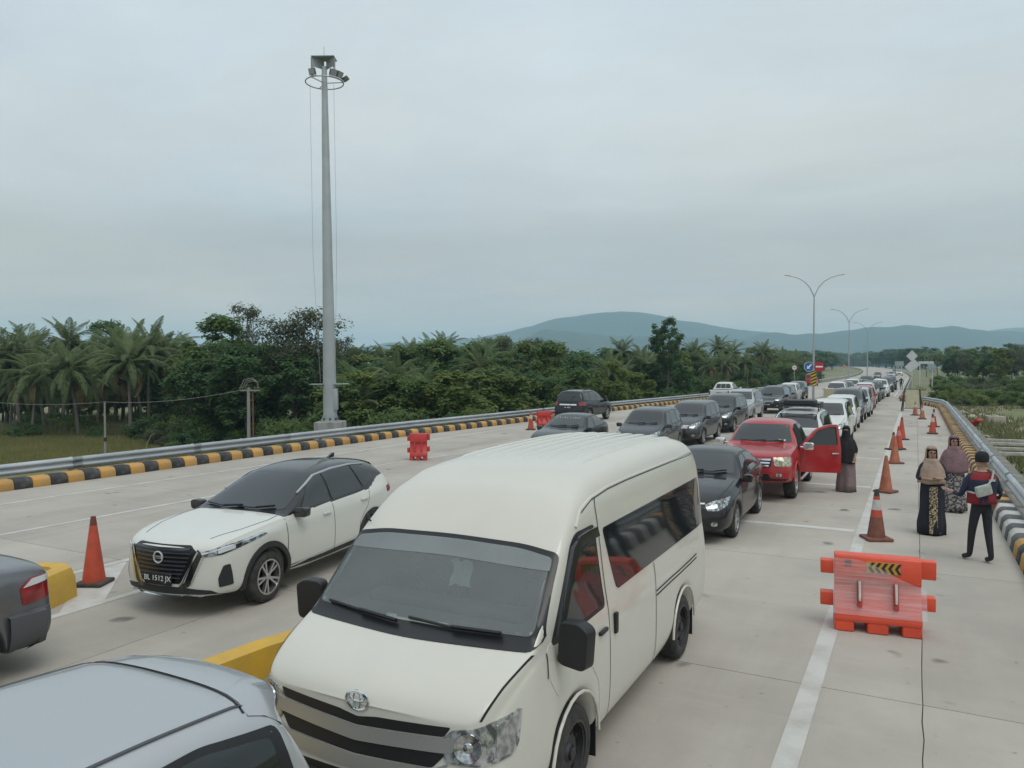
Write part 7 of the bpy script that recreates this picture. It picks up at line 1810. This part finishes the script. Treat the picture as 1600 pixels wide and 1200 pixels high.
LM = [(60, 'at the outer end of the paddy'), (130, 'behind the paddy, above the leaning trunks'), (185, 'behind the slim banded pole'), (250, 'under the big fanned palm'), (310, 'between the fanned palm and the utility pole'), (350, 'just before the utility pole'), (400, 'right behind the utility pole'), (450, 'past the utility pole'), (500, 'hard by the light mast'), (560, 'just past the light mast'), (620, 'before the lone red barrier'), (680, 'above the lone red barrier'), (740, 'beneath the palm with dead fronds'), (800, 'above the front of the van roof'), (860, 'above the middle of the van roof'), (920, 'above the black car driving away'), (975, 'by the yellow-green rounded tree'), (1030, 'before the tall round-topped tree'), (1075, 'under the tall round-topped tree'), (1120, 'above the grey people carrier'), (1165, 'above the white pickup driving away'), (1215, 'between the white pickup and the round speed sign'), (1300, 'by the round speed sign'), (9999, 'farthest up the road')]
def where(px): return next(t for a, t in LM if px < a)
LMR = [(1450, 'next to the diamond signs'), (1480, 'just beyond the grey sign frame'), (1515, 'behind the bend of the kerb'), (1550, 'above the rubble heap'), (1590, 'above the concrete block'), (9999, 'beyond the pale beams')]
def whereR(px): return next(t for a, t in LMR if px < a)
LOOK = {0: 'dark dense', 1: 'mid-green bushy', 2: 'grey-green airy', 3: 'yellow-green', 4: 'slender airy', 5: 'deep green round', 6: 'high-crowned'}
SLOOK = {0: 'mid-green', 1: 'yellow-green', 2: 'dark green', 3: 'grey-green'}
def rank(v, a, b, names=('front', 'middle', 'rear')): return names[0] if v < a else (names[1] if v < b else names[2])
# palms one can pick out, left to right
for px, d, top, lab in ((30, 74, 498, 'coconut palm at the far left edge of the grove'), (48, 70, 535, 'coconut palm with drooping fronds at the left above the paddy'), (97, 84, 488, 'tall palm spiking above the grove left of the leaning trunks'),
        (122, 70, 520, 'coconut palm with a leaning trunk second from the left front'), (203, 69, 508, 'big coconut palm with fanned crown above the slim pole'), (232, 80, 495, 'tall palm crown right of the big fanned palm'), (62, 92, 500, 'palm crown showing between the left edge palms'), (165, 90, 505, 'palm behind the big fanned one'),
        (290, 78, 512, 'palm leaning out left of the dark broadleaf tree'), (575, 52, 560, 'low bushy palm right of the floodlight mast'), (612, 56, 545, 'low wide palm above the red barrier'), (545, 48, 585, 'short drooping palm beside the mast pedestal'), (630, 84, 522, 'tall palm silhouetted against the hills'), (676, 88, 518, 'tall palm right of the silhouetted one'), (668, 60, 560, 'slender-trunked palm above the red barrier'),
        (730, 62, 528, 'large palm with hanging dead fronds left of the van roof line'), (716, 95, 514, 'palm top poking out behind the large hanging palm'), (850, 66, 575, 'low palm above the black car driving away'), (940, 80, 545, 'palm with upright fronds above the guardrail bend'), (905, 95, 560, 'small palm left of the upright one'), (978, 110, 522, 'palm crown left of the tall round tree')):
    palm(px, d, top, lab, near=d < 96, group=None)
GP = 'coconut palm within the dense grove behind the left guardrail'
for px, top, d in ((-12, 515, 82), (15, 530, 78), (70, 515, 76), (105, 525, 90), (150, 530, 79), (178, 540, 82), (190, 500, 92), (222, 520, 88), (246, 505, 82), (262, 525, 92), (110, 545, 74), (40, 545, 88), (555, 535, 86), (600, 530, 96), (690, 535, 78), (745, 525, 88), (775, 545, 80), (800, 535, 96), (820, 555, 84), (890, 545, 100), (925, 550, 104), (1010, 545, 118), (1060, 540, 128), (1215, 542, 165), (1235, 545, 180), (8, 520, 96), (80, 525, 98), (140, 512, 100), (180, 520, 104), (212, 530, 96), (252, 515, 100), (268, 540, 84), (20, 560, 84), (590, 560, 90), (648, 550, 100), (700, 560, 84), (760, 540, 105), (790, 560, 92), (870, 555, 112), (1000, 535, 125), (1095, 528, 135), (1125, 522, 140), (1150, 528, 130), (1185, 530, 150), (1110, 548, 118), (1170, 545, 120), (1205, 538, 160), (1225, 548, 150), (1245, 552, 175), (1265, 555, 190), (1082, 545, 122), (1140, 545, 112), (960, 560, 92), (1020, 560, 110)):
    palm(px, d, top, ('tall ' if top < 535 else 'low ') + 'coconut palm in the grove ' + where(px), False)
# broadleaf trees
for k, px, d, top, lab, wd in ((1, 340, 66, 492, 'broad dark green tree left of the mast, behind the utility pole', 1.15), (4, 384, 72, 464, 'slender airy tree whose tuft stands highest left of the mast', .9), (2, 440, 64, 478, 'open-branched tree with pale trunks left of the mast', 1.05), (2, 480, 66, 462, 'tallest open-branched tree just left of the mast', 1.1), (0, 385, 60, 545, 'dense dark tree at the utility pole', 1.2), (5, 300, 62, 545, 'dark round tree right of the palms', 1.0),
        (2, 540, 86, 512, 'thin airy tree right of the mast', .9), (0, 165, 105, 490, 'dark crown rising behind the left palm grove', .9), (6, 1042, 92, 496, 'tall round-topped tree standing above the skyline at the guardrail bend', .85), (0, 1065, 72, 560, 'dark dense tree below the tall round-topped one', .9), (3, 960, 68, 562, 'yellow-green rounded tree beside the guardrail bend', .9), (2, 765, 92, 513, 'grey-green airy tree behind the palms above the van', 1.1), (2, 835, 100, 517, 'second grey-green airy tree right of the first', 1.1)):
    tree(k, px, d, top, lab, None, wd)
GT = 'broadleaf tree in the dense wood behind the left guardrail'
for k in range(64):
    px = 250 + k * 15.8 + rv.uniform(-8, 8); top = lerp_tab([(250, 540), (320, 525), (420, 530), (500, 540), (560, 540), (700, 535), (800, 526), (860, 536), (920, 548), (1000, 540), (1050, 540), (1100, 542), (1180, 544), (1260, 556)], px) + rv.uniform(-6, 22)
    d = lerp_tab([(250, 78), (500, 72), (700, 80), (900, 95), (1050, 115), (1260, 170)], px) * rv.uniform(.82, 1.25); kd = rv.choice((0, 1, 3, 5, 1, 0)); tree(kd, px, d, top, LOOK[kd] + ' tree ' + where(px) + ', ' + rank(top, 540, 555, ('taller', 'middling', 'lower')), wide=rv.uniform(.9, 1.25))
for k in range(40):
    px = -60 + k * 8.9 + rv.uniform(-6, 6); d = rv.uniform(86, 118); kd = rv.choice((0, 1, 5)); tree(kd, px, d, rv.uniform(540, 600), 'shaded ' + LOOK[kd] + ' tree ' + where(px), wide=1.3)
for k in range(70):
    px = 545 + k * 9.9 + rv.uniform(-6, 6); gd = lerp_tab([(545, 38), (760, 43), (941, 60), (1052, 74), (1240, 125)], px); d = gd * rv.uniform(1.15, 1.75)
    top = lerp_tab([(545, 590), (700, 590), (900, 585), (1050, 578), (1240, 572)], px) + rv.uniform(-16, 16); kd = rv.choice((1, 3, 1, 0, 3)); tree(kd, px, d, top, 'small ' + LOOK[kd] + ' tree ' + where(px), 'small trees of the wood edge', rv.uniform(1.0, 1.5))
# understorey along the wood's edge
GS = 'leafy shrub at the foot of the wood behind the left guardrail'
for k in range(150):
    px = 235 + k * 6.9 + rv.uniform(-5, 5); gd = lerp_tab([(235, 60), (420, 54), (470, 44), (600, 38), (760, 43), (941, 60), (1052, 74), (1240, 125)], px); d = gd + rv.uniform(2, 17) * gd / 45; x, y = at(px, d)
    kd = rv.choice((0, 1, 2, 3, 0, 2)); sz_ = rv.uniform(.75, 1.5); shrub(kd, x, y, sz_ * (1 if d < 90 else 1.4), ('large ' if sz_ > 1.1 else 'small ') + SLOOK[kd] + ' shrub ' + where(px), 'understorey shrubs')
for k in range(60):
    px = rv.uniform(-60, 420); d = rv.uniform(69, 90); x, y = at(px, d); kd = rv.choice((0, 1, 2, 3)); shrub(kd, x, y, rv.uniform(.6, 1.2), 'low ' + SLOOK[kd] + ' shrub among the palm trunks ' + where(px), 'shrubs among the palms')
# right side: scrub, then trees toward the hills
G3 = 'weedy shrub on the slope beyond the right guardrail'
for k in range(210):
    px = rv.uniform(1432, 1680); d = math.exp(rv.uniform(math.log(46), math.log(175))); x, y = at(px, d)
    if x < xr(y) + 4.2 or (d < 80 and x < 8 + rv.random() * 5): continue
    kd = rv.choice((0, 1, 3, 0, 3)); shrub(kd, x, y, rv.uniform(.25, .62) * (1 + d / 130), rank(d, 75, 115, ('near ', 'midway ', 'far ')) + SLOOK[kd] + ' bush on the slope ' + whereR(px), 'shrubs on the right slope', sz=.8)
G4 = 'broadleaf tree in the hazy belt at the right'
for k in range(70):
    px = rv.uniform(1425, 1690); d = rv.uniform(125, 330); x, y = at(px, d)
    if x < xr(y) + 9: continue
    top = lerp_tab([(1425, 548), (1480, 541), (1530, 536), (1600, 530)], px) + (330 - d) * .04 + rv.uniform(-3, 12); kd = rv.choice((0, 1, 2, 5, 3, 2)); tree(kd, px, d, top, LOOK[kd] + ' tree in the ' + rank(d, 190, 260) + ' of the belt ' + whereR(px), 'trees in the belt at right', rv.uniform(.9, 1.3))
for px, d, top in ((1465, 220, 545), (1500, 240, 540), (1448, 260, 548), (1545, 190, 545)): palm(px, d, top, 'coconut palm among the tree belt at right', False, 'palms in the right tree belt')
tree(2, 1592, 150, 540, 'bare-looking grey tree at the right edge', None, .9)
# far belt across the bend and far left
G5 = 'far tree in the belt behind the road bend'
for k in range(85):
    px = 1205 + k * 3.0 + rv.uniform(-2, 2); d = rv.uniform(330, 640); x, y = at(px, d)
    if xl(y) - 10 < x < xr(y) + 10: continue
    top = lerp_tab([(1215, 549), (1300, 551), (1340, 550), (1400, 546), (1440, 545)], px) + rv.uniform(-4, 6); kd = rv.choice((0, 1, 5, 6)); tree(kd, px, d, top, 'far ' + LOOK[kd] + ' tree behind the road bend, ' + ('past' if px > 1355 else 'before') + ' the last lamp', 'far trees behind the bend', rv.uniform(1.6, 2.3))
# what lies behind all that reads as one mass: joined light crowns
def light_crown(seed, m):
    me = leaf_cloud('light', [(2.6 * math.cos(k * 2.4) * (.4 + .6 * (k % 3) / 2), 2.6 * math.sin(k * 2.4) * (.4 + .6 * (k % 4) / 3), 1.5 + 8.2 * ((k * .618) % 1), 1.3) for k in range(24)], 46, .42, m, seed)
    co = np.empty(len(me.vertices) * 3, np.float32); me.vertices.foreach_get('co', co); bpy.data.meshes.remove(me); return co.reshape(-1, 3)
def wood_mass(name, spots, m, label, seed):
    base = [light_crown(seed + q, m) for q in range(3)]; out = []
    for q, (px, d, top, wd) in enumerate(spots):
        x, y, z = place_z(px, d); s_ = max(z_at(top, d) - z, 2.0) / 10.4; sx = min(s_ * wd, 2.6); an = q * 1.9; c, sn = math.cos(an), math.sin(an); P = base[q % 3]
        out.append(np.c_[(P[:, 0] * c - P[:, 1] * sn) * sx + x, (P[:, 0] * sn + P[:, 1] * c) * sx + y, P[:, 2] * s_ + z])
    V = np.concatenate(out); n = len(V) // 4; me = bpy.data.meshes.new(name); me.vertices.add(len(V)); me.vertices.foreach_set('co', V.astype(np.float32).ravel())
    me.loops.add(4 * n); me.loops.foreach_set('vertex_index', np.arange(4 * n, dtype=np.int32)); me.polygons.add(n); me.polygons.foreach_set('loop_start', np.arange(0, 4 * n, 4, dtype=np.int32)); me.polygons.foreach_set('loop_total', np.full(n, 4, np.int32)); me.update(); me.materials.append(m)
    return tag(ob(name, me), label, kind='stuff')
sp_ = []
for k in range(60):
    px = 1236 + k * 3.7 + rv.uniform(-2, 2); d = rv.uniform(860, 1080); x, y = at(px, d)
    if xl(y) - 12 < x < xr(y) + 12: continue
    sp_.append((px, d, lerp_tab([(1240, 553), (1340, 551), (1450, 548)], px) + rv.uniform(-3, 5), 2.0))
wood_mass('far_wood', sp_, M_LF[0], 'hazy far-off wood closing the view behind the road bend', 70)
sp_ = [(rv.uniform(-30, 1230), rv.uniform(135, 240), 0, 1.4) for k in range(90)]
sp_ = [(px, d, lerp_tab([(0, 545), (300, 545), (500, 540), (800, 538), (1230, 550)], px) + rv.uniform(0, 18), wd) for px, d, _, wd in sp_]
wood_mass('deep_wood', sp_, M_LF[1], 'dim depth of the wood behind the palms and front trees', 80)

# ---- grasses: nobody could count them
def blades(name, pts, hmin, hmax, m, label, seed, wdt=.03, per=4):
    rs = np.random.RandomState(seed); P = np.array(pts); n = len(P) * per; P = np.repeat(P, per, 0) + np.c_[rs.normal(size=(n, 2)) * .14, np.zeros(n)]
    h = rs.uniform(hmin, hmax, n); a = rs.uniform(0, 6.28, n); wv = np.c_[np.cos(a), np.sin(a), np.zeros(n)] * wdt; ln = np.c_[rs.normal(size=(n, 2)) * .28, np.ones(n)] * h[:, None]
    V = np.stack([P - wv, P + wv, P + ln], 1).reshape(-1, 3); me = bpy.data.meshes.new(name); me.vertices.add(len(V)); me.vertices.foreach_set('co', V.astype(np.float32).ravel())
    me.loops.add(3 * n); me.loops.foreach_set('vertex_index', np.arange(3 * n, dtype=np.int32)); me.polygons.add(n); me.polygons.foreach_set('loop_start', np.arange(0, 3 * n, 3, dtype=np.int32)); me.polygons.foreach_set('loop_total', np.full(n, 3, np.int32)); me.update(); me.materials.append(m)
    return tag(ob(name, me), label, kind='stuff')
M_GR = mat('weed_green', (.125, .145, .050), rough=.8, c2=(.21, .195, .10), scale=.5, world=True, trans=.25); M_PD = mat('paddy_gold', (.25, .225, .080), rough=.85, c2=(.19, .20, .065), scale=.25, world=True, trans=.3)
pts = []
for k in range(9000):
    y = math.exp(rv.uniform(math.log(14), math.log(150))); x = xr(y) + 1.6 + abs(rv.gauss(0, 1)) * (3 + y * .16)
    if mnoise.noise(Vector((x * .18, y * .10, 5))) < -.12: continue
    pts.append((x, y, terrain_z(x, y)))
blades('grass', pts, .12, .50, M_GR, 'weedy grass beyond the right guardrail', 5, .035, 5)
pts = []
for k in range(7000):
    y = rv.uniform(6, 150); x = xl(y) - 1.2 - abs(rv.gauss(0, 1)) * 5; pts.append((x, y, terrain_z(x, y)))
blades('grass', pts, .15, .55, M_GR, 'rough grass on the bank behind the left guardrail', 6, .035, 4)
pf = MB(); FP = [(-58, 6), (-43, 22), (-44, 40), (-52, 58), (-66, 52), (-72, 30), (-80, 6)]
pz = -3.62
tag(ob('paddy_field', mk('paddy_field', [(x, y, pz) for x, y in FP], [tuple(range(len(FP)))], M_PD, smooth=False)), 'yellowing paddy field below the road at far left', kind='structure')
pts = []
for k in range(26000):
    px = rv.uniform(-30, 330); d = rv.uniform(50, 71); x, y = at(px, d); pts.append((x, y, max(terrain_z(x, y), pz)))
blades('paddy', pts, .25, .60, M_PD, 'ripening rice in the paddy at far left', 7, .04, 3)
pts = []
for k in range(9000):
    px = rv.uniform(-30, 420); d = rv.uniform(70, 80); x, y = at(px, d); pts.append((x, y, terrain_z(x, y)))
blades('tall_grass', pts, .7, 1.7, M_GR, 'tall grass in front of the palm trunks at left', 8, .06, 3)

# ================================================================= hills and air
M_HILL = mat('forested_hill', (.018, .036, .024), rough=.95, c2=(.032, .050, .030), scale=.012, world=True, bump=1.0, bscale=.05)
def ridge(name, prof, d, depth, label, seed):
    """a hill range: crest heights from its skyline, spurs running toward us; solid front and back slopes"""
    rs = random.Random(seed); xs_ = []; n = 90; a0, a1 = prof[0][0], prof[-1][0]; V = []; F = []; rows = 12
    for i in range(n + 1):
        px = a0 + (a1 - a0) * i / n; py = lerp_tab(prof, px) + 1.6 * mnoise.noise(Vector((px * .03, seed, 0))) + .7 * mnoise.noise(Vector((px * .11, seed, 4)))
        hz = max(z_at(py, d), -4)
        for j in range(rows + 1):
            t = j / rows; dd = d - depth * (1 - t) if j <= rows - 2 else d + depth * .6 * (j - rows + 2) / 2
            f = sstep(t * rows / (rows - 2)) if j <= rows - 2 else (.45 if j == rows - 1 else 0)
            sp_ = 1 + .35 * (1 - t) * mnoise.noise(Vector((px * .018 + t * .4, seed + 3, t * 2)))
            x, y = at(px, dd); V.append((x, y, -6 + (hz + 6) * f * (sp_ if 0 < t < .8 else 1)))
        if i:
            for j in range(rows): o = (i - 1) * (rows + 1) + j; F.append((o, o + rows + 1, o + rows + 2, o + 1))
    return tag(ob(name, mk(name, V, F, M_HILL, angle=0)), label, kind='structure')
ridge('hill', [(380, 590), (470, 570), (540, 548), (600, 538), (660, 536), (720, 533), (780, 524), (830, 513), (875, 503), (930, 496), (970, 494), (1020, 499), (1080, 507), (1130, 515), (1200, 523), (1300, 540), (1420, 570)], 4200, 1300, 'hazy blue main hill on the horizon', 2)
ridge('hill', [(740, 575), (800, 540), (850, 518), (900, 520), (960, 527), (1040, 527), (1120, 530), (1200, 534), (1320, 560)], 2900, 700, 'nearer dark blue shoulder before the main hill', 5)
ridge('hill', [(1090, 575), (1150, 535), (1190, 524), (1215, 521), (1240, 526), (1280, 524), (1330, 518), (1380, 514), (1420, 512), (1450, 515), (1490, 514), (1540, 519), (1600, 521), (1700, 518), (1850, 530), (2000, 560)], 3300, 900, 'blue hill range behind the right tree belt', 8)
ridge('hill', [(1450, 570), (1520, 522), (1570, 515), (1640, 512), (1760, 516), (1900, 540)], 5200, 900, 'faintest far hill at the right edge', 9)
ridge('hill', [(-500, 560), (-200, 535), (0, 530), (200, 538), (400, 560)], 4600, 900, 'far hill hidden behind the left palms', 12)
hm = bpy.data.materials.new('haze_air'); hm.use_nodes = True; t = hm.node_tree; t.nodes.clear(); o_ = t.nodes.new('ShaderNodeOutputMaterial'); pv = t.nodes.new('ShaderNodeVolumePrincipled')
pv.inputs['Color'].default_value = (.58, .84, 1.0, 1); pv.inputs['Density'].default_value = 2.4e-4; pv.inputs['Anisotropy'].default_value = 0.0
t.links.new(pv.outputs[0], o_.inputs['Volume'])
hb = MB(); hb.box((-2000, 2450, 158), (10400, 8100, 344)); hz_o = hb.build('haze', hm); tag(hz_o, 'pale humid haze over the plain', kind='stuff'); hz_o.display_type = 'WIRE'
